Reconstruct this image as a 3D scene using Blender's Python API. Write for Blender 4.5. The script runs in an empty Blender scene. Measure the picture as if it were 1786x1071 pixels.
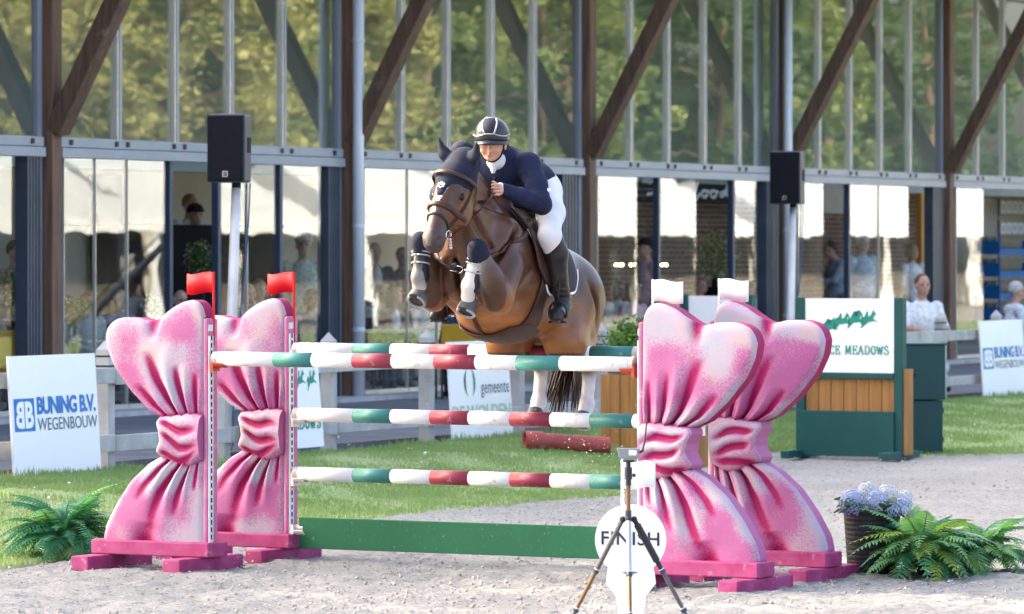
import bpy, bmesh, math, random
import numpy as np
from mathutils import Vector, Matrix
from math import sin, cos, pi, radians, sqrt, atan2

random.seed(7)
rng = np.random.default_rng(7)
sc = bpy.context.scene
col = sc.collection

# ------------------------------------------------------------------ camera
FPX, HX, HY, CAMZ = 8500.0, 893.0, 435.0, 2.0      # focal length in photo pixels, horizon, eye height
cd = bpy.data.cameras.new('camera')
cam = bpy.data.objects.new('camera', cd)
col.objects.link(cam)
cam.location = (0, 0, CAMZ)
cam.rotation_euler = (radians(90), 0, 0)
cd.sensor_width = 36
cd.lens = FPX * 36 / 1786
cd.shift_y = -(535.5 - HY) / 1786
cd.clip_start = 0.5
cd.clip_end = 3000
cd.dof.use_dof = True
cd.dof.focus_distance = 29.6
cd.dof.aperture_fstop = 5.8
sc.camera = cam

# ------------------------------------------------------------------ light
DX, DY = 0.4199, 0.9076            # direction along the pavilion facade
NX, NY = 0.9076, -0.4199           # from the facade towards the arena
SUN_EL = radians(28.5)
sun_h = Vector((-0.93, 0.367, 0)).normalized()
to_sun = Vector((sun_h.x * cos(SUN_EL), sun_h.y * cos(SUN_EL), sin(SUN_EL)))
w = bpy.data.worlds.new('World')
sc.world = w
w.use_nodes = True
nt = w.node_tree
sky = nt.nodes.new('ShaderNodeTexSky')
sky.sky_type = 'NISHITA'
sky.sun_disc = False
sky.sun_elevation = SUN_EL
sky.sun_rotation = atan2(sun_h.x, sun_h.y)
sky.air_density = 0.7
sky.dust_density = 7.0
sky.ozone_density = 0.0
nt.links.new(sky.outputs[0], nt.nodes['Background'].inputs[0])
nt.nodes['Background'].inputs[1].default_value = 0.15
sl = bpy.data.lights.new('sun', 'SUN')
sl.energy = 2.0
sl.angle = radians(0.6)
sl.color = (1.0, 0.86, 0.66)
so = bpy.data.objects.new('sun', sl)
col.objects.link(so)
so.rotation_euler = (-to_sun).to_track_quat('-Z', 'Y').to_euler()
so.location = (-40, 60, 40)
sc.view_settings.view_transform = 'Standard'
sc.view_settings.look = 'None'
sc.view_settings.gamma = 1
sc.view_settings.use_curve_mapping = False
sc.view_settings.exposure = 2.9
sc.render.engine = 'CYCLES'
sc.cycles.use_denoising = True
sc.cycles.max_bounces = 10
sc.cycles.transparent_max_bounces = 24
sc.cycles.caustics_reflective = False
sc.cycles.caustics_refractive = False

# ------------------------------------------------------------------ helpers
base = {}


def tag(o, label=None, cat=None, group=None, kind=None):
    if label: o['label'] = label
    if cat: o['category'] = cat
    if group: o['group'] = group
    if kind: o['kind'] = kind
    return o


def thing(name, label, cat, loc=(0, 0, 0), group=None):
    o = bpy.data.objects.new(name, None)
    o.empty_display_size = 0.1
    col.objects.link(o)
    o.location = loc
    base[o] = Vector(loc)
    return tag(o, label, cat, group)


class MB:
    def __init__(s):
        s.v = []; s.f = []; s.c = []

    def add(s, V, F, c=None):
        n = len(s.v)
        s.v += [tuple(p) for p in V]
        s.f += [tuple(i + n for i in f) for f in F]
        if c is not None:
            s.c += [c] * len(V)
        return s

    def hexa(s, P, c=None):      # 8 corners: bottom 4 (ccw), top 4
        return s.add(P, [(3, 2, 1, 0), (4, 5, 6, 7), (0, 1, 5, 4), (1, 2, 6, 5), (2, 3, 7, 6), (3, 0, 4, 7)], c)

    def box(s, c0, c1, c=None):
        x0, y0, z0 = c0; x1, y1, z1 = c1
        return s.hexa([(x0, y0, z0), (x1, y0, z0), (x1, y1, z0), (x0, y1, z0), (x0, y0, z1), (x1, y0, z1), (x1, y1, z1), (x0, y1, z1)], c)

    def bar(s, p, q, hw, hh, up=(0, 0, 1), c=None):   # box beam from p to q
        p = Vector(p); q = Vector(q)
        a = (q - p).normalized()
        r = a.cross(Vector(up)); r.normalize()
        u = r.cross(a)
        P = []
        for e in (p, q):
            P += [e - r * hw - u * hh, e + r * hw - u * hh, e + r * hw + u * hh, e - r * hw + u * hh]
        return s.hexa(P, c)

    def tube(s, pts, rad, n=8, c=None, flat=1.0, up=None):
        pts = [Vector(p) for p in pts]
        if not hasattr(rad, '__len__'): rad = [rad] * len(pts)
        V = []; F = []
        pu = Vector(up) if up else None
        for i, p in enumerate(pts):
            t = (pts[min(i + 1, len(pts) - 1)] - pts[max(i - 1, 0)]).normalized()
            if pu is None:
                pu = Vector((0, 0, 1)) if abs(t.z) < 0.9 else Vector((1, 0, 0))
            r = t.cross(pu)
            if r.length < 1e-6: r = t.orthogonal()
            r.normalize(); u = r.cross(t)
            if up is None: pu = u
            for k in range(n):
                a = 2 * pi * k / n
                V.append(p + r * cos(a) * rad[i] + u * sin(a) * rad[i] * flat)
        m = len(pts)
        for i in range(m - 1):
            for k in range(n):
                k2 = (k + 1) % n
                F.append((i * n + k, i * n + k2, (i + 1) * n + k2, (i + 1) * n + k))
        F.append(tuple(range(n - 1, -1, -1)))
        F.append(tuple((m - 1) * n + k for k in range(n)))
        return s.add(V, F, c)

    def lathe(s, prof, c0, n=16, c=None):            # prof: (r, z)
        cx, cy, cz = c0
        V = []; F = []
        for r, z in prof:
            for k in range(n):
                a = 2 * pi * k / n
                V.append((cx + r * cos(a), cy + r * sin(a), cz + z))
        m = len(prof)
        for i in range(m - 1):
            for k in range(n):
                k2 = (k + 1) % n
                F.append((i * n + k, i * n + k2, (i + 1) * n + k2, (i + 1) * n + k))
        F.append(tuple(range(n - 1, -1, -1)))
        F.append(tuple((m - 1) * n + k for k in range(n)))
        return s.add(V, F, c)

    def sphere(s, p, r, n=8, c=None, sc3=(1, 1, 1)):
        V = []; F = []
        m = n // 2 + 1
        for i in range(m + 1):
            th = pi * i / m
            for k in range(n):
                a = 2 * pi * k / n
                V.append((p[0] + r * sc3[0] * sin(th) * cos(a), p[1] + r * sc3[1] * sin(th) * sin(a), p[2] + r * sc3[2] * cos(th)))
        for i in range(m):
            for k in range(n):
                k2 = (k + 1) % n
                F.append((i * n + k, (i + 1) * n + k, (i + 1) * n + k2, i * n + k2))
        return s.add(V, F, c)

    def prism(s, poly, d, c=None):                   # polygon extruded by vector d
        n = len(poly)
        P = [Vector(p) for p in poly]
        Q = [p + Vector(d) for p in P]
        F = [tuple(range(n - 1, -1, -1)), tuple(range(n, 2 * n))]
        F += [(i, (i + 1) % n, n + (i + 1) % n, n + i) for i in range(n)]
        return s.add(P + Q, F, c)

    def grid(s, A, c=None, flip=False, closed=False):
        A = np.asarray(A); m, n = A.shape[:2]
        F = []
        for i in range(m - 1):
            for j in range(n if closed else n - 1):
                j2 = (j + 1) % n
                f = (i * n + j, i * n + j2, (i + 1) * n + j2, (i + 1) * n + j)
                F.append(f[::-1] if flip else f)
        return s.add(A.reshape(-1, 3).tolist(), F, c)


def obj(name, mb, mat, parent=None, smooth=False, bevel=0, kind=None, colors=None, solid=0):
    me = bpy.data.meshes.new(name)
    off = Vector((0, 0, 0))
    if parent is not None: off = base[parent]
    if isinstance(mb, MB):
        V = np.array(mb.v, dtype=np.float64).reshape(-1, 3); F = mb.f
        if mb.c and colors is None: colors = np.array(mb.c)
    else:
        V, F = mb
    V = V - np.array(off)
    me.from_pydata(V.tolist(), [], F)
    if colors is not None:
        at = me.color_attributes.new('Col', 'FLOAT_COLOR', 'POINT')
        C = np.ones((len(V), 4)); C[:, :3] = np.asarray(colors)[:, :3]
        at.data.foreach_set('color', C.astype(np.float32).ravel())
    me.validate()
    me.materials.append(M[mat] if isinstance(mat, str) else mat)
    if smooth:
        me.polygons.foreach_set('use_smooth', [True] * len(me.polygons))
    me.update()
    o = bpy.data.objects.new(name, me)
    col.objects.link(o)
    if parent is not None:
        o.parent = parent
    base[o] = Vector(off)
    if solid:
        m = o.modifiers.new('solid', 'SOLIDIFY'); m.thickness = solid; m.offset = 0
    if bevel:
        m = o.modifiers.new('bevel', 'BEVEL'); m.width = bevel; m.segments = 2; m.limit_method = 'ANGLE'
    if kind: o['kind'] = kind
    return o


def copy_tree(o, parent=None):
    c = o.copy(); col.objects.link(c); c.parent = parent
    base[c] = Vector(base[o])
    for ch in list(o.children): copy_tree(ch, c)
    return c


def P3(px, py, Y):           # photo pixel at depth Y
    return Vector(((px - HX) * Y / FPX, Y, CAMZ - (py - HY) * Y / FPX))


def GP(px, py, z=0.0):       # photo pixel on level z
    Y = FPX * (CAMZ - z) / (py - HY)
    return Vector(((px - HX) * Y / FPX, Y, z))


FX0, FY0 = -4.80, 50.5


def FS(s, o, z):             # facade frame: along, out, up
    return Vector((FX0 + DX * s + NX * o, FY0 + DY * s + NY * o, z))


def AT(px, py, o):           # pixel -> (s, z) on the vertical plane at distance o from the facade
    k = (px - HX) / FPX
    Y = (o + FX0 * NX + FY0 * NY) / (k * NX + NY)
    X = k * Y
    return (X - FX0) * DX + (Y - FY0) * DY, CAMZ - (py - HY) * Y / FPX


def fbox(mb, s0, s1, o0, o1, z0, z1, c=None):
    return mb.hexa([FS(s0, o0, z0), FS(s0, o1, z0), FS(s1, o1, z0), FS(s1, o0, z0), FS(s0, o0, z1), FS(s0, o1, z1), FS(s1, o1, z1), FS(s1, o0, z1)], c)


# value noise for geometry
_T = rng.random((256, 256))


def vnoise(x, y):
    x = np.asarray(x, float); y = np.asarray(y, float)
    xi = np.floor(x).astype(int); yi = np.floor(y).astype(int)
    fx = x - xi; fy = y - yi
    fx = fx * fx * (3 - 2 * fx); fy = fy * fy * (3 - 2 * fy)
    g = lambda a, b: _T[a & 255, b & 255]
    return (g(xi, yi) * (1 - fx) + g(xi + 1, yi) * fx) * (1 - fy) + (g(xi, yi + 1) * (1 - fx) + g(xi + 1, yi + 1) * fx) * fy


# ------------------------------------------------------------------ materials
M = {}


def nodes(name):
    m = bpy.data.materials.new(name); m.use_nodes = True
    return m, m.node_tree, m.node_tree.nodes['Principled BSDF']


def rgba(c): return (c[0], c[1], c[2], 1)


def ramp(t, src, stops):
    r = t.nodes.new('ShaderNodeValToRGB')
    e = r.color_ramp.elements
    while len(e) < len(stops): e.new(0.5)
    for i, (p, c) in enumerate(stops):
        e[i].position = p; e[i].color = rgba(c) if hasattr(c, '__len__') else (c, c, c, 1)
    t.links.new(src, r.inputs[0])
    return r.outputs[0]


def noise(t, scale, detail=5, rough=0.55, vec=None, stretch=None):
    n = t.nodes.new('ShaderNodeTexNoise')
    n.inputs['Scale'].default_value = scale; n.inputs['Detail'].default_value = detail; n.inputs['Roughness'].default_value = rough
    if vec is None:
        tc = t.nodes.new('ShaderNodeTexCoord'); vec = tc.outputs['Object']
    if stretch:
        mp = t.nodes.new('ShaderNodeMapping'); mp.inputs['Scale'].default_value = stretch
        t.links.new(vec, mp.inputs[0]); vec = mp.outputs[0]
    t.links.new(vec, n.inputs['Vector'])
    return n.outputs['Fac']


def mixc(t, fac, a, b, mode='MIX'):
    m = t.nodes.new('ShaderNodeMix'); m.data_type = 'RGBA'; m.blend_type = mode
    for sock, val in ((m.inputs['Factor'], fac), (m.inputs[6], a), (m.inputs[7], b)):
        if hasattr(val, 'links') or isinstance(val, bpy.types.NodeSocket): t.links.new(val, sock)
        elif hasattr(val, '__len__'): sock.default_value = rgba(val)
        else: sock.default_value = val
    return m.outputs[2]


def bump(t, b, h, strength, dist=0.01):
    n = t.nodes.new('ShaderNodeBump'); n.inputs['Strength'].default_value = strength; n.inputs['Distance'].default_value = dist
    t.links.new(h, n.inputs['Height']); t.links.new(n.outputs[0], b.inputs['Normal'])


def pm(name, c1, c2=None, scale=6, rough=0.6, bstr=0, bscale=60, bdist=0.005, metal=0, spec=0.28, stretch=None, detail=5, dirt=None, lo=0.3, hi=0.7, rvar=0.0):
    m, t, b = nodes(name)
    b.inputs['Roughness'].default_value = rough; b.inputs['Metallic'].default_value = metal
    b.inputs['Specular IOR Level'].default_value = spec
    if c2 is None: c2 = tuple(x * 0.82 for x in c1)
    f = noise(t, scale, detail, stretch=stretch)
    out = ramp(t, f, [(lo, c1), (hi, c2)])
    if dirt:
        dc, ds, dt = dirt
        g = ramp(t, noise(t, ds, 8, 0.65), [(dt, 0.0), (min(1, dt + 0.12), 1.0)])
        out = mixc(t, g, out, dc)
    t.links.new(out, b.inputs['Base Color'])
    if rvar:
        t.links.new(ramp(t, noise(t, scale * 3, 4), [(0.3, max(0, rough - rvar)), (0.7, min(1, rough + rvar))]), b.inputs['Roughness'])
    if bstr:
        bump(t, b, noise(t, bscale, 6, 0.6, stretch=stretch), bstr, bdist)
    M[name] = m
    return m


def colmat(name, rough=0.6, spec=0.4, nscale=30, namt=0.25, bstr=0.0, bscale=200, bdist=0.002, sheen=0, coat=0):
    m, t, b = nodes(name)
    a = t.nodes.new('ShaderNodeAttribute'); a.attribute_name = 'Col'
    f = ramp(t, noise(t, nscale, 5), [(0.3, 1 - namt), (0.7, 1 + namt * 0.3)])
    t.links.new(mixc(t, 1.0, a.outputs['Color'], f, 'MULTIPLY'), b.inputs['Base Color'])
    b.inputs['Roughness'].default_value = rough; b.inputs['Specular IOR Level'].default_value = spec
    if sheen: b.inputs['Sheen Weight'].default_value = sheen
    if coat: b.inputs['Coat Weight'].default_value = coat; b.inputs['Coat Roughness'].default_value = 0.25
    if bstr: bump(t, b, noise(t, bscale, 4), bstr, bdist)
    M[name] = m
    return m


# setting
pm('timber', (0.155, 0.095, 0.064), (0.075, 0.046, 0.032), 3.0, 0.75, 0.5, 14, 0.01, stretch=(6, 6, 0.7), dirt=((0.23, 0.19, 0.16), 2.5, 0.62))
pm('timber_column', (0.22, 0.125, 0.08), (0.10, 0.06, 0.042), 3.0, 0.75, 0.5, 14, 0.01, stretch=(7, 7, 0.5), dirt=((0.16, 0.15, 0.15), 1.2, 0.6))
pm('frame_metal', (0.27, 0.305, 0.355), (0.235, 0.265, 0.31), 2.5, 0.42, 0.05, 80, 0.001, metal=0.15, spec=0.5)
pm('frame_edge', (0.62, 0.61, 0.56), (0.5, 0.5, 0.47), 3, 0.3, metal=0.5)
pm('frame_dark', (0.045, 0.07, 0.12), (0.035, 0.05, 0.09), 3, 0.4, metal=0.2)
pm('upper_room_veil', (0.36, 0.385, 0.385), (0.26, 0.28, 0.28), 0.7, 0.9)  # wall kept pale to imitate the grey haze on the upper panes
pm('stack_metal', (0.075, 0.095, 0.13), (0.05, 0.065, 0.09), 3, 0.4, metal=0.3)
pm('pipe_metal', (0.66, 0.69, 0.73), (0.55, 0.58, 0.62), 1.2, 0.45, metal=0.1, stretch=(3, 3, 0.4))
pm('bolt', (0.02, 0.02, 0.025), None, 5, 0.4, metal=0.5)
pm('black_panel', (0.005, 0.006, 0.009), (0.008, 0.009, 0.012), 2, 0.7, spec=0.08)
pm('ceiling_white', (0.75, 0.75, 0.73), (0.70, 0.70, 0.68), 1.2, 0.9)
pm('plaster', (0.62, 0.62, 0.58), (0.52, 0.52, 0.49), 1.2, 0.85, 0.2, 30)
pm('plaster_dark', (0.09, 0.095, 0.085), (0.055, 0.06, 0.055), 0.8, 0.9)
pm('mortar', (0.30, 0.28, 0.25), (0.24, 0.22, 0.20), 9, 0.95, 0.4, 60)
pm('brick_a', (0.17, 0.10, 0.075), (0.10, 0.06, 0.05), 4, 0.9, 0.5, 50)
pm('brick_b', (0.22, 0.15, 0.115), (0.13, 0.085, 0.07), 4, 0.9, 0.5, 50)
pm('brick_c', (0.11, 0.075, 0.065), (0.07, 0.05, 0.045), 4, 0.9, 0.5, 50)
pm('ochre_door', (0.55, 0.27, 0.05), (0.42, 0.19, 0.035), 2, 0.6, stretch=(5, 5, 0.6))
pm('roof_dark', (0.035, 0.03, 0.028), None, 2, 0.8)
pm('fence_wood', (0.50, 0.49, 0.47), (0.32, 0.31, 0.30), 3.5, 0.85, 0.4, 20, 0.006, stretch=(1.2, 1.2, 1.2), dirt=((0.17, 0.17, 0.155), 5, 0.62))
pm('floor_wood', (0.36, 0.32, 0.27), (0.28, 0.25, 0.21), 2, 0.6)
pm('chalk', (0.75, 0.75, 0.75), None, 5, 0.9)
pm('sign_white', (0.90, 0.885, 0.86), (0.85, 0.835, 0.81), 1.1, 0.55, dirt=((0.62, 0.60, 0.56), 3.0, 0.72))
pm('sign_blue', (0.035, 0.20, 0.55), None, 5, 0.5)
pm('sign_slate', (0.10, 0.16, 0.24), None, 5, 0.5)
pm('sign_green', (0.02, 0.24, 0.17), (0.025, 0.27, 0.19), 5, 0.5)
pm('sign_pale_green', (0.47, 0.63, 0.47), None, 5, 0.5)
pm('sign_dark_green', (0.01, 0.10, 0.05), (0.02, 0.22, 0.10), 3, 0.4)
pm('sign_black', (0.03, 0.03, 0.035), None, 5, 0.5)
pm('green_paint', (0.014, 0.085, 0.075), (0.011, 0.065, 0.06), 2, 0.5, 0.15, 60, 0.002, dirt=((0.10, 0.19, 0.17), 26, 0.70))
pm('cabinet_green', (0.010, 0.055, 0.055), (0.008, 0.045, 0.047), 2, 0.42, 0.1, 90, 0.001, dirt=((0.06, 0.11, 0.11), 30, 0.73))
pm('plank_wood', (0.42, 0.20, 0.06), (0.27, 0.12, 0.035), 3, 0.6, 0.3, 20, 0.003, stretch=(5, 5, 0.6), dirt=((0.09, 0.04, 0.015), 4, 0.68))
pm('planter_wood', (0.34, 0.19, 0.085), (0.23, 0.12, 0.05), 3, 0.65, 0.3, 20, 0.003, stretch=(5, 5, 0.6), dirt=((0.12, 0.06, 0.025), 4, 0.7))
pm('plank_green', (0.010, 0.12, 0.050), (0.008, 0.095, 0.04), 2.2, 0.65, 0.2, 50, 0.002, dirt=((0.14, 0.25, 0.18), 40, 0.62))
pm('pole_white', (0.80, 0.79, 0.76), (0.70, 0.69, 0.66), 5, 0.42, 0.1, 60, 0.001, dirt=((0.48, 0.45, 0.40), 14, 0.57))
pm('pole_red', (0.25, 0.033, 0.058), (0.20, 0.027, 0.047), 4, 0.42, 0.1, 60, 0.001, dirt=((0.42, 0.24, 0.25), 18, 0.59))
pm('pole_green', (0.05, 0.21, 0.185), (0.042, 0.175, 0.15), 4, 0.42, 0.1, 60, 0.001, dirt=((0.26, 0.38, 0.35), 18, 0.60))
pm('pole_end', (0.42, 0.40, 0.37), None, 20, 0.8)
pm('track_white', (0.72, 0.72, 0.72), (0.6, 0.6, 0.6), 8, 0.4)
pm('slot_black', (0.02, 0.02, 0.02), None, 8, 0.7)
pm('cup_red', (0.5, 0.06, 0.03), (0.38, 0.05, 0.03), 12, 0.45)
pm('cup_white', (0.70, 0.68, 0.62), (0.55, 0.53, 0.48), 12, 0.45)
pm('flag_red', (0.55, 0.004, 0.010), (0.48, 0.003, 0.008), 3, 0.45)
pm('flag_white', (0.86, 0.87, 0.87), (0.82, 0.83, 0.83), 3, 0.5)
pm('speaker_black', (0.006, 0.007, 0.011), (0.009, 0.010, 0.014), 20, 0.6, 0.3, 400, 0.001, spec=0.12)
pm('speaker_grey', (0.055, 0.065, 0.085), (0.045, 0.053, 0.07), 6, 0.45)
pm('pole_paint', (0.68, 0.66, 0.62), (0.50, 0.48, 0.45), 3, 0.4)
pm('cable_black', (0.015, 0.017, 0.022), None, 5, 0.5)
pm('cable_blue', (0.02, 0.05, 0.15), None, 5, 0.5)
pm('pipe_red', (0.38, 0.07, 0.06), (0.28, 0.05, 0.045), 6, 0.55, dirt=((0.30, 0.22, 0.17), 9, 0.62))
pm('pot_black', (0.014, 0.015, 0.020), (0.024, 0.025, 0.030), 14, 0.6, 0.4, 120, 0.002, dirt=((0.05, 0.048, 0.05), 18, 0.68))
pm('soil', (0.02, 0.017, 0.014), None, 30, 0.95)
pm('tent_shaded', (0.16, 0.18, 0.21), (0.07, 0.08, 0.10), 0.6, 0.9)  # rear canvas coloured dark to imitate the shade under the tent roof
pm('tent_white', (0.66, 0.70, 0.75), (0.54, 0.58, 0.63), 0.35, 0.7)
pm('tripod_black', (0.02, 0.022, 0.026), None, 9, 0.45)
pm('tripod_bronze', (0.19, 0.11, 0.05), (0.14, 0.08, 0.04), 9, 0.35, metal=0.5)
pm('tripod_grey', (0.11, 0.105, 0.10), None, 9, 0.4, metal=0.3)
pm('tripod_steel', (0.42, 0.42, 0.44), None, 9, 0.35, metal=0.7)
pm('tripod_collar', (0.03, 0.055, 0.085), None, 9, 0.35)
pm('screen_grey', (0.22, 0.235, 0.25), None, 9, 0.35)
pm('crate_blue', (0.012, 0.16, 0.46), (0.01, 0.13, 0.38), 5, 0.5)
pm('chair_yellow', (0.55, 0.30, 0.02), None, 8, 0.7)
pm('chair_dark', (0.03, 0.03, 0.035), None, 8, 0.6)
pm('table_top', (0.55, 0.52, 0.45), (0.45, 0.42, 0.36), 3, 0.5)
pm('bark', (0.085, 0.055, 0.038), (0.04, 0.028, 0.02), 5, 0.9, 0.6, 20, 0.02, stretch=(3, 3, 0.6))
pm('leather_brown', (0.055, 0.022, 0.016), (0.035, 0.014, 0.011), 12, 0.45, 0.15, 120, 0.001)
pm('leather_black', (0.009, 0.009, 0.011), (0.014, 0.013, 0.014), 12, 0.38, 0.12, 120, 0.001)
pm('boot_leather', (0.013, 0.012, 0.012), (0.022, 0.02, 0.019), 16, 0.34, 0.25, 30, 0.004)
pm('metal_shiny', (0.6, 0.6, 0.62), None, 9, 0.22, metal=1.0)
pm('navy_cloth', (0.005, 0.008, 0.027), (0.011, 0.017, 0.050), 7, 0.85, 0.6, 16, 0.02)  # lighter tone mixed in to imitate lit folds of the jacket
pm('navy_knit', (0.007, 0.010, 0.022), (0.011, 0.015, 0.03), 40, 0.9, 0.3, 300, 0.001)
pm('white_cloth', (0.64, 0.64, 0.65), (0.57, 0.57, 0.59), 7, 0.8, 0.5, 14, 0.015)
pm('girth_pad', (0.060, 0.026, 0.02), (0.035, 0.015, 0.012), 6, 0.55, 0.1, 60, 0.002, dirt=((0.30, 0.045, 0.03), 5, 0.66))
pm('saddle_pad', (0.03, 0.033, 0.04), (0.02, 0.022, 0.028), 9, 0.8, 0.2, 100)
pm('helmet_shell', (0.022, 0.022, 0.024), (0.03, 0.03, 0.033), 5, 0.28)
pm('helmet_matt', (0.006, 0.008, 0.018), None, 40, 0.6)
pm('helmet_silver', (0.36, 0.37, 0.39), (0.28, 0.29, 0.31), 9, 0.3, metal=0.5)
pm('helmet_peak', (0.02, 0.024, 0.04), None, 9, 0.35)
pm('hair_dark', (0.006, 0.005, 0.005), (0.02, 0.014, 0.012), 30, 0.55, 0.6, 60, 0.01, stretch=(1, 1, 0.2))
pm('tail_hair', (0.006, 0.005, 0.005), (0.05, 0.022, 0.012), 16, 0.5, stretch=(1, 1, 0.1))
pm('hoof', (0.10, 0.095, 0.09), (0.05, 0.048, 0.046), 20, 0.6, 0.4, 90, 0.002, dirt=((0.25, 0.23, 0.2), 30, 0.6))
pm('boot_guard', (0.008, 0.009, 0.012), (0.014, 0.015, 0.02), 12, 0.45)
pm('boot_band', (0.35, 0.36, 0.38), None, 12, 0.5)
pm('picture_white', (0.75, 0.75, 0.72), None, 5, 0.6)
pm('picture_frame', (0.30, 0.27, 0.20), None, 5, 0.6)
pm('picture_blue', (0.05, 0.15, 0.5), None, 5, 0.6)
pm('eye_dark', (0.006, 0.004, 0.003), None, 5, 0.08)
colmat('person', 0.75, 0.3, 26, 0.42, 0.4, 30, 0.012)
colmat('coat', 0.33, 0.38, 7, 0.36, 0.30, 34, 0.007)
colmat('skin', 0.5, 0.4, 30, 0.08)

# glass: clear, reflecting more at grazing angles
def glassmat(name, tint, lo, hi, pw, wav=0.0006):
    m, t, b = nodes(name)
    t.nodes.remove(b)
    o = t.nodes['Material Output']
    tr = t.nodes.new('ShaderNodeBsdfTransparent'); tr.inputs[0].default_value = rgba(tint)
    gl = t.nodes.new('ShaderNodeBsdfGlossy'); gl.inputs['Roughness'].default_value = 0.012
    gl.inputs['Color'].default_value = (0.93, 0.96, 0.95, 1)
    lw = t.nodes.new('ShaderNodeLayerWeight'); lw.inputs[0].default_value = 0.5
    p = t.nodes.new('ShaderNodeMath'); p.operation = 'POWER'; p.inputs[1].default_value = pw
    t.links.new(lw.outputs['Facing'], p.inputs[0])
    mr = t.nodes.new('ShaderNodeMapRange'); mr.inputs[3].default_value = lo; mr.inputs[4].default_value = hi
    t.links.new(p.outputs[0], mr.inputs[0])
    bn = t.nodes.new('ShaderNodeBump'); bn.inputs['Strength'].default_value = 1.0; bn.inputs['Distance'].default_value = wav
    t.links.new(noise(t, 1.1, 2, 0.5), bn.inputs['Height']); t.links.new(bn.outputs[0], gl.inputs['Normal'])
    mx = t.nodes.new('ShaderNodeMixShader')
    t.links.new(mr.outputs[0], mx.inputs[0]); t.links.new(tr.outputs[0], mx.inputs[1]); t.links.new(gl.outputs[0], mx.inputs[2])
    t.links.new(mx.outputs[0], o.inputs[0])
    M[name] = m

glassmat('glass_upper', (0.90, 0.94, 0.93), 0.04, 0.82, 2.1, 0.0007)
glassmat('glass_lower', (0.94, 0.97, 0.96), 0.02, 0.29, 2.8, 0.0012)
glassmat('glass_small', (0.95, 0.97, 0.97), 0.05, 0.8, 3.0)

# leaves: diffuse + translucent, colour varies by attribute
def leafmat(name, c1, c2, nscale=0.8, trans=0.35, rough=0.55):
    m, t, b = nodes(name)
    o = t.nodes['Material Output']
    c = ramp(t, noise(t, nscale, 4, 0.7), [(0.35, c1), (0.65, c2)])
    t.links.new(c, b.inputs['Base Color']); b.inputs['Roughness'].default_value = rough; b.inputs['Specular IOR Level'].default_value = 0.15
    tl = t.nodes.new('ShaderNodeBsdfTranslucent')
    t.links.new(mixc(t, 1.0, c, (1.1, 1.25, 0.6), 'MULTIPLY'), tl.inputs[0])
    mx = t.nodes.new('ShaderNodeMixShader'); mx.inputs[0].default_value = trans
    t.links.new(b.outputs[0], mx.inputs[1]); t.links.new(tl.outputs[0], mx.inputs[2]); t.links.new(mx.outputs[0], o.inputs[0])
    M[name] = m

leafmat('leaf_golden', (0.20, 0.185, 0.07), (0.12, 0.13, 0.05), 0.5)
leafmat('leaf_green', (0.055, 0.085, 0.032), (0.11, 0.13, 0.045), 0.5)
leafmat('leaf_dark', (0.016, 0.038, 0.020), (0.04, 0.07, 0.03), 0.5)
leafmat('fern_green', (0.022, 0.13, 0.065), (0.05, 0.20, 0.09), 6, 0.3)
leafmat('fern_light', (0.08, 0.25, 0.12), (0.19, 0.36, 0.13), 3, 0.35)
leafmat('fern_yellow', (0.36, 0.42, 0.06), (0.13, 0.24, 0.05), 4, 0.35)
leafmat('fern_silver', (0.30, 0.36, 0.33), (0.42, 0.45, 0.40), 9, 0.2)
leafmat('hydrangea_leaf', (0.025, 0.075, 0.04), (0.05, 0.12, 0.06), 8, 0.2)
leafmat('shrub_leaf', (0.06, 0.14, 0.03), (0.12, 0.22, 0.05), 5, 0.3)
leafmat('petal_blue', (0.25, 0.30, 0.55), (0.42, 0.47, 0.66), 16, 0.2)
leafmat('petal_pale', (0.36, 0.40, 0.60), (0.56, 0.57, 0.60), 16, 0.2)
leafmat('petal_mixed', (0.45, 0.12, 0.22), (0.65, 0.55, 0.25), 20, 0.25)
leafmat('grass', (0.20, 0.30, 0.105), (0.28, 0.35, 0.15), 0.9, 0.25, 0.6)

# sand
m, t, b = nodes('sand')
tc = t.nodes.new('ShaderNodeTexCoord'); ov = tc.outputs['Object']
c = ramp(t, noise(t, 0.8, 6, 0.6, ov), [(0.3, (0.215, 0.217, 0.212)), (0.7, (0.285, 0.283, 0.268))])
sp = ramp(t, noise(t, 34, 4, 0.7, ov), [(0.32, 0.28), (0.43, 0.95), (0.66, 1.18)])
c = mixc(t, 1.0, c, sp, 'MULTIPLY')
t.links.new(c, b.inputs['Base Color']); b.inputs['Roughness'].default_value = 0.95; b.inputs['Specular IOR Level'].default_value = 0.15
bump(t, b, noise(t, 60, 8, 0.75, ov), 0.9, 0.02)
M['sand'] = m
pm('clod', (0.27, 0.25, 0.225), (0.42, 0.40, 0.36), 9, 0.95, 0.4, 90)
pm('sand_grain', (0.62, 0.52, 0.36), (0.45, 0.38, 0.28), 30, 0.9)
# lawn soil under the blades
m, t, b = nodes('lawn')
c = ramp(t, noise(t, 0.7, 8, 0.65), [(0.3, (0.18, 0.275, 0.09)), (0.55, (0.24, 0.315, 0.13)), (0.72, (0.33, 0.34, 0.20))])
t.links.new(c, b.inputs['Base Color']); b.inputs['Roughness'].default_value = 0.9
bump(t, b, noise(t, 70, 6, 0.7), 0.8, 0.02)
M['lawn'] = m
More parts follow.
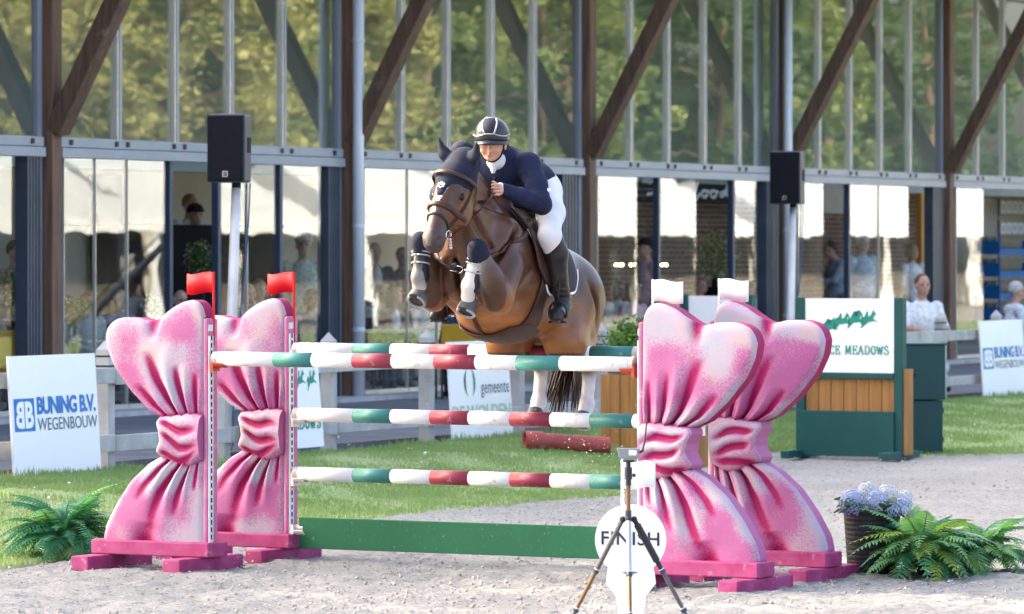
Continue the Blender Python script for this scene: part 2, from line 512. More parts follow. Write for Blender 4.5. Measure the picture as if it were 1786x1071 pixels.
# brick-paved road behind the fence
m, t, b = nodes('paving')
bt = t.nodes.new('ShaderNodeTexBrick'); bt.inputs['Scale'].default_value = 5.0; bt.inputs['Mortar Size'].default_value = 0.012
bt.inputs['Color1'].default_value = (0.12, 0.125, 0.135, 1); bt.inputs['Color2'].default_value = (0.17, 0.175, 0.185, 1); bt.inputs['Mortar'].default_value = (0.06, 0.06, 0.065, 1)
tc = t.nodes.new('ShaderNodeTexCoord'); mp = t.nodes.new('ShaderNodeMapping'); mp.inputs['Rotation'].default_value = (0, 0, radians(-25))
t.links.new(tc.outputs['Object'], mp.inputs[0]); t.links.new(mp.outputs[0], bt.inputs[0])
g = ramp(t, noise(t, 1.3, 6), [(0.3, 0.75), (0.7, 1.25)])
t.links.new(mixc(t, 1.0, bt.outputs[0], g, 'MULTIPLY'), b.inputs['Base Color']); b.inputs['Roughness'].default_value = 0.8
M['paving'] = m
# airbrushed bow paint: attribute r = raspberry in the creases, g = silvery stipple, b = rim tint
m, t, b = nodes('bow_paint')
at = t.nodes.new('ShaderNodeAttribute'); at.attribute_name = 'Col'
sep = t.nodes.new('ShaderNodeSeparateColor'); t.links.new(at.outputs['Color'], sep.inputs[0])
pink = ramp(t, noise(t, 3, 4), [(0.3, (0.33, 0.085, 0.215)), (0.7, (0.39, 0.115, 0.255))])
sil = ramp(t, noise(t, 5, 4), [(0.35, (0.31, 0.35, 0.40)), (0.5, (0.38, 0.33, 0.385)), (0.66, (0.42, 0.33, 0.31))])
fine = noise(t, 80, 3, 0.9)
add = t.nodes.new('ShaderNodeMath'); add.operation = 'ADD'; t.links.new(sep.outputs[1], add.inputs[0]); t.links.new(fine, add.inputs[1])
wf = ramp(t, add.outputs[0], [(0.62, 0.0), (0.90, 0.92)])
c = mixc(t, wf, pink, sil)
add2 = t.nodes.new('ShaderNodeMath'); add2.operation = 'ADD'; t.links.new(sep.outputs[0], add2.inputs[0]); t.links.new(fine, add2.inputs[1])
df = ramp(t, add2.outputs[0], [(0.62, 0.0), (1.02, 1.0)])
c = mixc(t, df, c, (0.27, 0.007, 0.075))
t.links.new(c, b.inputs['Base Color']); b.inputs['Roughness'].default_value = 0.6; b.inputs['Specular IOR Level'].default_value = 0.2
bump(t, b, noise(t, 90, 5, 0.75), 0.35, 0.006)
M['bow_paint'] = m
pm('bow_base', (0.25, 0.015, 0.085), (0.38, 0.07, 0.19), 6, 0.65, 0.3, 40, 0.003, dirt=((0.50, 0.30, 0.34), 14, 0.60))
pm('bow_post', (0.44, 0.10, 0.24), (0.50, 0.20, 0.30), 7, 0.5, 0.2, 60, 0.002, dirt=((0.72, 0.55, 0.58), 14, 0.62))
# lit bulb
m, t, b = nodes('bulb')
b.inputs['Emission Color'].default_value = (1, 0.72, 0.38, 1); b.inputs['Emission Strength'].default_value = 3
M['bulb'] = m

# ------------------------------------------------------------------ ground
EDGE = [(-14, 6), (-7, 22), (-3.22, 30.6), (-1.03, 36.2), (0.31, 39.0), (0.82, 39.6), (1.6, 43.6), (2.4, 48.6), (2.9, 48.3), (3.4, 47.4), (3.9, 47.0), (5, 47.2), (9, 47.4), (14, 46)]
EXs = np.array([p[0] for p in EDGE]); EYs = np.array([p[1] for p in EDGE])
OFF_F = 6.0                                 # fence line


def edgeY(x): return np.interp(x, EXs, EYs) + 0.18 * (vnoise(np.asarray(x) * 2.3 + 40, np.asarray(x) * 0 + 3.3) - 0.5)


def fenceY(x): return FY0 + (np.asarray(x) - FX0 - NX * (OFF_F + 0.3)) / DX * DY + NY * (OFF_F + 0.3)


def offof(x, y): return (np.asarray(x) - FX0) * NX + (np.asarray(y) - FY0) * NY


def lawnz(x, y):
    o = offof(x, y)
    e = edgeY(x)
    t = np.clip((np.asarray(y) - e) / np.maximum(fenceY(x) - e, 0.5), 0, 1)
    return 0.005 + 0.235 * t * t * (3 - 2 * t)


# one wide sheet to the horizon
mb = MB(); mb.grid([[(-1500, -300, -0.12), (1500, -300, -0.12)], [(-1500, 2500, -0.12), (1500, 2500, -0.12)]], flip=False)
tag(obj('ground', mb, 'clod'), kind='structure')
# churned riding sand, finer near the jump
ys = [14.0]
while ys[-1] < 49.5: ys.append(ys[-1] + (0.030 if 26 < ys[-1] < 34 else 0.055 if ys[-1] < 42 and ys[-1] > 24 else 0.12))
xs = np.concatenate([np.linspace(-14, -4.4, 20), np.arange(-4.3, 6.0, 0.034), np.linspace(6.1, 30, 20)])
X, Y = np.meshgrid(xs, np.array(ys))
Zs = np.zeros_like(X)
for fr, am in ((0.7, 0.020), (2.2, 0.012), (6.0, 0.008), (14, 0.009), (33, 0.009)):
    Zs += am * (vnoise(X * fr + 11 * fr, Y * fr * 0.8 + 5) - 0.5) * 2
for k in range(420):                        # hoof prints
    hx, hy = rng.uniform(-4, 5.5), rng.uniform(26.5, 47)
    i0, i1 = np.searchsorted(ys, [hy - 0.2, hy + 0.2]); j0, j1 = np.searchsorted(xs, [hx - 0.2, hx + 0.2])
    dd = np.hypot(X[i0:i1, j0:j1] - hx, Y[i0:i1, j0:j1] - hy)
    Zs[i0:i1, j0:j1] += -0.022 * np.exp(-(dd / 0.055) ** 2) + 0.010 * np.exp(-((dd - 0.11) / 0.035) ** 2)
Zs = np.minimum(Zs, 0.05)
ed = edgeY(X)
Zs -= np.clip((Y - ed + 0.15) / 0.25, 0, 1) * 0.045
n = X.shape[1]; m_ = X.shape[0]
V = np.stack([X, Y, Zs], -1).reshape(-1, 3)
idx = np.arange(m_ * n).reshape(m_, n)
Q = np.stack([idx[:-1, :-1], idx[:-1, 1:], idx[1:, 1:], idx[1:, :-1]], -1).reshape(-1, 4)
cy = V[Q].mean(1)
Q = Q[cy[:, 1] < edgeY(cy[:, 0]) + 0.6]
tag(obj('riding_sand', (V, Q.tolist()), 'sand', smooth=True), kind='structure')
# far sand on both sides of the detailed part
mb = MB(); mb.grid([[(30.1, 10, -0.03), (60, 10, -0.03)], [(30.1, 47, -0.03), (60, 47, -0.03)]])
tag(obj('arena_sand', mb, 'sand'), kind='structure')
# lawn strip rising to the fence
xs2 = np.concatenate([np.arange(-6, 9, 0.12), np.linspace(9.2, 40, 40)])
tt = np.linspace(0, 1, 60)
rows = []
for t_ in tt:
    y = edgeY(xs2) + (np.maximum(fenceY(xs2), edgeY(xs2) + 1.0) + 0.05 - edgeY(xs2)) * t_
    z = lawnz(xs2, y) + 0.03 * (vnoise(xs2 * 2.1, y * 2.1) - 0.5) * (0.3 + t_)
    if t_ == 0: z = z * 0 - 0.05
    rows.append(np.stack([xs2, y, z], -1))
mb = MB(); mb.grid(np.array(rows))
tag(obj('lawn', mb, 'lawn', smooth=True), kind='structure')
# grass blades
N = 230000
gx = rng.uniform(-5.5, 8.5, N); u_ = rng.random(N)
gy = edgeY(gx) - 0.08 + (np.maximum(fenceY(gx), edgeY(gx) + 1.0) + 0.1 - edgeY(gx)) * u_
keep = np.abs(gx) < 0.108 * gy + 0.3
gx, gy = gx[keep], gy[keep]
dens = vnoise(gx * 1.5 + 7, gy * 1.5)
keep = (rng.random(len(gx)) < 0.45 + dens) & ((gy - edgeY(gx) > 0.25) | (rng.random(len(gx)) < 0.5))
gx, gy = gx[keep], gy[keep]
gz = lawnz(gx, gy) - 0.01
hh = rng.uniform(0.018, 0.05, len(gx)) * (0.6 + 0.8 * vnoise(gx * 3, gy * 3))
near_fence = np.clip(1 - (fenceY(gx) - gy) / 0.5, 0, 1)
hh = hh * (1 + 1.3 * near_fence * vnoise(gx * 4 + 9, gy * 4))
an = rng.uniform(0, 2 * pi, len(gx)); wd = rng.uniform(0.004, 0.009, len(gx))
le = rng.uniform(-0.02, 0.02, (len(gx), 2))
A = np.stack([gx - np.cos(an) * wd, gy - np.sin(an) * wd, gz], -1)
B = np.stack([gx + np.cos(an) * wd, gy + np.sin(an) * wd, gz], -1)
C = np.stack([gx + le[:, 0], gy + le[:, 1], gz + hh], -1)
V = np.stack([A, B, C], 1).reshape(-1, 3)
tag(obj('grass', (V, np.arange(len(V)).reshape(-1, 3).tolist()), 'grass'), 'short green lawn grass between the sand and the fence', 'grass', kind='stuff')


def blobs(pts, rad, seed=1):
    r2 = np.random.default_rng(seed)
    o8 = np.array([(1, 0, 0), (-1, 0, 0), (0, 1, 0), (0, -1, 0), (0, 0, 1), (0, 0, -1)], float)
    f8 = np.array([(0, 2, 4), (2, 1, 4), (1, 3, 4), (3, 0, 4), (2, 0, 5), (1, 2, 5), (3, 1, 5), (0, 3, 5)])
    pts = np.asarray(pts); k = len(pts)
    s = rad[:, None, None] * r2.uniform(0.6, 1.4, (k, 6, 1)) * o8[None]
    th = r2.uniform(0, pi, k)
    R = np.stack([np.stack([np.cos(th), -np.sin(th)], -1), np.stack([np.sin(th), np.cos(th)], -1)], 1)
    s[..., :2] = np.einsum('kij,kvj->kvi', R, s[..., :2])
    V = (pts[:, None] + s).reshape(-1, 3)
    F = (f8[None] + 6 * np.arange(k)[:, None, None]).reshape(-1, 3)
    return V, F.tolist()


cx = rng.uniform(-4.2, 5.6, 26000); cy_ = 26 + 21 * rng.random(26000) ** 1.5
keep = cy_ < edgeY(cx) - 0.05; cx, cy_ = cx[keep], cy_[keep]
cr = 0.003 + 0.011 * rng.random(len(cx)) ** 5
pts = np.stack([cx, cy_, cr * 0.5 + 0.004], -1)
tag(obj('sand_clod', blobs(pts, cr, 3), 'clod'), 'loose clods and crumbs lying on the churned sand', 'clods', kind='stuff')

# road between fence and pavilion
mb = MB()
fbox(mb, -30, 60, -0.4, OFF_F - 0.35, -0.3, 0.245)
tag(obj('road', mb, 'paving'), kind='structure')
mb = MB(); fbox(mb, -30, 60, 3.50, 3.62, 0.2, 0.262)
tag(obj('road_marking', mb, 'sign_white'), kind='structure')
mb = MB(); fbox(mb, -30, 60, -0.9, 0.4, 0.1, 0.30)
tag(obj('threshold', mb, 'fence_wood'), kind='structure')

# ------------------------------------------------------------------ pavilion
BAY = 6.85
pav = thing('pavilion', 'timber and glass restaurant pavilion with slanted wooden braces behind the fence', 'pavilion', FS(0, 0, 0.3))
SL = [0.25, 1.45, 2.71, 3.98, 5.24, 6.55]         # pane lines in a bay
Z_LO, Z_T0, Z_T1, Z_T2, Z_TOP = 0.30, 2.955, 3.06, 3.165, 6.3
for i in range(-1, 6):
    s0 = i * BAY
    mb = MB(); fbox(mb, s0 - 0.13, s0 + 0.07, -0.02, 0.12, 0.26, Z_TOP + 0.2)
    obj('column', mb, 'timber_column', pav, bevel=0.012)
    mb = MB(); mb.bar(FS(s0 - 0.02, 0.11, 3.22), FS(s0 - 0.02, 0.13 + 0.54 * 3.4, 3.30 + 3.4), 0.095, 0.115, up=(DX, DY, 0))
    obj('brace', mb, 'timber', pav, bevel=0.012)
    # steel posts beside the column
    mb = MB(); fbox(mb, s0 - 0.26, s0 - 0.17, -0.05, 0.02, Z_LO, Z_TOP); obj('steel_post', mb, 'frame_metal', pav)
    mb = MB(); fbox(mb, s0 + 0.12, s0 + 0.22, -0.05, 0.02, Z_LO, Z_TOP); obj('steel_post', mb, 'frame_metal', pav)
    mb = MB(); fbox(mb, s0 + 0.08, s0 + 0.118, -0.05, 0.06, Z_LO, Z_T0); obj('door_jamb', mb, 'frame_dark', pav)
for i in range(-1, 5):
    s0 = i * BAY
    mb = MB(); fbox(mb, s0 + 0.14, s0 + BAY - 0.20, -0.06, 0.062, Z_T1 + 0.004, Z_T2); obj('transom', mb, 'frame_metal', pav, bevel=0.004)
    mb = MB(); fbox(mb, s0 + 0.14, s0 + BAY - 0.20, -0.06, 0.085, Z_T0, Z_T1 - 0.004); obj('transom', mb, 'frame_metal', pav, bevel=0.004)
    bo = MB()
    for k in range(5):
        a, b_ = s0 + SL[k], s0 + SL[k + 1]
        mb = MB(); fbox(mb, a + (0.0 if k == 0 else 0.055), b_ - (0.055 if k < 4 else 0), -0.018, -0.008, Z_T2, Z_TOP)
        obj('window_pane', mb, 'glass_upper', pav)
        if k < 4:
            mb = MB(); fbox(mb, b_ - 0.035, b_ + 0.055, -0.035, 0.02, Z_T2, Z_TOP)
            mu = obj('mullion', mb, 'frame_metal', pav)
            mb = MB(); fbox(mb, b_ - 0.060, b_ - 0.036, -0.03, 0.03, Z_T2, Z_TOP); obj('lit_edge_strip', mb, 'frame_edge', mu)  # pale strip stands for the mullion's sunlit left face
            mb = MB(); fbox(mb, b_ - 0.018, b_ - 0.006, 0.02, 0.024, Z_T2, Z_TOP); obj('seal', mb, 'bolt', mu)
        for q in (a + 0.1, b_ - 0.14):
            c0 = FS(q, 0.066, 3.115)
            bo.bar(c0, c0 + Vector((NX, NY, 0)) * 0.012, 0.028, 0.028)
    tag(obj('bolt', bo, 'bolt', pav), kind='stuff')


def panel(px0, px1, bay_end=None, pull=True):     # glass folding door panel between two photo columns
    s0 = AT(px0, 435, 0.0)[0]; s1 = AT(px1, 435, 0.0)[0]
    mb = MB(); fbox(mb, s0 + 0.012, s1 - 0.012, -0.012, 0.0, Z_LO + 0.03, Z_T0)
    g = obj('door_panel', mb, 'glass_lower', pav)
    mb = MB(); fbox(mb, s0 + 0.012, s1 - 0.012, -0.03, 0.02, Z_LO, Z_LO + 0.05); obj('bottom_rail', mb, 'frame_edge', g)
    mb = MB(); fbox(mb, s0, s0 + 0.012, -0.025, 0.012, Z_LO, Z_T0); obj('edge_profile', mb, 'frame_edge', g)
    return g


for a, b_ in ((-60, -20), (-20, 22), (110, 165), (165, 221), (221, 294), (381, 430), (430, 484), (486, 566),
              (634, 710), (710, 762), (762, 812), (812, 860), (860, 905), (1041, 1112), (1150, 1215), (1279, 1322), (1391, 1437), (1480, 1532), (1532, 1585), (1667, 1716)):
    panel(a, b_)
for px in (294, 378, 486, 1146, 1276, 1478):      # dark steel door posts
    s0 = AT(px, 435, 0)[0]
    mb = MB(); fbox(mb, s0 - 0.025, s0 + 0.045, -0.05, 0.03, Z_LO, Z_T0); obj('door_post', mb, 'frame_dark', pav)
for px0, px1 in ((40, 66), (566, 588), (975, 1001), (1331, 1352), (1622, 1641)):   # stacks of folded panels
    s0 = AT(px0, 435, 0)[0]; s1 = AT(px1, 435, 0)[0]
    for k in range(5):
        a = s0 + (s1 - s0) * (k + 0.15) / 5
        mb = MB(); fbox(mb, a, a + (s1 - s0) / 5 * 0.62, -0.10, 0.05, Z_LO, Z_T0)
        obj('folded_panel', mb, 'stack_metal', pav)
for i in (1, 3):                                   # downpipes on every second column
    s0 = AT(625 if i == 1 else 1374, 435, 0.21)[0]
    c0 = FS(s0, 0.21, 0)
    mb = MB(); mb.tube([c0 + Vector((0, 0, 0.26)), c0 + Vector((0, 0, Z_TOP))], 0.066, 14)
    dp = obj('downpipe', mb, 'pipe_metal', pav, smooth=True)
    for zz in (1.05, 2.25, 4.4):
        mb = MB(); mb.tube([c0 + Vector((0, 0, zz)), c0 + Vector((0, 0, zz + 0.045))], 0.073, 14); obj('pipe_clip', mb, 'pipe_metal', dp)
BO = -4.6
SBR = AT(1020, 435, BO)[0]
# roof, floors and walls
mb = MB(); mb.hexa([FS(-12, -9, 7.3), FS(-12, 1.75, 6.25), FS(46, 1.75, 6.25), FS(46, -9, 7.3), FS(-12, -9, 7.5), FS(-12, 1.75, 6.45), FS(46, 1.75, 6.45), FS(46, -9, 7.5)])
obj('roof', mb, 'roof_dark', pav)
mb = MB(); fbox(mb, -12, 46, -9, -0.45, 0.0, 0.285); obj('inside_floor', mb, 'floor_wood', pav)
mb = MB(); fbox(mb, -12, 46, -9, -3.9, 3.07, 3.15); obj('ceiling', mb, 'ceiling_white', pav)
mb = MB(); fbox(mb, -12, 46, -3.9, -3.7, 2.97, 6.6); obj('upper_back_wall', mb, 'upper_room_veil', pav)
mb = MB(); fbox(mb, -12, SBR, -7.2, -7.0, 0.285, 3.07); obj('back_wall', mb, 'plaster', pav)
mb = MB(); fbox(mb, -12.1, -12, -9, -0.2, 0.0, 6.6); obj('side_wall', mb, 'plaster_dark', pav)
mb = MB(); fbox(mb, 46, 46.1, -9, -0.2, 0.0, 6.6); obj('side_wall', mb, 'plaster_dark', pav)
# brick back wall on the right-hand part, each brick a piece
BO = -4.6
mb = MB(); fbox(mb, SBR, 46, BO - 0.2, BO, 0.285, 3.07); bw = obj('brick_wall', mb, 'mortar', pav)
bricks = []
rngb = random.Random(5)
proto = {}
for mt in ('brick_a', 'brick_b', 'brick_c'):
    me = bpy.data.meshes.new('brick')
    b2 = MB()
    hx, ho, hz = 0.117, 0.018, 0.033
    d3 = Vector((DX, DY, 0)); n3 = Vector((NX, NY, 0)); z3 = Vector((0, 0, 1))
    b2.hexa([(d3 * a + n3 * o_ + z3 * c_) for c_ in (-hz, hz) for a, o_ in ((-hx, -ho), (-hx, ho), (hx, ho), (hx, -ho))])
    me.from_pydata([tuple(v) for v in b2.v], [], b2.f); me.materials.append(M[mt]); proto[mt] = me
spots = []
for px0, px1, y0, y1 in ((1110, 1147, 350, 470), (1212, 1280, 350, 455), (1436, 1480, 345, 500), (1583, 1622, 325, 470), (1714, 1752, 328, 560), (1752, 1790, 328, 345)):
    sa, zb = AT(px0, y1, BO); sb, zt = AT(px1, y0, BO)
    spots.append((sa - 0.1, sb + 0.1, zb, min(zt, 3.0)))
nb = 0
row = 0
zz = 0.33
rest = MB()
while zz < 3.04:
    ss = SBR + 0.13 + (0.127 if row % 2 else 0)
    while ss < 40:
        vis = any(a <= ss <= b_ and c_ - 0.05 <= zz <= d_ + 0.05 for a, b_, c_, d_ in spots)
        p = FS(ss, BO + rngb.uniform(-0.003, 0.005), zz)
        if vis and nb < 295:
            o = bpy.data.objects.new('brick', proto[rngb.choice(['brick_a', 'brick_a', 'brick_b', 'brick_c'])])
            col.objects.link(o); o.parent = bw; o.location = p - base[pav]; nb += 1
        else:
            rest.hexa([Vector(v) + p for v in b2.v])
        ss += 0.254
    zz += 0.081; row += 1
tag(obj('brick', rest, 'brick_a', bw), kind='stuff')
# plain inner pieces of the restaurant
def fpart(name, mat, s0, s1, o0, o1, z0, z1, parent=None, bevel=0):
    mb = MB(); fbox(mb, s0, s1, o0, o1, z0, z1)
    return obj(name, mb, mat, parent or pav, bevel=bevel)

sA, zA = AT(205, 395, -3.4); sB, _ = AT(492, 395, -3.4)
bar = thing('bar_counter', 'tall black bar front inside the pavilion below the man in a cap', 'bar counter', FS((sA + sB) / 2, -3.6, 0.29))
fpart('front_panel', 'black_panel', sA, sB, -3.5, -3.4, 0.29, zA, bar)
fpart('counter_top', 'black_panel', sA - 0.02, sB + 0.02, -4.1, -3.38, zA, zA + 0.03, bar)
fpart('plinth', 'frame_dark', sA, sB, -3.5, -3.36, 0.29, 0.42, bar)
s1, z1 = AT(1098, 352, -3.0); s2, z2 = AT(1290, 308, -3.0)
board = thing('chalkboard', 'long black menu board with white script lettering hung under the ceiling', 'menu board', FS((s1 + s2) / 2, -3.0, z1))
fpart('board_panel', 'black_panel', s1, s2, -3.1, -3.0, z1, 3.0, board)
for k in (0.3, 0.62):
    fpart('shelf_line', 'speaker_grey', s1, s1 + 1.7, -3.0, -2.985, z1 + (3.0 - z1) * k, z1 + (3.0 - z1) * k + 0.02, board)
s1, z1 = AT(1436, 372, -3.0); s2, _ = AT(1482, 372, -3.0)
o = fpart('ventilation_hood', 'stack_metal', s1 - 0.3, s2 + 0.4, -3.9, -3.0, z1, 3.03); 
s1, z1 = AT(1607, 470, -2.6); s2, _ = AT(1624, 470, -2.6)
fpart('ochre_door', 'ochre_door', s1, s2 + 0.15, -2.7, -2.6, 0.29, 2.95)
# grey column inside the left part and dark doorway beside it
s1, _ = AT(296, 400, -6.0); s2, _ = AT(316, 400, -6.0)
fpart('dark_opening', 'black_panel', s1 - 0.5, s2, -6.95, -6.9, 0.29, 3.0)

# ------------------------------------------------------------------ fence
fence = thing('fence', 'weathered pale wooden post and rail fence in front of the pavilion', 'fence', FS(0, OFF_F, 0.2))
sp0 = AT(184, 700, OFF_F)[0]; sp1 = AT(573, 700, OFF_F)[0]
PSP = (sp1 - sp0) / 2
k = -2
while True:
    s = sp0 + PSP * k
    if s > 17: break
    mb = MB()
    hw = 0.055
    fbox(mb, s - hw, s + hw, OFF_F - hw, OFF_F + hw, 0.0, 1.19)
    ap = FS(s, OFF_F, 1.27)
    q = [FS(s - hw, OFF_F - hw, 1.19), FS(s - hw, OFF_F + hw, 1.19), FS(s + hw, OFF_F + hw, 1.19), FS(s + hw, OFF_F - hw, 1.19), ap]
    mb.add(q, [(0, 1, 4), (1, 2, 4), (2, 3, 4), (3, 0, 4)])
    po = obj('post', mb, 'fence_wood', fence)
    for zr in (1.05, 1.13):
        mb = MB(); fbox(mb, s - hw - 0.006, s + hw + 0.006, OFF_F - hw - 0.006, OFF_F + hw + 0.006, zr, zr + 0.012); obj('groove_band', mb, 'slot_black', po)
    if s + PSP < 17.5:
        for zr, hh_ in ((0.98, 0.065), (0.44, 0.065)):
            mb = MB(); fbox(mb, s + 0.006, s + PSP - 0.006, OFF_F + 0.058, OFF_F + 0.10, zr - hh_ + random.uniform(-0.012, 0.012), zr + hh_ + random.uniform(-0.012, 0.012))
            obj('rail', mb, 'fence_wood', fence, bevel=0.006)
    k += 1

# ------------------------------------------------------------------ trees and tents beyond the arena (seen mirrored in the glass)
def make_tree(name, label, seed, H=13, R=4.2, leaf='leaf_golden', nclump=190, per=95, base_h=0.22, leaf_s=0.15):
    r = random.Random(seed); rn = np.random.default_rng(seed)
    root = thing(name, label, 'tree', (0, 0, 0))
    mb = MB()
    top = Vector((r.uniform(-0.4, 0.4), r.uniform(-0.4, 0.4), H * 0.9))
    pts = [Vector((0, 0, -0.3)), Vector((r.uniform(-.1, .1), r.uniform(-.1, .1), H * 0.25)), Vector((top.x * .5, top.y * .5, H * 0.55)), top]
    mb.tube(pts, [0.035 * H * .75, 0.026 * H * .75, 0.016 * H * .75, 0.03], 8)
    cl = []
    for i in range(9):
        t_ = r.uniform(0.28, 0.8); a = r.uniform(0, 2 * pi)
        p = Vector((top.x * t_, top.y * t_, H * 0.9 * t_))
        L = R * (1.05 - t_ * 0.55)
        q = p + Vector((cos(a) * L, sin(a) * L, r.uniform(0.5, 2.0)))
        mb.tube([p, (p + q) / 2 + Vector((0, 0, .3)), q], [0.11, 0.07, 0.03], 6)
    obj('trunk', mb, 'bark', root)
    V = []; F = []
    C = []
    for i in range(nclump):
        t_ = r.random()
        z = H * (base_h + (1 - base_h) * t_)
        prof = R * (sin(pi * min(1, (t_ * 0.86 + 0.14))) ** 0.6) * (0.72 + 0.45 * r.random())
        a = r.uniform(0, 2 * pi); rr = prof * sqrt(r.uniform(0.25, 1))
        C.append((cos(a) * rr, sin(a) * rr, z))
    C = np.array(C)
    k = nclump * per
    ce = np.repeat(C, per, 0)
    sp = rn.normal(0, 1, (k, 3)); sp /= np.linalg.norm(sp, axis=1)[:, None]
    P = ce + sp * (rn.random((k, 1)) ** 0.45) * np.array([0.85, 0.85, 0.6]) * R * 0.2
    n1 = rn.normal(0, 1, (k, 3)); n1 /= np.linalg.norm(n1, axis=1)[:, None]
    n2 = np.cross(n1, rn.normal(0, 1, (k, 3))); n2 /= np.linalg.norm(n2, axis=1)[:, None]
    s_ = (leaf_s * rn.uniform(0.6, 1.3, (k, 1)))
    V = np.stack([P - n1 * s_, P + n2 * s_ * 0.5, P + n1 * s_, P - n2 * s_ * 0.5], 1).reshape(-1, 3)
    obj('crown', (V, np.arange(len(V)).reshape(-1, 4).tolist()), leaf, root)
    return root


def sunlit_spot(s, o): return FS(s, o, 0)


kinds = [make_tree('broadleaf_tree', 'golden green tree beyond the tents, mirrored in the glass', 21, 13, 4.6, 'leaf_golden'),
         make_tree('broadleaf_tree', 'mid green tree beyond the tents, mirrored in the glass', 22, 15, 4.4, 'leaf_green'),
         make_tree('dark_tree', 'dark evergreen tree beyond the tents, mirrored in the glass', 23, 17, 4.2, 'leaf_dark')]
r = random.Random(3)
used = [False] * 3
GRP = 'trees beyond the tents mirrored in the upper panes'
for j, (s, o_, kd, sc_) in enumerate([(38, 40, 1, 0.85), (45, 39, 1, .9), (51, 40, 0, 1.0), (57, 38.5, 1, .85), (62, 41, 0, 1.0), (68, 40, 0, 0.82), (74, 39, 0, .95), (80, 41, 1, .9), (86, 40, 0, .75), (93, 41, 1, 0.95), (100, 40, 1, .9), (107, 42, 2, .8), (115, 40, 2, .9), (123, 41, 1, .95), (131, 42, 2, 1), (140, 41, 2, 1),
                          (41, 48, 2, 1.1), (49, 49, 1, 1.2), (58, 49, 2, 1.1), (66, 48, 2, 1.15), (75, 50, 2, 1.1), (84, 49, 2, 1.1), (92, 50, 2, 1.15), (101, 49, 2, 1.1), (110, 50, 2, 1.1), (120, 50, 2, 1.15), (130, 51, 2, 1.1), (141, 51, 2, 1.1), (152, 48, 2, 1.1)]):
    t0 = kinds[kd]
    if used[kd]: t0 = copy_tree(t0)
    used[kd] = True
    t0.location = sunlit_spot(s, o_); t0.rotation_euler = (0, 0, r.uniform(0, 6.28)); t0.scale = (sc_, sc_, sc_ * r.uniform(0.9, 1.05))
    t0['group'] = GRP
# loose trees behind the pavilion: they break the low sun into patches on the sand
kt = make_tree('tall_tree', 'tall loose tree behind the pavilion roof, throwing dappled shade', 31, 17.5, 4.0, 'leaf_green', 170, 44, 0.42, 0.27)
for j, (s, o_, sc_) in enumerate([(-29, -13, 0.98), (-22, -14.5, 1.02), (-16, -13, 0.97), (-10.5, -15, 1.04), (-5, -13.2, 0.98), (1, -14, 1.0), (8, -13, 1.05), (16, -14, 1.05)]):
    t0 = kt if j == 0 else copy_tree(kt)
    t0.location = sunlit_spot(s, o_); t0.rotation_euler = (0, 0, j * 1.3); t0.scale = (sc_, sc_, sc_)
    t0['group'] = 'tall trees behind the pavilion roof'
# white marquees
def marquee():
    root = thing('marquee', 'white event tent beyond the arena, mirrored in the lower glass', 'tent', (0, 0, 0), 'white tents across the arena')
    L, D, E, Rg = 9.6, 6.0, 2.75, 4.45
    mb = MB()
    mb.add([(0, 0, E), (L, 0, E), (L, D, E), (0, D, E), (0.8, D / 2, Rg), (L - 0.8, D / 2, Rg)], [(0, 1, 5, 4), (1, 2, 5), (2, 3, 4, 5), (3, 0, 4)])
    obj('roof', mb, 'tent_white', root, solid=0.02)
    mb = MB()
    A = []
    for i in range(41):
        x = L * i / 40; sag = 0.30 + 0.07 * abs(sin(i * pi / 5))
        A.append([(x, -0.03, E), (x, -0.04, E - sag)])
    mb.grid(np.array(A)); obj('valance', mb, 'tent_white', root, solid=0.01)
    mb = MB(); A = [[(0.2 + 1.1 * i / 12, 0.05 + 0.06 * sin(i * 1.7), 0), (0.2 + 0.5 * i / 12, 0.02, E)] for i in range(13)]
    mb.grid(np.array(A)); obj('side_curtain', mb, 'tent_white', root, solid=0.01)
    mb = MB(); A = [[(L * i / 60, D - 0.1 + 0.05 * sin(i * 1.9), 0), (L * i / 60, D - 0.1, E)] for i in range(61)]
    mb.grid(np.array(A)); obj('rear_wall', mb, 'tent_shaded', root, solid=0.01)
    mb = MB(); mb.box((0.3, D - 0.6, 0), (L - 0.3, D - 0.5, 1.1)); obj('counter', mb, 'fence_wood', root)
    for x in (0.05, L / 2, L - 0.05):
        mb = MB(); mb.tube([(x, 0.02, 0), (x, 0.02, E)], 0.05, 8); obj('pole', mb, 'pole_paint', root)
    return root


mq = marquee()
for j in range(10):
    t0 = mq if j == 0 else copy_tree(mq)
    t0.location = FS(40 + 10 * j, 31.5 + (j % 3) * 0.4, 0)
    t0.rotation_euler = (0, 0, atan2(DY, DX))
    t0.scale = (1, -1, 1)

# ------------------------------------------------------------------ the jump
U = Vector((0.866, -0.5, 0)); W = Vector((0.5, 0.866, 0)); Z3 = Vector((0, 0, 1))
WFL = Vector((-1.90, 30.45, 0)); WFR = Vector((0.80, 28.89, 0)); WBL = Vector((-1.44, 31.38, 0)); WBR = Vector((1.26, 29.85, 0))


def resample(pts, n):
    P = np.array(pts, float)
    d = np.r_[0, np.cumsum(np.linalg.norm(np.diff(P, axis=0), axis=1))]
    t = np.linspace(0, d[-1], n)
    Q = np.stack([np.interp(t, d, P[:, i]) for i in range(P.shape[1])], -1)
    for _ in range(3): Q[1:-1] = 0.25 * Q[:-2] + 0.5 * Q[1:-1] + 0.25 * Q[2:]
    return Q


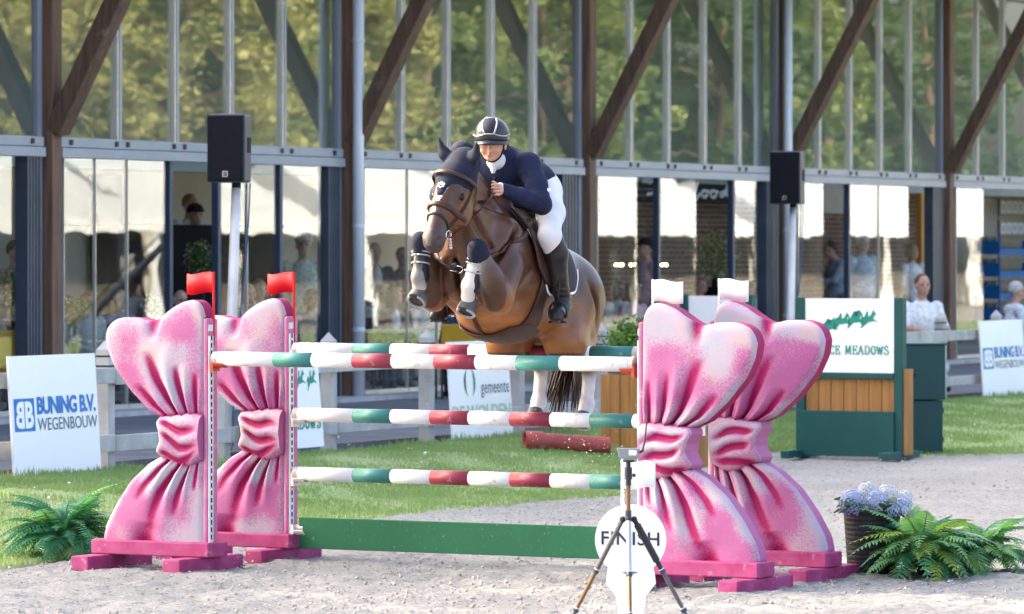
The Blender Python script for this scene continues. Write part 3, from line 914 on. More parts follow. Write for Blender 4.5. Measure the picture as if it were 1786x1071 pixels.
def coons(left, right, bottom, top, na, nb_):
    L = resample(left, nb_); R = resample(right, nb_); B = resample(bottom, na); T_ = resample(top, na)
    a = np.linspace(0, 1, na)[None, :, None]; b = np.linspace(0, 1, nb_)[:, None, None]
    S = (1 - a) * L[:, None] + a * R[:, None] + (1 - b) * B[None] + b * T_[None]
    S -= (1 - a) * (1 - b) * L[0] + a * (1 - b) * R[0] + (1 - a) * b * L[-1] + a * b * R[-1]
    return S, a[..., 0], b[..., 0]


UP_TOP = [(.75, 1.45), (.735, 1.50), (.71, 1.535), (.66, 1.562), (.60, 1.573), (.49, 1.57), (.43, 1.556), (.385, 1.552), (.34, 1.57), (.29, 1.60), (.22, 1.645), (.155, 1.672), (.09, 1.687), (.04, 1.67), (.012, 1.635), (0, 1.58)]
UP_L = [(.315, .945), (.42, .99), (.555, 1.105), (.68, 1.25), (.735, 1.36), (.75, 1.45)]
LO_L = [(.745, .125), (.768, .18), (.747, .265), (.667, .40), (.555, .545), (.42, .655), (.30, .715)]
LO_B = [(.745, .125), (.70, .11), (.62, .105), (.30, .10), (0, .10)]
TH = 0.13


def gauss(x, w): return np.exp(-(x / w) ** 2)


def lobe(kind, seed):
    na, nb_ = 90, 80
    if kind == 'up':
        S, a, b = coons(UP_L, [(0, .955), (0, 1.58)], [(.315, .945), (.16, .96), (0, .955)], UP_TOP, na, nb_)
        tb = b
    elif kind == 'lo':
        S, a, b = coons(LO_L, [(0, .10), (0, .70)], LO_B, [(.30, .715), (.2, .69), (.10, .655), (0, .70)], na, nb_)
        tb = 1 - b                       # 0 at the knot
    else:
        na, nb_ = 50, 46
        S, a, b = coons([(.325, .705), (.34, .735), (.30, .80), (.31, .86), (.338, .915), (.32, .955)], [(0, .68), (0, .975)],
                        [(.325, .705), (.25, .68), (.15, .638), (.08, .64), (0, .68)], [(.32, .955), (.22, .965), (.10, .985), (0, .975)], na, nb_)
        tb = b
    a = a + 0 * tb; tb = tb + 0 * a
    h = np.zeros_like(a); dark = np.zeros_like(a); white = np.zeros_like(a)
    if kind == 'kn':
        for c0, sl, dp in ((0.72, -0.22, 0.030), (0.42, -0.25, 0.028), (0.15, 0.1, 0.016)):
            q = tb - c0 - sl * (a - 0.5) - 0.05 * np.sin(a * 7 + seed)
            lo = np.clip((a - 0.04) / 0.2, 0, 1) * np.clip((1.02 - a) / 0.35, 0.0, 1)
            g = gauss(q, 0.085) * lo
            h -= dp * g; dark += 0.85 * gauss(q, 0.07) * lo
        h += 0.055 * np.sin(pi * np.clip(tb, 0, 1)) ** 0.5
        white = 0.30 + 0.30 * (vnoise(S[..., 0] * 9 + seed, S[..., 1] * 9) - 0.4)
        de = np.minimum(a * 0.33, np.minimum(tb, 1 - tb) * 0.28)
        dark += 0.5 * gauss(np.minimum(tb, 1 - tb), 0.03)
    else:
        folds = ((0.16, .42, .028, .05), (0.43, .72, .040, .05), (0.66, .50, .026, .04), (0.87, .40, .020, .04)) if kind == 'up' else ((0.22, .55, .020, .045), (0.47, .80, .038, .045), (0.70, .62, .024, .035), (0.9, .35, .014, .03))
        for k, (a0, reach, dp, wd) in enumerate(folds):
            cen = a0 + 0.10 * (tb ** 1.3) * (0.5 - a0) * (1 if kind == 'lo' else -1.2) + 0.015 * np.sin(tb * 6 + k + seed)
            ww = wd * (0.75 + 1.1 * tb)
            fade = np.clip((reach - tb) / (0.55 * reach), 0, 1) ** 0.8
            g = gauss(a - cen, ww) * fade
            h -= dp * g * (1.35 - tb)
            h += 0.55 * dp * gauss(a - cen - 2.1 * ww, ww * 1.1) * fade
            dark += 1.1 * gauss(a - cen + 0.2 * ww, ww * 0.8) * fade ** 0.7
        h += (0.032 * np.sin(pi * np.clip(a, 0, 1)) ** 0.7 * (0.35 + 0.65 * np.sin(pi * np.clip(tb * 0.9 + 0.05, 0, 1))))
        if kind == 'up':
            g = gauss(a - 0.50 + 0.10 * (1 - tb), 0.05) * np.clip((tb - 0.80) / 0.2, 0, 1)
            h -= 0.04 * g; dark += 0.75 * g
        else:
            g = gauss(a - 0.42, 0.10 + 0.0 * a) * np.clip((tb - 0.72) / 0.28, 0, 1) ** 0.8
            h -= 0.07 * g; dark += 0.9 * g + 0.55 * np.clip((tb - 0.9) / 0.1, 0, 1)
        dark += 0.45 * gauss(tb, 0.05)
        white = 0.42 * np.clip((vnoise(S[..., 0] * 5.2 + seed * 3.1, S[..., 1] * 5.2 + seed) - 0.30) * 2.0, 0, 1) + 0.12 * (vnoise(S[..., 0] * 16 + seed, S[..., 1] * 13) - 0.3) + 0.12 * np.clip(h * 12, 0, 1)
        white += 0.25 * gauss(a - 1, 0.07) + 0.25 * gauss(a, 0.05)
        if kind == 'up': white += 0.22 * gauss(tb - 0.95, 0.1)
        Wd = 0.62; Hd = 0.62
        de = np.minimum(np.minimum(a * Wd, (1 - a) * 0.5 + 0.02), (1 - tb) * Hd + (0.0 if kind == 'up' else 0.03))
        de = np.minimum(de, tb * Hd + 0.015)
    e = np.clip(de / 0.05, 0, 1)
    h -= 0.032 * (1 - np.sqrt(np.clip(1 - (1 - e) ** 2, 0, 1)))
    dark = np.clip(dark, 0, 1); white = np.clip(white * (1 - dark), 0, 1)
    return S, h, dark, white


def wing(name, label, P, sgn, seed, cups, group='pink bow shaped jump wings'):
    E = U * sgn                          # outward along the wing
    FN = -W                              # towards the camera
    root = thing(name, label, 'jump wing', P, group)
    mp = lambda e, z, f: P + E * e + Z3 * z + FN * f
    for kind, nm in (('up', 'upper_bow_loop'), ('lo', 'lower_bow_loop'), ('kn', 'bow_knot')):
        S, h, dark, white = lobe(kind, seed)
        m_, n = h.shape
        ex = 0.012 if kind == 'kn' else 0.0
        V = []; C = []
        for i in range(m_):
            for j in range(n):
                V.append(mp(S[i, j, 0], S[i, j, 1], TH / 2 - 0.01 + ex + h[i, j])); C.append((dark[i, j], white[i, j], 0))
        # plain back
        for i in range(m_):
            for j in range(n):
                V.append(mp(S[i, j, 0], S[i, j, 1], -TH / 2 - ex)); C.append((0.1, 0.2, 0))
        F = []
        nf = m_ * n
        for i in range(m_ - 1):
            for j in range(n - 1):
                f = (i * n + j, i * n + j + 1, (i + 1) * n + j + 1, (i + 1) * n + j)
                F.append(f if sgn > 0 else f[::-1])
                g = tuple(nf + q for q in f)
                F.append(g[::-1] if sgn > 0 else g)
        ring = [j for j in range(n)] + [i * n + n - 1 for i in range(1, m_)] + [(m_ - 1) * n + j for j in range(n - 2, -1, -1)] + [i * n for i in range(m_ - 2, 0, -1)]
        nr = len(ring); k0 = len(V)
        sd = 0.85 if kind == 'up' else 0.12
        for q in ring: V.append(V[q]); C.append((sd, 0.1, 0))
        for q in ring: V.append(V[nf + q]); C.append((sd, 0.1, 0))
        for q in range(nr):
            q2 = (q + 1) % nr
            F.append((k0 + q, k0 + nr + q, k0 + nr + q2, k0 + q2) if sgn > 0 else (k0 + q2, k0 + nr + q2, k0 + nr + q, k0 + q))
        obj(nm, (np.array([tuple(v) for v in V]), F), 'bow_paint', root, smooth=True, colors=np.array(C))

    def bx(e0, e1, f0, f1, z0, z1):
        return MB().hexa([mp(e, z, f) for z in (z0, z1) for e, f in ((e0, f0), (e0, f1), (e1, f1), (e1, f0))])
    obj('standard', bx(-0.032, 0.002, -0.068, 0.056, 0.085, 1.57), 'bow_post', root, bevel=0.014)
    tr = obj('cup_track', bx(-0.041, -0.032, 0.0, 0.045, 0.16, 1.46), 'track_white', root)
    mb = MB(); z = 0.19
    while z < 1.44:
        mb.hexa([mp(e, zz_, f) for zz_ in (z, z + 0.03) for e, f in ((-0.044, 0.016), (-0.044, 0.028), (-0.041, 0.028), (-0.041, 0.016))]); z += 0.046
    tag(obj('keyhole', mb, 'slot_black', tr), kind='stuff')
    obj('height_plate', bx(-0.038, -0.032, 0.0, 0.045, 1.49, 1.53), 'track_white', root)
    obj('base_beam', bx(-0.085, 0.80, -0.10, 0.125, 0.082, 0.172), 'bow_base', root, bevel=0.008)
    for e0 in (-0.03, 0.66):
        obj('foot', bx(e0, e0 + 0.13, -0.36, 0.36, -0.015, 0.080), 'bow_base', root, bevel=0.008)
    for z, mt in cups:
        cb = bx(-0.075, -0.055, -0.02, 0.06, z - 0.075, z + 0.01)
        c_ = obj('pole_cup', cb, mt, root)
        A = []
        for q in range(7):
            th = pi + pi * (0.15 + 0.7 * q / 6)
            A.append([mp(-0.075, z + 0.052 * sin(th), 0.02 + 0.052 * cos(th)), mp(-0.15, z + 0.052 * sin(th), 0.02 + 0.052 * cos(th))])
        mb = MB(); mb.grid(np.array([[tuple(p) for p in rr] for rr in A])); obj('cup_tray', mb, mt, c_, solid=0.006)
    return root


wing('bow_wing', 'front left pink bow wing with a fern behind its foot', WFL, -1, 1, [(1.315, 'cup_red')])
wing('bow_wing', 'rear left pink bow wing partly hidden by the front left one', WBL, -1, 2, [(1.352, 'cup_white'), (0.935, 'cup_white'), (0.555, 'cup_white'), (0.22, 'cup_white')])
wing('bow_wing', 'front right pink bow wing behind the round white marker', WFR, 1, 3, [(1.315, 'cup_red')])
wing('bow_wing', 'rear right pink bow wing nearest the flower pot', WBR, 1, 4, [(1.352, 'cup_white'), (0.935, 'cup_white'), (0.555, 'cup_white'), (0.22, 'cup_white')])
STR = [(0, .143, 'white'), (.143, .24, 'green'), (.24, .34, 'white'), (.34, .437, 'red'), (.437, .54, 'white'), (.54, .64, 'red'), (.64, .737, 'white'), (.737, .84, 'green'), (.84, 1, 'white')]


def pole(label, A, B, r=0.045):
    root = thing('jump_pole', label, 'jump pole', A, 'striped jump poles')
    for i, (t0, t1, c) in enumerate(STR):
        p = A.lerp(B, t0); q = A.lerp(B, t1)
        mb = MB(); mb.tube([p, q], r, 20)
        o = obj(c + '_band', mb, 'pole_' + c, root, smooth=False)
        for f in o.data.polygons: f.use_smooth = len(f.vertices) == 4
        if i in (0, len(STR) - 1):
            e = p if i == 0 else q; d = (A - B).normalized() if i == 0 else (B - A).normalized()
            mb = MB(); mb.tube([e, e + d * 0.035], r * 1.04, 20); obj('end_cap', mb, 'pole_end', root, smooth=False)
    return root


def jp(P, Q, z, g0=0.10):
    d = (Q - P).normalized()
    return P + d * g0 - W * 0.02 + Z3 * z, Q - d * g0 - W * 0.02 + Z3 * z


pole('top pole of the front row, nearest striped pole under the horse', *jp(WFL, WFR, 1.318))
pole('top striped pole of the rear row, a sliver seen above the front pole', *jp(WBL, WBR, 1.356))
pole('middle striped pole hanging on the rear wings', *jp(WBL, WBR, 0.938))
pole('lowest striped pole just above the green plank', *jp(WBL, WBR, 0.558))
A, B = jp(WBL, WBR, 0.08, 0.10)
pl = thing('jump_plank', 'long dark green plank along the bottom of the jump', 'jump plank', A)
mb = MB(); mb.hexa([A - W * 0.015, B - W * 0.015, B + W * 0.015, A + W * 0.015] + [p + Z3 * 0.20 for p in (A - W * 0.015, B - W * 0.015, B + W * 0.015, A + W * 0.015)])
obj('board', mb, 'plank_green', pl, bevel=0.005)
for e, d in ((A, -1), (B, 1)):
    mb = MB(); mb.tube([e + U * d * -0.03 + Z3 * 0.13, e + U * d * 0.05 + Z3 * 0.13], 0.02, 8); obj('hook', mb, 'cup_white', pl)


def flag(label, P, sgn, mat, e0=0.0, ztop=1.86, rodm=None):
    root = thing('flag', label, 'flag', P + Z3 * 1.5, 'flags on the jump wings')
    E = U * sgn
    p = P + E * e0 + W * 0.02
    mb = MB(); mb.tube([p + Z3 * 1.40, p + Z3 * ztop], 0.008, 8); obj('flag_rod', mb, mat, root)
    A = []
    for i in range(15):
        x = 0.006 + 0.195 * i / 14
        wv = 0.006 * sin(i / 14 * 2 * pi + 0.3); dv = 0.006 * sin(i / 14 * pi * 2)
        A.append([p + E * x + W * wv + Z3 * (ztop - 0.132 + dv - 0.01 * i / 14), p + E * x + W * wv + Z3 * (ztop - 0.004 + dv - 0.008 * i / 14)])
    mb = MB(); mb.grid(np.array([[tuple(q) for q in rr] for rr in A])); obj('flag_sheet', mb, mat, root, smooth=True, solid=0.004)


flag('red flag on the front left bow wing', WFL, -1, 'flag_red', -0.03)
flag('red flag on the rear left bow wing', WBL, -1, 'flag_red', -0.03, 1.855)
flag('white flag on the front right bow wing', WFR, 1, 'flag_white', 0.03, 1.822)
flag('white flag on the rear right bow wing', WBR, 1, 'flag_white', 0.0, 1.822)

# ------------------------------------------------------------------ lettering
def text2d(txt, res=3, bold=0.0, spacing=1.0):
    cu = bpy.data.curves.new('lettering', 'FONT'); cu.body = txt; cu.resolution_u = res; cu.offset = bold; cu.space_character = spacing
    o = bpy.data.objects.new('lettering', cu); col.objects.link(o)
    dg = bpy.context.evaluated_depsgraph_get()
    me = o.evaluated_get(dg).to_mesh()
    V = np.array([v.co[:2] for v in me.vertices]); F = [tuple(p.vertices) for p in me.polygons]
    o.evaluated_get(dg).to_mesh_clear()
    bpy.data.objects.remove(o); bpy.data.curves.remove(cu)
    V -= V.min(0); V /= V.max(0)
    return V, F


def lettering(name, V, F, mapf, mat, parent, u0, v0, wd, ht, lift=0.004, mirror=False):
    P = [mapf(u0 + (1 - u if mirror else u) * wd, v0 + v * ht, lift) for u, v in V]
    if mirror: F = [f[::-1] for f in F]
    return obj(name, (np.array([tuple(p) for p in P]), F), mat, parent)


GL = {   # calligraphic capitals, unit height, unit-ish width
    'S': ([[(.75, .8), (.6, .97), (.35, 1), (.15, .85), (.18, .65), (.5, .5), (.8, .35), (.82, .15), (.6, 0), (.3, .02), (.12, .22)]], .95),
    'P': ([[(.2, 0), (.2, 1)], [(.05, 0), (.38, 0)], [(.05, 1), (.5, 1), (.8, .9), (.85, .72), (.75, .55), (.5, .47), (.2, .47)]], .9),
    'R': ([[(.2, 0), (.2, 1)], [(.05, 0), (.38, 0)], [(.05, 1), (.5, 1), (.78, .9), (.82, .74), (.72, .58), (.48, .5), (.2, .5)], [(.48, .5), (.9, 0)], [(.75, 0), (1.02, 0)]], 1.05),
    'U': ([[(.2, 1), (.2, .3), (.3, .07), (.52, 0), (.75, .08), (.85, .3), (.85, 1)], [(.03, 1), (.38, 1)], [(.7, 1), (1.0, 1)]], 1.05),
    'C': ([[(.85, .78), (.7, .97), (.45, 1), (.2, .82), (.14, .5), (.2, .18), (.45, 0), (.7, .03), (.88, .22)]], .98),
    'G': ([[(.85, .78), (.7, .97), (.45, 1), (.2, .82), (.14, .5), (.2, .18), (.45, 0), (.72, .03), (.85, .15), (.85, .42)], [(.62, .42), (1, .42)]], 1.02),
    'E': ([[(.2, 0), (.2, 1)], [(.05, 1), (.78, 1), (.8, .78)], [(.05, 0), (.8, 0), (.84, .24)], [(.2, .52), (.6, .52)], [(.6, .4), (.6, .64)]], .92),
    'M': ([[(.15, 0), (.2, 1)], [(.0, 0), (.3, 0)], [(.05, 1), (.22, 1), (.55, .1), (.9, 1), (1.08, 1)], [(.95, 1), (1.0, 0)], [(.85, 0), (1.15, 0)]], 1.25),
    'A': ([[(.1, 0), (.5, 1), (.9, 0)], [(0, 0), (.25, 0)], [(.72, 0), (1.05, 0)], [(.25, .35), (.75, .35)]], 1.05),
    'D': ([[(.2, 0), (.2, 1)], [(.05, 0), (.5, 0), (.82, .18), (.92, .5), (.82, .83), (.5, 1), (.05, 1)]], 1.03),
    'O': ([[(.5, 1), (.22, .85), (.12, .5), (.22, .15), (.5, 0), (.78, .15), (.88, .5), (.78, .85), (.5, 1)]], 1.0),
    'W': ([[(.08, 1), (.32, 0), (.55, .85), (.78, 0), (1.05, 1)], [(-.05, 1), (.24, 1)], [(.9, 1), (1.18, 1)]], 1.2),
    ' ': ([], .55)}


def penned(txt):
    V = []; F = []; L = []; x = 0
    ns = 0
    for ch in txt:
        ps, wdt = GL[ch]
        for ph in ps:
            for (x0, y0), (x1, y1) in zip(ph[:-1], ph[1:]):
                n0 = len(V); nx, ny = 0.10, 0.028
                dx, dy = x1 - x0, y1 - y0; l_ = math.hypot(dx, dy) or 1
                # nib: wide across, thin along the vertical
                wx = nx if abs(dy) > abs(dx) * 0.4 else nx * 0.4
                px_, py_ = (-dy / l_, dx / l_)
                hw = wx * abs(px_) + ny * abs(py_) + 0.012
                ex, ey = dx / l_ * 0.02, dy / l_ * 0.02
                V += [(x + x0 - ex - px_ * hw, y0 - ey - py_ * hw), (x + x1 + ex - px_ * hw, y1 + ey - py_ * hw), (x + x1 + ex + px_ * hw, y1 + ey + py_ * hw), (x + x0 - ex + px_ * hw, y0 - ey + py_ * hw)]
                L += [ns * 0.00012] * 4; F.append((n0, n0 + 1, n0 + 2, n0 + 3)); ns += 1
        x += wdt + 0.1
    V = np.array(V); V[:, 0] -= V[:, 0].min(); V[:, 0] /= V[:, 0].max()
    return V, F, L


def serif(name, txt, mapf, mat, parent, u0, v0, wd, ht):
    V, F, L = penned(txt)
    P = [mapf(u0 + u * wd, v0 + v * ht, 0.003 + l_) for (u, v), l_ in zip(V, L)]
    return obj(name, (np.array([tuple(p) for p in P]), F), mat, parent)


HORSE2D = [(0.0, .40), (.05, .52), (.13, .58), (.12, .68), (.17, .64), (.22, .60), (.33, .62), (.36, .80), (.40, .90), (.47, .88), (.48, .78), (.45, .66), (.58, .66), (.68, .82), (.74, .90), (.76, .97), (.79, .90), (.88, .80), (.92, .72), (.88, .70), (.80, .73), (.76, .62), (.74, .52), (.84, .50), (.95, .42), (.99, .46), (.95, .36), (.84, .43), (.72, .42), (.60, .40), (.48, .38), (.34, .38), (.28, .28), (.20, .22), (.10, .10), (.02, .12), (.09, .17), (.17, .28), (.20, .38), (.16, .30), (.06, .26), (.13, .36), (.15, .46), (.07, .44)]


def horse_logo(mapf, parent, u0, v0, wd, ht, n=4):
    V = []; F = []
    for i in range(n):
        k = len(V); t = i / max(1, n - 1)
        ox = u0 + wd * 0.72 * t; oy = v0 + ht * (0.05 + 0.28 * sin(t * pi * 0.62) + 0.04 * (i % 2)); s_ = wd * 0.33; sh = ht * 0.80
        V += [mapf(ox + x * s_, oy + y * sh, 0.003 + 0.0004 * i) for x, y in HORSE2D]
        F.append(tuple(range(k, k + len(HORSE2D))))
    bm = bmesh.new()
    vs = [bm.verts.new(tuple(v)) for v in V]
    for f in F: bm.faces.new([vs[i] for i in f])
    bmesh.ops.triangulate(bm, faces=bm.faces[:])
    VV = np.array([v.co[:] for v in bm.verts]); bm.verts.index_update()
    FF = [tuple(v.index for v in f.verts) for f in bm.faces]
    bm.free()
    obj('emblem', (VV, FF), 'sign_green', parent)


def fence_sign(label, px0, px1, ytop0, ybot0, name='banner_board', lean=0.06, cat='sign'):
    o_ = OFF_F + 0.20
    s0, zb = AT(px0, ybot0, o_); s1, _ = AT(px1, ybot0, o_); _, zt = AT(px0, ytop0, o_)
    root = thing(name, label, cat, FS(s0, o_, zb))
    Hh = zt - zb; Wd = s1 - s0

    def mapf(u, v, l_=0.0): return FS(s0 + u * Wd, o_ + 0.02 + l_ - lean * v, zb + v * Hh)
    mb = MB(); mb.hexa([mapf(u, v, l_) for v in (0, 1) for u, l_ in ((0, -0.02), (0, 0), (1, 0), (1, -0.02))])
    obj('board', mb, 'sign_white', root)
    return root, mapf


tB = text2d('BUNING B.V.', bold=0.035, spacing=0.92); tW = text2d('WEGENBOUW', spacing=1.0); tb1 = text2d('B', bold=0.04)
for lab, a, b_, y0, y1 in (('white board with blue lettering on the fence at the far left', 22, 173, 622, 832), ('white board with blue lettering on the fence behind the green cabinet', 1714, 1788, 560, 694)):
    rt, mf = fence_sign(lab, a, b_, y0, y1)
    lettering('blue_lettering', *tB, mf, 'sign_blue', rt, 0.29, 0.505, 0.68, 0.15)
    lettering('grey_lettering', *tW, mf, 'sign_slate', rt, 0.29, 0.37, 0.69, 0.105)
    mb = MB(); mb.hexa([mf(u, v, l_) for v in (0.37, 0.645) for u, l_ in ((0.03, 0.001), (0.03, 0.003), (0.26, 0.003), (0.26, 0.001))]); lg = obj('logo_plate', mb, 'sign_blue', rt)
    lettering('logo_letter', *tb1, mf, 'sign_white', lg, 0.15, 0.395, 0.095, 0.225, 0.0045)
    lettering('logo_letter', *tb1, mf, 'sign_white', lg, 0.045, 0.395, 0.095, 0.225, 0.0045, mirror=True)
rt, mf = fence_sign('white board with a green ring and pale green lettering behind the poles', 787, 892, 597, 769)
lettering('grey_lettering', *text2d('gemeente', spacing=1.05), mf, 'sign_slate', rt, 0.50, 0.415, 0.47, 0.155)
lettering('green_lettering', *text2d('DE WOLDEN', bold=0.03), mf, 'sign_pale_green', rt, 0.01, 0.20, 0.97, 0.15)
for sg, mt in ((-1, 'sign_dark_green'), (1, 'sign_green')):
    A = []
    for i in range(25):
        th = radians(-80 + 165 * i / 24); k = sin(pi * (i + 0.6) / 25.2)
        A.append([mf(0.32 + sg * 0.095 * cos(th), 0.58 + 0.15 * sin(th), 0.003), mf(0.32 + sg * (0.095 - 0.035 * k) * cos(th), 0.58 + 0.15 * sin(th), 0.003)])
    mb = MB(); mb.grid(np.array([[tuple(p) for p in rr] for rr in A]), flip=sg > 0); obj('ring', mb, mt, rt)
rt, mf = fence_sign('white board with green horse emblem half hidden by the rear left wing', 430, 562, 646, 789)
horse_logo(mf, rt, 0.52, 0.55, 0.42, 0.40, 3)
serif('green_lettering', 'SPRUCE', mf, 'sign_green', rt, 0.03, 0.24, 0.39, 0.15)
serif('green_lettering', 'MEADOWS', mf, 'sign_green', rt, 0.46, 0.24, 0.51, 0.15)

# script lettering on the menu board
sF, zF = AT(1206, 345, -2.99); sG, zG = AT(1278, 317, -2.99)
def bpath(paths, s0, z0, ws, hs, r, name, parent, mat='chalk'):
    for ph in paths:
        Q = resample(ph, 26)
        mb = MB(); mb.tube([FS(s0 + x * ws, -2.99, z0 + y * hs) for x, y in Q], [r * (0.75 + 0.5 * abs(sin(i * 0.5))) for i in range(26)], 6, flat=1.0)
        obj(name, mb, mat, parent)
bpath([[(.0, -.1), (.09, .3), (.14, .9), (.17, 1.0), (.13, .85), (.06, .2), (.05, -.25), (.10, -.1), (.2, .25)],
       [(.36, .42), (.27, .45), (.22, .2), (.29, 0), (.37, .15), (.37, .4), (.42, .42)],
       [(.58, .42), (.49, .45), (.44, .2), (.51, 0), (.59, .15), (.59, .4), (.64, .40)],
       [(.80, .42), (.71, .45), (.66, .2), (.72, 0), (.80, .2), (.88, .98), (.84, .5), (.84, .05), (.92, 0), (1.0, .12)]], sF, zF, sG - sF, zG - zF, 0.022, 'chalk_letter', board)
sF, zF = AT(1120, 322, -2.99); sG, zG = AT(1142, 314, -2.99)
bpath([[(0, 0), (.1, 1), (.3, .2), (.4, 1), (.6, 0), (.8, .9), (.9, .2)]], sF, zF, sG - sF, zG - zF, 0.010, 'chalk_letter', board)
sF, zF = AT(1128, 341, -2.99); sG, zG = AT(1143, 332, -2.99)
bpath([[(0, 0), (.2, .5), (.4, .2), (1, 1)]], sF, zF, sG - sF, zG - zF, 0.014, 'chalk_letter', board)

# ------------------------------------------------------------------ green wooden display units
def display(label, px0, px1, ybase, z0, full=True):
    A = GP(px0, ybase, z0); B = A + (U * 0.94 + W * 0.0) * 1.0
    B = A + U * ((px1 - px0) / FPX * A.y / 0.866 * 0.985)
    Wd = (B - A).length
    root = thing('display_unit', label, 'display stand', A)
    def bx(u0, u1, f0, f1, za, zb): return MB().hexa([A + U * u - W * f + Z3 * z for z in (za, zb) for u, f in ((u0, f0), (u0, f1), (u1, f1), (u1, f0))])
    for u0 in (0, Wd - 0.09):
        obj('post', bx(u0, u0 + 0.09, -0.05, 0.05, 0.03, 1.54), 'green_paint', root, bevel=0.006)
        obj('foot', bx(u0 + 0.0, u0 + 0.09, -0.35, 0.38, 0.0, 0.075), 'green_paint', root, bevel=0.008)
    obj('sign_panel', bx(0.095, Wd - 0.095, 0.02, 0.035, 0.82, 1.53), 'sign_white', root)
    obj('rail', bx(0.09, Wd - 0.09, 0.0, 0.06, 0.765, 0.82), 'green_paint', root, bevel=0.004)
    n = 7
    for k in range(n):
        a = 0.095 + (Wd - 0.19) * k / n
        obj('plank', bx(a + 0.003, a + (Wd - 0.19) / n - 0.003, -0.02, 0.022, 0.03, 0.763), 'plank_wood', root, bevel=0.003)
    obj('plank', bx(Wd + 0.002, Wd + 0.026, -0.14, 0.03, 0.04, 0.86), 'plank_wood', root, bevel=0.003)
    obj('plank', bx(-0.03, -0.003, -0.16, -0.02, 0.04, 0.80), 'plank_wood', root, bevel=0.003)
    obj('lower_panel', bx(0.02, Wd - 0.08, 0.055, 0.075, 0.02, 0.455), 'green_paint', root, bevel=0.004)
    mf = lambda u, v, l_=0.0: A + U * (0.095 + u * (Wd - 0.19)) - W * (0.035 + l_) + Z3 * (0.82 + v * 0.71)
    horse_logo(mf, root, 0.17, 0.45, 0.62, 0.36)
    serif('green_lettering', 'SPRUCE', mf, 'sign_green', root, 0.02, 0.25, 0.38, 0.115)
    serif('green_lettering', 'MEADOWS', mf, 'sign_green', root, 0.45, 0.25, 0.50, 0.115)
    return root


display('green framed stand with white horse emblem panel and wooden planks beside the cabinet', 1392, 1572, 797, 0.0)
# second one, seen from behind between the right-hand wings
A = P3(1189, 640, 52.0); A.z = 0.12
root = thing('display_unit', 'pale grey panel on green posts behind the two white flags', 'display stand', A)
def bx2(u0, u1, f0, f1, za, zb): return MB().hexa([A + U * u - W * f + Z3 * z for z in (za, zb) for u, f in ((u0, f0), (u0, f1), (u1, f1), (u1, f0))])
for u0 in (0.0, 0.78):
    obj('post', bx2(u0, u0 + 0.085, -0.05, 0.05, -0.1, 1.40), 'green_paint', root, bevel=0.006)
    obj('foot', bx2(u0, u0 + 0.085, -0.3, 0.3, -0.1, -0.03), 'green_paint', root)
obj('sign_panel', bx2(0.088, 0.777, -0.01, 0.01, 0.55, 1.385), 'sign_white', root)
obj('rail', bx2(0.088, 0.777, -0.03, 0.03, 0.48, 0.545), 'green_paint', root)

# dark green cabinet
A = GP(1570, 793, 0.0)
root = thing('green_cabinet', 'dark green metal equipment cabinet with a vent slot in front of the fence', 'cabinet', A)
UC = Vector((0.985, 0.17, 0)).normalized(); WC = Vector((-0.17, 0.985, 0)).normalized()
def bxc(u0, u1, f0, f1, za, zb): return MB().hexa([A + UC * u - WC * f + Z3 * z for z in (za, zb) for u, f in ((u0, f0), (u0, f1), (u1, f1), (u1, f0))])
obj('lower_body', bxc(0.02, 0.43, -0.40, 0.0, -0.02, 0.525), 'cabinet_green', root, bevel=0.008)
up = obj('upper_body', bxc(0.0, 0.45, -0.43, 0.02, 0.533, 1.065), 'cabinet_green', root, bevel=0.008)
obj('lid', bxc(-0.01, 0.46, -0.44, 0.03, 1.065, 1.085), 'cabinet_green', root, bevel=0.006)
obj('vent_slot', bxc(0.05, 0.155, 0.0215, 0.024, 0.75, 0.79), 'slot_black', up, bevel=0.0)
for z in (0.12, 0.40):
    obj('hinge', MB().hexa([A + UC * u - WC * f + Z3 * zz_ for zz_ in (z, z + 0.05) for u, f in ((0.431, -0.05), (0.431, -0.02), (0.445, -0.02), (0.445, -0.05))]), 'slot_black', root)

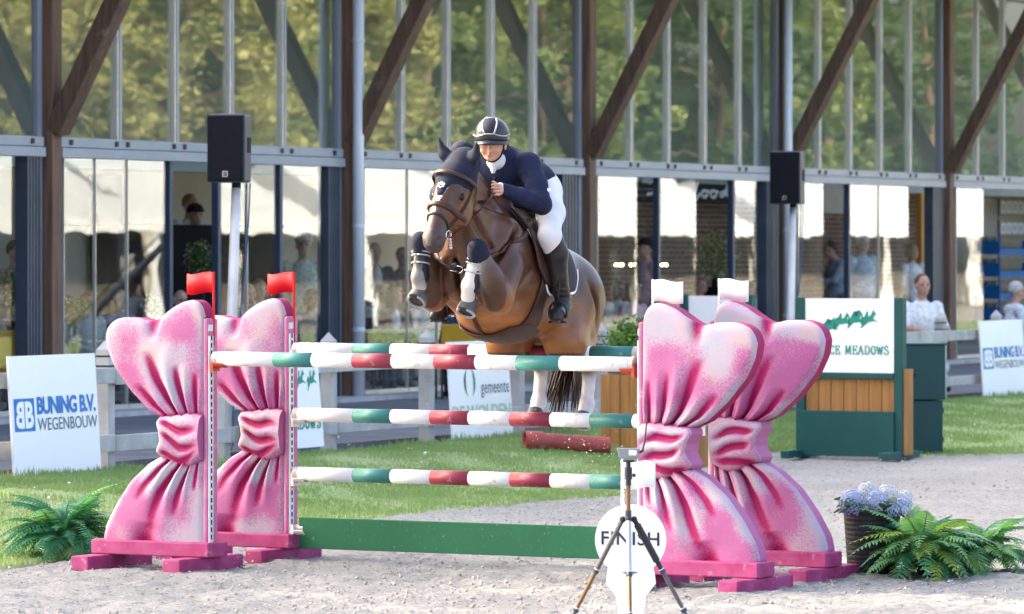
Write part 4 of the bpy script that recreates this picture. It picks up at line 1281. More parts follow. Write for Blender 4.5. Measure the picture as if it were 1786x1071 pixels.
# wooden planters
def planter(label, A, Wd, Dp, Hh, n, mat, shrub=True, seed=1):
    root = thing('planter', label, 'planter', A)
    UU = U; 
    def b(u0, u1, f0, f1, za, zb): return MB().hexa([A + UU * u + W * f + Z3 * z for z in (za, zb) for u, f in ((u0, f0), (u1, f0), (u1, f1), (u0, f1))])
    for k in range(n):
        a = Wd * k / n
        obj('plank', b(a + 0.002, a + Wd / n - 0.002, -0.006 * (k % 2), 0.03, -0.02, Hh), mat, root, bevel=0.003)
        obj('plank', b(a + 0.002, a + Wd / n - 0.002, Dp - 0.03, Dp, -0.02, Hh), mat, root)
    for k in range(2):
        a = 0.032 + (Dp - 0.064) * k / 2
        obj('plank', b(0, 0.03, a, a + (Dp - 0.064) / 2 - 0.003, -0.02, Hh), mat, root)
        obj('plank', b(Wd - 0.03, Wd, a, a + (Dp - 0.064) / 2 - 0.003, -0.02, Hh), mat, root)
    obj('soil_fill', b(0.03, Wd - 0.03, 0.032, Dp - 0.03, 0, Hh - 0.05), 'soil', root)
    if shrub:
        rn = np.random.default_rng(seed)
        sh = thing('potted_shrub', 'bright green leafy shrub growing in the tall wooden planter', 'shrub', A + UU * Wd * 0.5 + W * Dp * 0.5 + Z3 * (Hh - 0.06))
        mb = MB()
        c0 = base[sh]
        for k in range(9):
            a = rn.uniform(0, 6.28); mb.tube([c0, c0 + Vector((cos(a) * .08, sin(a) * .08, .2)), c0 + Vector((cos(a) * .2, sin(a) * .16, .42))], [.01, .008, .004], 5)
        obj('stem', mb, 'bark', sh)
        k = 2600
        sp = rn.normal(0, 1, (k, 3)); sp /= np.linalg.norm(sp, axis=1)[:, None]
        Pp = np.array(c0) + np.array([0.0, 0, 0.30]) + sp * (rn.random((k, 1)) ** 0.4) * np.array([0.30, 0.25, 0.27]) * (0.75 + 0.5 * rn.random((k, 1)))
        n1 = rn.normal(0, 1, (k, 3)); n1[:, 2] += 0.6; n1 /= np.linalg.norm(n1, axis=1)[:, None]
        n2 = np.cross(n1, rn.normal(0, 1, (k, 3))); n2 /= np.linalg.norm(n2, axis=1)[:, None]; n3 = np.cross(n1, n2)
        s_ = rn.uniform(0.018, 0.036, (k, 1))
        V = np.stack([Pp - n2 * s_, Pp + n3 * s_ * .5, Pp + n2 * s_, Pp - n3 * s_ * .5], 1).reshape(-1, 3)
        obj('foliage', (V, np.arange(len(V)).reshape(-1, 4).tolist()), 'shrub_leaf', sh)
    return root


A = P3(1047, 782, 45.2); A.z = 0.10
planter('tall planter of upright varnished planks behind the front right wing', A, 0.52, 0.45, 0.74, 5, 'plank_wood')
A = P3(1208, 812, 44.5); A.z = 0.03
planter('small pale wooden planter between the two right-hand bow wings', A, 0.26, 0.3, 0.34, 3, 'planter_wood', shrub=False)

# red pipe in the grass
p0 = P3(915, 772, 44.0); p1 = P3(1062, 779, 44.2)
p0.z = float(lawnz(p0.x, p0.y)) + 0.085; p1.z = float(lawnz(p1.x, p1.y)) + 0.085
root = thing('drain_pipe', 'faded red plastic pipe lying in the grass by the planter', 'pipe', (p0.x, p0.y, p0.z - 0.085))
d = (p1 - p0).normalized(); r_, u_ = d.cross(Z3).normalized(), Z3
A = []
for q, rr in ((p1, .075), (p0 + d * .18, .075), (p0 + d * .17, .088), (p0, .088), (p0, .068), (p0 + d * .5, .066)):
    A.append([tuple(q + (r_ * cos(2 * pi * k / 18) + u_ * sin(2 * pi * k / 18)) * rr) for k in range(18)])
mb = MB(); mb.grid(np.array(A), closed=True); obj('pipe_body', mb, 'pipe_red', root, smooth=True)

# ------------------------------------------------------------------ loudspeakers on poles
def speaker(label, plabel, px0, px1, y0, y1, o_, polept, yaw):
    k = AT((px0 + px1) / 2, (y0 + y1) / 2, o_)
    c = FS(k[0], o_, k[1]); Y = c.y
    h = (y1 - y0) / FPX * Y * 0.96; wd = (px1 - px0) / FPX * Y * 0.80; dp = wd * 0.95
    f = Vector((sin(yaw), -cos(yaw), 0)); rgt = Vector((cos(yaw), sin(yaw), 0))
    root = thing('loudspeaker', label, 'loudspeaker', c - Z3 * h / 2, 'loudspeakers on poles')
    bw_ = 0.72
    P = []
    for z in (-h / 2, h / 2):
        for q in (f * dp / 2 - rgt * wd / 2, f * dp / 2 + rgt * wd / 2, -f * dp / 2 + rgt * wd / 2 * bw_, -f * dp / 2 - rgt * wd / 2 * bw_): P.append(c + q + Z3 * z)
    obj('cabinet', MB().hexa(P), 'speaker_grey', root, bevel=0.02)
    g = 0.012
    P = []
    for z in (-h / 2 + g, h / 2 - g):
        for q in (f * (dp / 2 + 0.012) - rgt * (wd / 2 - g), f * (dp / 2 + 0.012) + rgt * (wd / 2 - g), f * (dp / 2 - 0.01) + rgt * (wd / 2 - g), f * (dp / 2 - 0.01) - rgt * (wd / 2 - g)): P.append(c + q + Z3 * z)
    gr = obj('grille', MB().hexa(P), 'speaker_black', root, bevel=0.01)
    q = c + f * (dp / 2 + 0.014) - Z3 * (h / 2 - 0.075) - rgt * 0.0
    mp_ = lambda u, v, l_=0: q + rgt * (u - 0.5) * 0.05 + Z3 * (v - 0.5) * 0.05 + f * l_
    for (ua, va, ub, vb) in ((0, 0, 1, .1), (0, .9, 1, 1), (0, .1, .1, .9), (.9, .1, 1, .9)):
        obj('badge_edge', MB().hexa([mp_(u, v, l_) for v in (va, vb) for u, l_ in ((ua, 0), (ua, .002), (ub, .002), (ub, 0))]), 'metal_shiny', gr)
    lettering('badge_mark', *text2d('EV'), mp_, 'metal_shiny', gr, .22, .3, .56, .42, 0.002)
    # side handle
    q = c + rgt * wd * 0.435 + Z3 * 0.03
    obj('handle', MB().bar(q - Z3 * 0.07, q + Z3 * 0.07, 0.012, 0.05, up=f), 'speaker_black', root, bevel=0.005)
    pt = c - Z3 * h / 2 + rgt * wd * 0.12
    pr = thing('speaker_pole', plabel, 'pole', Vector(polept), 'poles of the loudspeakers')
    mb = MB(); mb.tube([Vector(polept), pt - Z3 * 0.06], [0.05, 0.042], 12); obj('tube', mb, 'pole_paint', pr, smooth=True)
    mb = MB(); mb.tube([pt - Z3 * 0.07, pt], 0.04, 12); obj('top_mount', mb, 'speaker_black', pr)
    for j, mt in enumerate(('cable_black', 'cable_blue')):
        Q = []
        for i in range(24):
            t_ = i / 23
            b_ = (pt - Z3 * 0.01 + rgt * 0.06).lerp(Vector(polept) + Z3 * (0.04), t_)
            Q.append(b_ + rgt * (0.05 + 0.03 * j + 0.03 * sin(t_ * 5 + j * 1.1) * (0.3 + t_)) + f * (0.03 + 0.02 * j))
        mb = MB(); mb.tube(Q, 0.007, 5); obj('cable', mb, mt, pr)
    return root


fp = P3(396, 700, 42.6); fp.z = 0.25
speaker('black loudspeaker left of the rider, before the upper windows', 'pale leaning pole carrying the left loudspeaker', 360, 448, 197, 321, 4.9, fp, radians(-15))
fp = P3(1376, 700, 55.5); fp.z = 0.25
speaker('black loudspeaker on the right, below a slanted beam', 'white pole with hanging cables carrying the right loudspeaker', 1341, 1412, 262, 358, 4.0, fp, radians(-20))

# ------------------------------------------------------------------ finish marker and timing tripod
Yf = 25.0
c = P3(1100, 942, Yf); R0 = 62 / FPX * Yf
root = thing('finish_marker', 'round white finish marker with a notched stem at the front', 'marker', (c.x, Yf, 0))
prof = [(1100 + 62 * sin(a), 942 - 62 * cos(a)) for a in np.linspace(-2.45, 2.45, 60)]
stem = [(1142, 1000), (1144, 1018), (1126, 1040), (1122, 1071), (1124, 1100), (1126, 1130), (1076, 1130), (1078, 1100), (1078, 1071), (1074, 1040), (1057, 1018), (1059, 1000)]
poly = prof + stem
poly = [(x, min(y, 1112)) for x, y in poly]
bm = bmesh.new()
for yy in (Yf, Yf + 0.02):
    bm.faces.new([bm.verts.new(tuple(P3(x, y, Yf) + Vector((0, yy - Yf, 0)))) for x, y in poly])
bm.verts.ensure_lookup_table(); n = len(poly)
for i in range(n): bm.faces.new([bm.verts[i], bm.verts[(i + 1) % n], bm.verts[n + (i + 1) % n], bm.verts[n + i]])
bmesh.ops.recalc_face_normals(bm, faces=bm.faces[:]); bmesh.ops.triangulate(bm, faces=bm.faces[:])
bm.verts.index_update()
VV = np.array([v.co[:] for v in bm.verts]); FF = [tuple(v.index for v in f.verts) for f in bm.faces]; bm.free()
obj('disc', (VV, FF), 'flag_white', root)
mfn = lambda u, v, l_=0: P3(1049 + u * 101, 950 - v * 24 + u * 2.5, Yf) - Vector((0, l_, 0))
lettering('black_lettering', *text2d('FINISH', bold=0.012, spacing=1.08), mfn, 'sign_black', root, 0, 0, 1, 1, 0.003)
A = [tuple(P3(1084 + 30 * i / 10, 998 + 4 * sin(pi * i / 10) * s_, Yf) - Vector((0, 0.003, 0))) for s_ in (-0.4, 1) for i in range(11)]
mb = MB(); mb.grid(np.array(A).reshape(2, 11, 3)); obj('hand_slot', mb, 'screen_grey', root)
mb = MB(); zb = P3(1100, 1112, Yf).z
mb.box((c.x - 0.16, Yf - 0.12, 0), (c.x + 0.16, Yf + 0.14, zb)); obj('foot_plate', mb, 'flag_white', root, bevel=0.01)
root = thing('flag', 'white flag on a thin rod above the round finish marker', 'flag', P3(1086, 890, Yf + 0.03))
mb = MB(); mb.tube([P3(1086, 930, Yf + 0.03), P3(1086, 801, Yf + 0.03)], 0.008, 8); obj('flag_rod', mb, 'flag_white', root)
A = []
for i in range(15):
    x = 1087 + 56 * i / 14; wv = 3 * sin(i / 14 * 2 * pi)
    A.append([tuple(P3(x, 852 + wv, Yf + 0.03) + Vector((0, .012 * sin(i * .5), 0))), tuple(P3(x, 803 + wv + i * 0.3, Yf + 0.03) + Vector((0, .012 * sin(i * .5), 0)))])
mb = MB(); mb.grid(np.array(A)); obj('flag_sheet', mb, 'flag_white', root, smooth=True, solid=0.004)

Yt = 24.3
ax = P3(1096, 900, Yt)
root = thing('tripod', 'slim camera tripod with small display before the finish marker', 'tripod', (ax.x, Yt, 0))
def zt(py): return P3(1096, py, Yt).z
def colpart(name, y0, y1, r, mat, n=12):
    mb = MB(); mb.tube([(ax.x, Yt, zt(y1)), (ax.x, Yt, zt(y0))], r, n); return obj(name, mb, mat, root, smooth=False)
colpart('centre_column', 846, 893, 0.011, 'tripod_bronze')
colpart('collar', 890, 903, 0.016, 'tripod_collar')
colpart('shoulder', 903, 921, 0.013, 'tripod_collar')
colpart('ball_head', 815, 836, 0.019, 'tripod_black')
colpart('head_neck', 806, 816, 0.012, 'tripod_black')
colpart('head_base', 836, 847, 0.014, 'tripod_black')
colpart('clamp_plate', 802, 806, 0.030, 'tripod_black')
kb = P3(1106, 829, Yt - .01); mb = MB(); mb.sphere(kb, 0.010, 8); obj('knob', mb, 'tripod_black', root)
q = [P3(x, y, Yt - 0.02) for x, y in ((1080, 800), (1113, 800), (1116, 782), (1076, 782))]
mb = MB(); mb.prism(q, (0, 0.03, 0)); dsp = obj('display', mb, 'screen_grey', root, bevel=0.003)
q = [P3(x, y, Yt - 0.0215) for x, y in ((1097, 794), (1110, 794), (1110, 786), (1097, 785))]
mb = MB(); mb.prism(q, (0, 0.001, 0)); obj('display_label', mb, 'flag_white', dsp)
mb = MB(); mb.tube([P3(1113, 789, Yt), P3(1120, 787, Yt + .01), P3(1124, 770, Yt + .02), P3(1129, 728, Yt + .04)], [.009, .008, .006, .004], 7); obj('antenna_arm', mb, 'tripod_black', root)
hip = Vector((ax.x, Yt, zt(906)))
for k, (dx, dy, m1, m2) in enumerate(((-0.36, 0.10, 'tripod_black', 'tripod_bronze'), (0.385, 0.10, 'tripod_black', 'tripod_grey'), (0.0, -0.42, 'tripod_steel', 'tripod_bronze'))):
    ft = Vector((ax.x + dx, Yt + dy, 0.0)); top = hip + Vector((dx, dy, 0)).normalized() * 0.03
    lg = MB(); lg.tube([top, top.lerp(ft, 0.40)], 0.0125, 10); leg = obj('leg', lg, m1 if k else 'tripod_grey', root)
    mb = MB(); mb.tube([top.lerp(ft, .40), top.lerp(ft, .70)], 0.0105, 10); obj('leg_section', mb, m2, leg)
    mb = MB(); mb.tube([top.lerp(ft, .70), ft], 0.0085, 10); obj('leg_section', mb, 'tripod_grey' if k < 2 else 'tripod_steel', leg)
    for t_ in (.40, .70):
        mb = MB(); mb.tube([top.lerp(ft, t_ - .012), top.lerp(ft, t_ + .012)], 0.016, 10); obj('twist_lock', mb, 'tripod_collar', leg)
        mb = MB(); mb.tube([top.lerp(ft, t_ - .019), top.lerp(ft, t_ - .013)], 0.0145, 10); obj('lock_ring', mb, 'track_white', leg)
    mb = MB(); mb.sphere(top, 0.017, 8); obj('hinge', mb, 'tripod_black', leg)
    if k == 1:
        mb = MB(); mb.tube([top.lerp(ft, .04), top.lerp(ft, .32)], 0.018, 10); obj('foam_grip', mb, 'tripod_black', leg)
    mb = MB(); mb.sphere(ft, 0.012, 8); obj('rubber_foot', mb, 'tripod_black', leg)

# ------------------------------------------------------------------ smooth bodies: blended primitives meshed with surface nets
class Body:
    def __init__(s): s.p = []

    def cone(s, a, b, ra, rb, k=0.03, c=(1, 1, 1), lat=None, sx=1.0):
        s.p.append(('c', np.array(a, float), np.array(b, float), ra, rb, k, np.array(c, float), None if lat is None else np.array(lat, float) / np.linalg.norm(lat), sx)); return s

    def ell(s, ctr, rad, k=0.03, c=(1, 1, 1), R=None):
        s.p.append(('e', np.array(ctr, float), np.array(rad, float), np.eye(3) if R is None else np.array(R, float), None, k, np.array(c, float), None, 1)); return s

    def chain(s, pts, rads, k=0.03, c=(1, 1, 1), lat=None, sx=1.0):
        for i in range(len(pts) - 1): s.cone(pts[i], pts[i + 1], rads[i], rads[i + 1], k, c, lat, sx)
        return s

    def cut(s, ctr, rad, k=0.02, R=None):
        s.p.append(('x', np.array(ctr, float), np.array(rad, float), np.eye(3) if R is None else np.array(R, float), None, k, np.zeros(3), None, 1)); return s

    @staticmethod
    def dist(pr, P):
        if pr[0] in 'ex':
            q = (P - pr[1]) @ pr[3].T
            a = q / pr[2]; k0 = np.linalg.norm(a, axis=-1); k1 = np.linalg.norm(a / pr[2], axis=-1)
            return k0 * (k0 - 1) / np.maximum(k1, 1e-9)
        a, b, ra, rb, lat, sx = pr[1], pr[2], pr[3], pr[4], pr[7], pr[8]
        d = P - a; ab = b - a
        if lat is not None and sx != 1.0:
            l1 = d @ lat; l2 = ab @ lat
            t = np.clip((d @ ab) / max(ab @ ab, 1e-12), 0, 1)
            off = l1 - t * l2
            d = d - (off * (1 - 1 / sx))[..., None] * lat
        t = np.clip((d @ ab) / max(ab @ ab, 1e-12), 0, 1)
        r = np.linalg.norm(d - t[..., None] * ab, axis=-1) - (ra + (rb - ra) * t)
        return r * min(1.0, sx)

    def bounds(s):
        lo = np.full(3, 1e9); hi = -lo
        for pr in s.p:
            if pr[0] == 'x': continue
            if pr[0] == 'e':
                m = pr[2].max(); lo = np.minimum(lo, pr[1] - m); hi = np.maximum(hi, pr[1] + m)
            else:
                m = max(pr[3], pr[4]) * max(1, pr[8]); lo = np.minimum(lo, np.minimum(pr[1], pr[2]) - m); hi = np.maximum(hi, np.maximum(pr[1], pr[2]) + m)
        return lo, hi

    def eval(s, P):
        d = np.full(P.shape[:-1], 1e3)
        for pr in s.p:
            e = s.dist(pr, P); k = pr[5]
            if pr[0] == 'x':
                e = -e; h = np.clip(.5 - .5 * (d - e) / k, 0, 1); d = d * (1 - h) + e * h + k * h * (1 - h)
            else:
                h = np.clip(.5 + .5 * (e - d) / k, 0, 1); d = e * (1 - h) + d * h - k * h * (1 - h)
        return d

    def grid_eval(s, lo, n, h):
        D = np.full(n, 1.0, np.float32)
        ax = [lo[i] + h * np.arange(n[i]) for i in range(3)]
        for pr in s.p:
            if pr[0] in 'ex': m = pr[2].max(); a = pr[1] - m; b = pr[1] + m
            else:
                m = max(pr[3], pr[4]) * max(1, pr[8]); a = np.minimum(pr[1], pr[2]) - m; b = np.maximum(pr[1], pr[2]) + m
            mg = pr[5] + 3 * h
            i0 = np.maximum(np.floor((a - mg - lo) / h).astype(int), 0); i1 = np.minimum(np.ceil((b + mg - lo) / h).astype(int) + 1, n)
            if (i1 <= i0).any(): continue
            sl_ = tuple(slice(i0[k], i1[k]) for k in range(3))
            G = np.stack(np.meshgrid(*[ax[k][sl_[k]] for k in range(3)], indexing='ij'), -1)
            e = s.dist(pr, G); d = D[sl_]; k = pr[5]
            if pr[0] == 'x':
                e = -e; hh = np.clip(.5 - .5 * (d - e) / k, 0, 1); D[sl_] = d * (1 - hh) + e * hh + k * hh * (1 - hh)
            else:
                hh = np.clip(.5 + .5 * (e - d) / k, 0, 1); D[sl_] = e * (1 - hh) + d * hh - k * hh * (1 - hh)
        return D

    def mesh(s, h=0.015, soft=0.012):
        lo, hi = s.bounds(); lo = lo - 3 * h; hi = hi + 3 * h
        n = np.ceil((hi - lo) / h).astype(int) + 1
        D = s.grid_eval(lo, n, h)
        V, F = surface_nets(D, lo, h)
        # colours
        ds = []; cs = []
        for pr in s.p:
            if pr[0] == 'x': continue
            ds.append(s.dist(pr, V)); cs.append(pr[6])
        ds = np.array(ds); w_ = np.exp(-np.clip(ds - ds.min(0), 0, 0.5) / soft)
        C = (w_[..., None] * np.array(cs)[:, None]).sum(0) / w_.sum(0)[:, None]
        return V, F, C

    def project(s, P, it=6, off=0.0):
        P = np.array(P, float); e = 1e-3
        for _ in range(it):
            d = s.eval(P) - off
            g = np.stack([s.eval(P + np.eye(3)[i] * e) - s.eval(P - np.eye(3)[i] * e) for i in range(3)], -1) / (2 * e)
            g /= np.maximum(np.linalg.norm(g, axis=-1, keepdims=True), 1e-6)
            P = P - g * (d * 0.8)[..., None]
        return P


def surface_nets(D, lo, h):
    n = np.array(D.shape)
    ins = D < 0
    c = [(i, j, k) for i in (0, 1) for j in (0, 1) for k in (0, 1)]
    sub = lambda A, o: A[o[0]:n[0] - 1 + o[0], o[1]:n[1] - 1 + o[1], o[2]:n[2] - 1 + o[2]]
    cnt = sum(sub(ins, o).astype(np.int8) for o in c)
    act = (cnt > 0) & (cnt < 8)
    I = np.argwhere(act)
    idx = -np.ones(act.shape, int); idx[act] = np.arange(len(I))
    S = np.zeros((len(I), 3)); K = np.zeros(len(I))
    for a in c:
        for ax in range(3):
            if a[ax]: continue
            b = list(a); b[ax] = 1
            va = D[I[:, 0] + a[0], I[:, 1] + a[1], I[:, 2] + a[2]]; vb = D[I[:, 0] + b[0], I[:, 1] + b[1], I[:, 2] + b[2]]
            m = (va < 0) != (vb < 0)
            t = np.where(m, va / np.where(m, va - vb, 1), 0)
            p = np.array(a, float)[None] + np.zeros((len(I), 3)); p[:, ax] += t
            S += p * m[:, None]; K += m
    V = lo + h * (I + S / K[:, None])
    F = []
    for ax in range(3):
        o1, o2 = [(1, 2), (2, 0), (0, 1)][ax]
        A = np.moveaxis(ins, ax, 0)
        sl0 = [slice(1, n[i] - 1) for i in range(3)]; sl1 = list(sl0)
        sl0[ax] = slice(0, n[ax] - 1); sl1[ax] = slice(1, n[ax])
        a = ins[tuple(sl0)]; b = ins[tuple(sl1)]
        E = np.argwhere(a != b)
        st = a[tuple(E.T)]
        E = E + np.array([0 if i == ax else 1 for i in range(3)])
        q = []
        for da, db in ((-1, -1), (0, -1), (0, 0), (-1, 0)):
            e = E.copy(); e[:, o1] += da; e[:, o2] += db
            q.append(idx[e[:, 0], e[:, 1], e[:, 2]])
        q = np.stack(q, -1)
        F.append(np.where(st[:, None], q, q[:, ::-1]))
    F = np.concatenate(F)
    return V, F[(F >= 0).all(1)]


def bodyobj(name, B, mat, parent, h=0.015, soft=0.012, fix=None, extra=None, xf=None):
    V, F, C = B.mesh(h, soft)
    if fix: C = fix(V, C)
    F = F.tolist()
    if extra is not None and len(extra.v):
        n = len(V); V = np.vstack([V, np.array(extra.v)]); F = F + [tuple(i + n for i in f) for f in extra.f]; C = np.vstack([C, np.array(extra.c)])
    if xf is not None: V = xf(V)
    return obj(name, (V, F), mat, parent, smooth=True, colors=C)


# ------------------------------------------------------------------ the horse
HO = Vector((0.0, 30.0, 0)); HF = Vector((-0.42, -0.9075, 0)); HL = Vector((0.9075, -0.42, 0))
R3 = np.array([[HF.x, HF.y, 0], [HL.x, HL.y, 0], [0, 0, 1]])


def hw(V):                                # horse frame (forward, left, up) -> world
    V = np.asarray(V, float)
    return V @ R3 + np.array(HO)


horse = thing('horse', 'brown horse with white blaze and socks leaping over the striped poles', 'horse', (HO.x, HO.y, 0.9))
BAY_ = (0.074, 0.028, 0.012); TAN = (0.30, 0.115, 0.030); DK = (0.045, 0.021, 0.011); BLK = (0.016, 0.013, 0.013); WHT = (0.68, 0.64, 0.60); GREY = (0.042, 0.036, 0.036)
hb = Body()
LAT = (0, 1, 0)
# trunk
hb.ell((0.22, 0, 1.86), (0.44, 0.275, 0.365), 0.06, BAY_)
hb.ell((-0.10, 0, 1.80), (0.58, 0.300, 0.335), 0.10, BAY_)
hb.ell((-0.58, 0, 1.72), (0.40, 0.268, 0.28), 0.10, BAY_)
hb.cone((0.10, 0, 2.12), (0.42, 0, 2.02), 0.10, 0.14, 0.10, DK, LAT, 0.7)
hb.cone((-0.2, 0, 1.98), (-0.62, 0, 1.86), 0.10, 0.13, 0.10, BAY_)
hb.ell((0.12, 0, 1.60), (0.40, 0.22, 0.14), 0.10, TAN)  # tan underside coloured as if lit from the sand
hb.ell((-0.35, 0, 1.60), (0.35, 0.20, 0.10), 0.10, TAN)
# shoulders, chest
for sg in (-1, 1):
    hb.ell((0.44, 0.165 * sg, 1.92), (0.22, 0.115, 0.28), 0.06, BAY_)
    hb.ell((0.63, 0.085 * sg, 1.84), (0.12, 0.095, 0.15), 0.045, BAY_)
hb.ell((0.62, 0, 1.92), (0.20, 0.16, 0.24), 0.08, BAY_)
# neck and head
NB = np.array
hb.chain([(0.40, 0.0, 2.02), (0.62, 0.02, 2.16), (0.80, 0.05, 2.31), (0.93, 0.08, 2.42)], [0.27, 0.21, 0.165, 0.125], 0.08, BAY_, LAT, 0.56)
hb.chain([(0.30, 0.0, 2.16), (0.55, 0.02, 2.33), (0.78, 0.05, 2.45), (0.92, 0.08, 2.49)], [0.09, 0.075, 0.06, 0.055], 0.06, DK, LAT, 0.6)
PO = NB((0.94, 0.085, 2.44)); MZ = NB((1.19, 0.03, 2.055))
hd = (MZ - PO) / np.linalg.norm(MZ - PO); HLt = NB((0.12, 0.99, 0.0)); HLt = HLt - hd * (hd @ HLt); HLt /= np.linalg.norm(HLt); HFr = np.cross(HLt, hd)   # lateral, forehead normal
if HFr[0] < 0: HFr = -HFr
hp = lambda t, f=0.0, l=0.0: PO + hd * t + HFr * f + HLt * l
RH = np.stack([hd, HLt, HFr])
hb.ell(hp(0.10, -0.02), (0.18, 0.108, 0.125), 0.03, BAY_, RH)
hb.chain([hp(0.08, 0.02), hp(0.26, 0.018), hp(0.42, 0.004)], [0.098, 0.077, 0.060], 0.03, BAY_, HLt, 0.95)
hb.cone(hp(0.16, -0.075), hp(0.36, -0.05), 0.075, 0.045, 0.03, BAY_, HLt, 0.8)
hb.ell(hp(0.445, -0.012), (0.082, 0.066, 0.070), 0.03, GREY, RH)
hb.ell(hp(0.475, -0.058), (0.040, 0.042, 0.032), 0.02, GREY, RH)
for sg in (-1, 1):
    hb.ell(hp(0.19, -0.085, 0.062 * sg), (0.105, 0.036, 0.095), 0.03, BAY_, RH)       # cheek
    hb.ell(hp(0.145, 0.035, 0.076 * sg), (0.034, 0.024, 0.026), 0.015, DK, RH)       # brow
    hb.ell(hp(0.455, 0.018, 0.036 * sg), (0.032, 0.026, 0.028), 0.012, GREY, RH)     # nostril wing
    hb.cut(hp(0.470, 0.016, 0.062 * sg), (0.024, 0.016, 0.013), 0.008, RH)
# ears (in the bonnet, navy)
# front legs: elbow low, forearm raised, cannon folded down
FRONT = {1: dict(el=(0.66, 0.215, 1.70), kn=(0.86, 0.170, 2.00), fe=(0.865, 0.115, 1.785), pa=(0.835, 0.095, 1.715), ho=(0.815, 0.085, 1.64)),
         -1: dict(el=(0.66, -0.215, 1.72), kn=(0.905, -0.185, 2.045), fe=(0.945, -0.18, 1.835), pa=(0.935, -0.178, 1.775), ho=(0.935, -0.185, 1.705))}
for sg, q in FRONT.items():
    hb.cone((0.50, 0.20 * sg, 1.90), q['el'], 0.105, 0.092, 0.03, BAY_)
    el, kn, fe, pa, ho = (NB(q[k]) for k in ('el', 'kn', 'fe', 'pa', 'ho'))
    hb.cone(el, el + (kn - el) * 0.45, 0.097, 0.084, 0.015, BAY_)
    hb.cone(el + (kn - el) * 0.4, kn, 0.082, 0.052, 0.03, DK)
    hb.ell(kn, (0.056, 0.052, 0.058), 0.03, BLK)
    hb.cone(kn, fe, 0.040, 0.036, 0.025, BLK if sg < 0 else WHT)
    hb.ell(fe, (0.047, 0.044, 0.047), 0.02, BLK if sg < 0 else WHT)
    hb.cone(fe, pa, 0.040, 0.043, 0.02, (0.45, 0.43, 0.41) if sg < 0 else WHT)
# hind legs hanging under the croup
for sg, dz in ((1, 0.0), (-1, 0.02)):
    b = 0.165 * sg
    hip = NB((-0.62, 0.15 * sg, 1.72)); st = NB((-0.36, 0.20 * sg, 1.42)); hk = NB((-0.80, b, 1.27 + dz)); fe = NB((-0.76, b, 1.02 + dz)); pa = NB((-0.72, b, 0.965 + dz))
    hb.cone(hip, st, 0.20, 0.145, 0.09, BAY_, LAT, 0.8)
    hb.cone((-0.76, 0.135 * sg, 1.66), (-0.66, 0.165 * sg, 1.38), 0.15, 0.105, 0.08, BAY_, LAT, 0.85)
    hb.cone(st, st + (hk - st) * 0.55, 0.125, 0.085, 0.06, BAY_)
    hb.cone(st + (hk - st) * 0.45, hk, 0.085, 0.056, 0.05, DK)
    hb.ell(hk, (0.060, 0.046, 0.062), 0.03, DK)
    hb.cone(hk + NB((0.0, 0, -0.06)), fe, 0.044, 0.040, 0.03, WHT)
    hb.ell(fe, (0.052, 0.046, 0.05), 0.025, WHT)
    hb.cone(fe, pa, 0.042, 0.046, 0.02, WHT)

def groove(p0, p1, r, dp, k=0.03):
    p0, p1 = NB(p0), NB(p1); d = p1 - p0; L = np.linalg.norm(d); d /= L
    s_ = np.cross(d, NB((0.3, 0.9, 0.1))); s_ /= np.linalg.norm(s_); q = np.cross(d, s_)
    hb.cut((p0 + p1) / 2, (L * 0.62, r, dp), k, np.stack([d, s_, q]))


hb.cut((0.80, 0, 1.80), (0.10, 0.016, 0.15), 0.035)
for sg in (1, -1):
    groove((0.46, 0.225 * sg, 2.12), (0.68, 0.185 * sg, 1.90), 0.020, 0.030)     # shoulder against neck
    groove((0.20, 0.315 * sg, 1.98), (0.52, 0.30 * sg, 1.74), 0.020, 0.030)      # behind the shoulder
    groove((0.60, 0.135 * sg, 1.60), (0.74, 0.125 * sg, 1.84), 0.018, 0.035)     # forearm against chest
    groove((0.50, 0.155 * sg, 2.24), (0.80, 0.135 * sg, 2.28), 0.016, 0.026)     # crest muscle
    groove((0.66, 0.155 * sg, 2.02), (0.88, 0.130 * sg, 2.22), 0.016, 0.022)     # jugular groove
    groove((-0.52, 0.305 * sg, 1.78), (-0.72, 0.295 * sg, 1.42), 0.020, 0.030)   # haunch
    groove((-0.30, 0.32 * sg, 1.66), (-0.40, 0.30 * sg, 1.84), 0.035, 0.030, 0.05)   # flank hollow


def coatfix(V, C):
    C = C.copy()
    # sand bounce painted into the coat: warm under-belly, darker topline
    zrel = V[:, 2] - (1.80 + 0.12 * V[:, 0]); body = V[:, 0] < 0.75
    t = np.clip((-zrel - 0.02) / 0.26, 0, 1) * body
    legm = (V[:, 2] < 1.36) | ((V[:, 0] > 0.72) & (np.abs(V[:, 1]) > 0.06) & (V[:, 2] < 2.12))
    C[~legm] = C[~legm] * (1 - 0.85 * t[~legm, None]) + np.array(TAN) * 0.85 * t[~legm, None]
    C *= (0.86 + 0.34 * vnoise(V[:, 0] * 6 + V[:, 2] * 3, V[:, 1] * 6 + V[:, 2] * 5))[:, None]  # uneven shading patches put into the coat colour
    # head: blaze, dark muzzle, warm cheeks
    q = V - PO; th = q @ hd; fr = q @ HFr; la = q @ HLt
    head = (th > 0.02) & (th < 0.6) & (fr > -0.2) & (np.abs(la) < 0.14) & (V[:, 0] > 0.9)
    bw_ = 0.030 - 0.026 * np.clip((th - 0.16) / 0.18, 0, 1)
    bl = head & (fr > 0.02) & (np.abs(la + 0.005 * np.sin(th * 30)) < bw_) & (th > 0.03) & (th < 0.34)
    C[bl] = WHT
    sn = head & (th > 0.42) & (np.abs(la) < 0.018) & (fr > 0.02)
    C[sn] = (0.14, 0.11, 0.105)
    nb_ = head & (fr < 0.0) & (th < 0.4)
    C[nb_] = C[nb_] * 0.7 + np.array(TAN) * 0.3
    return C


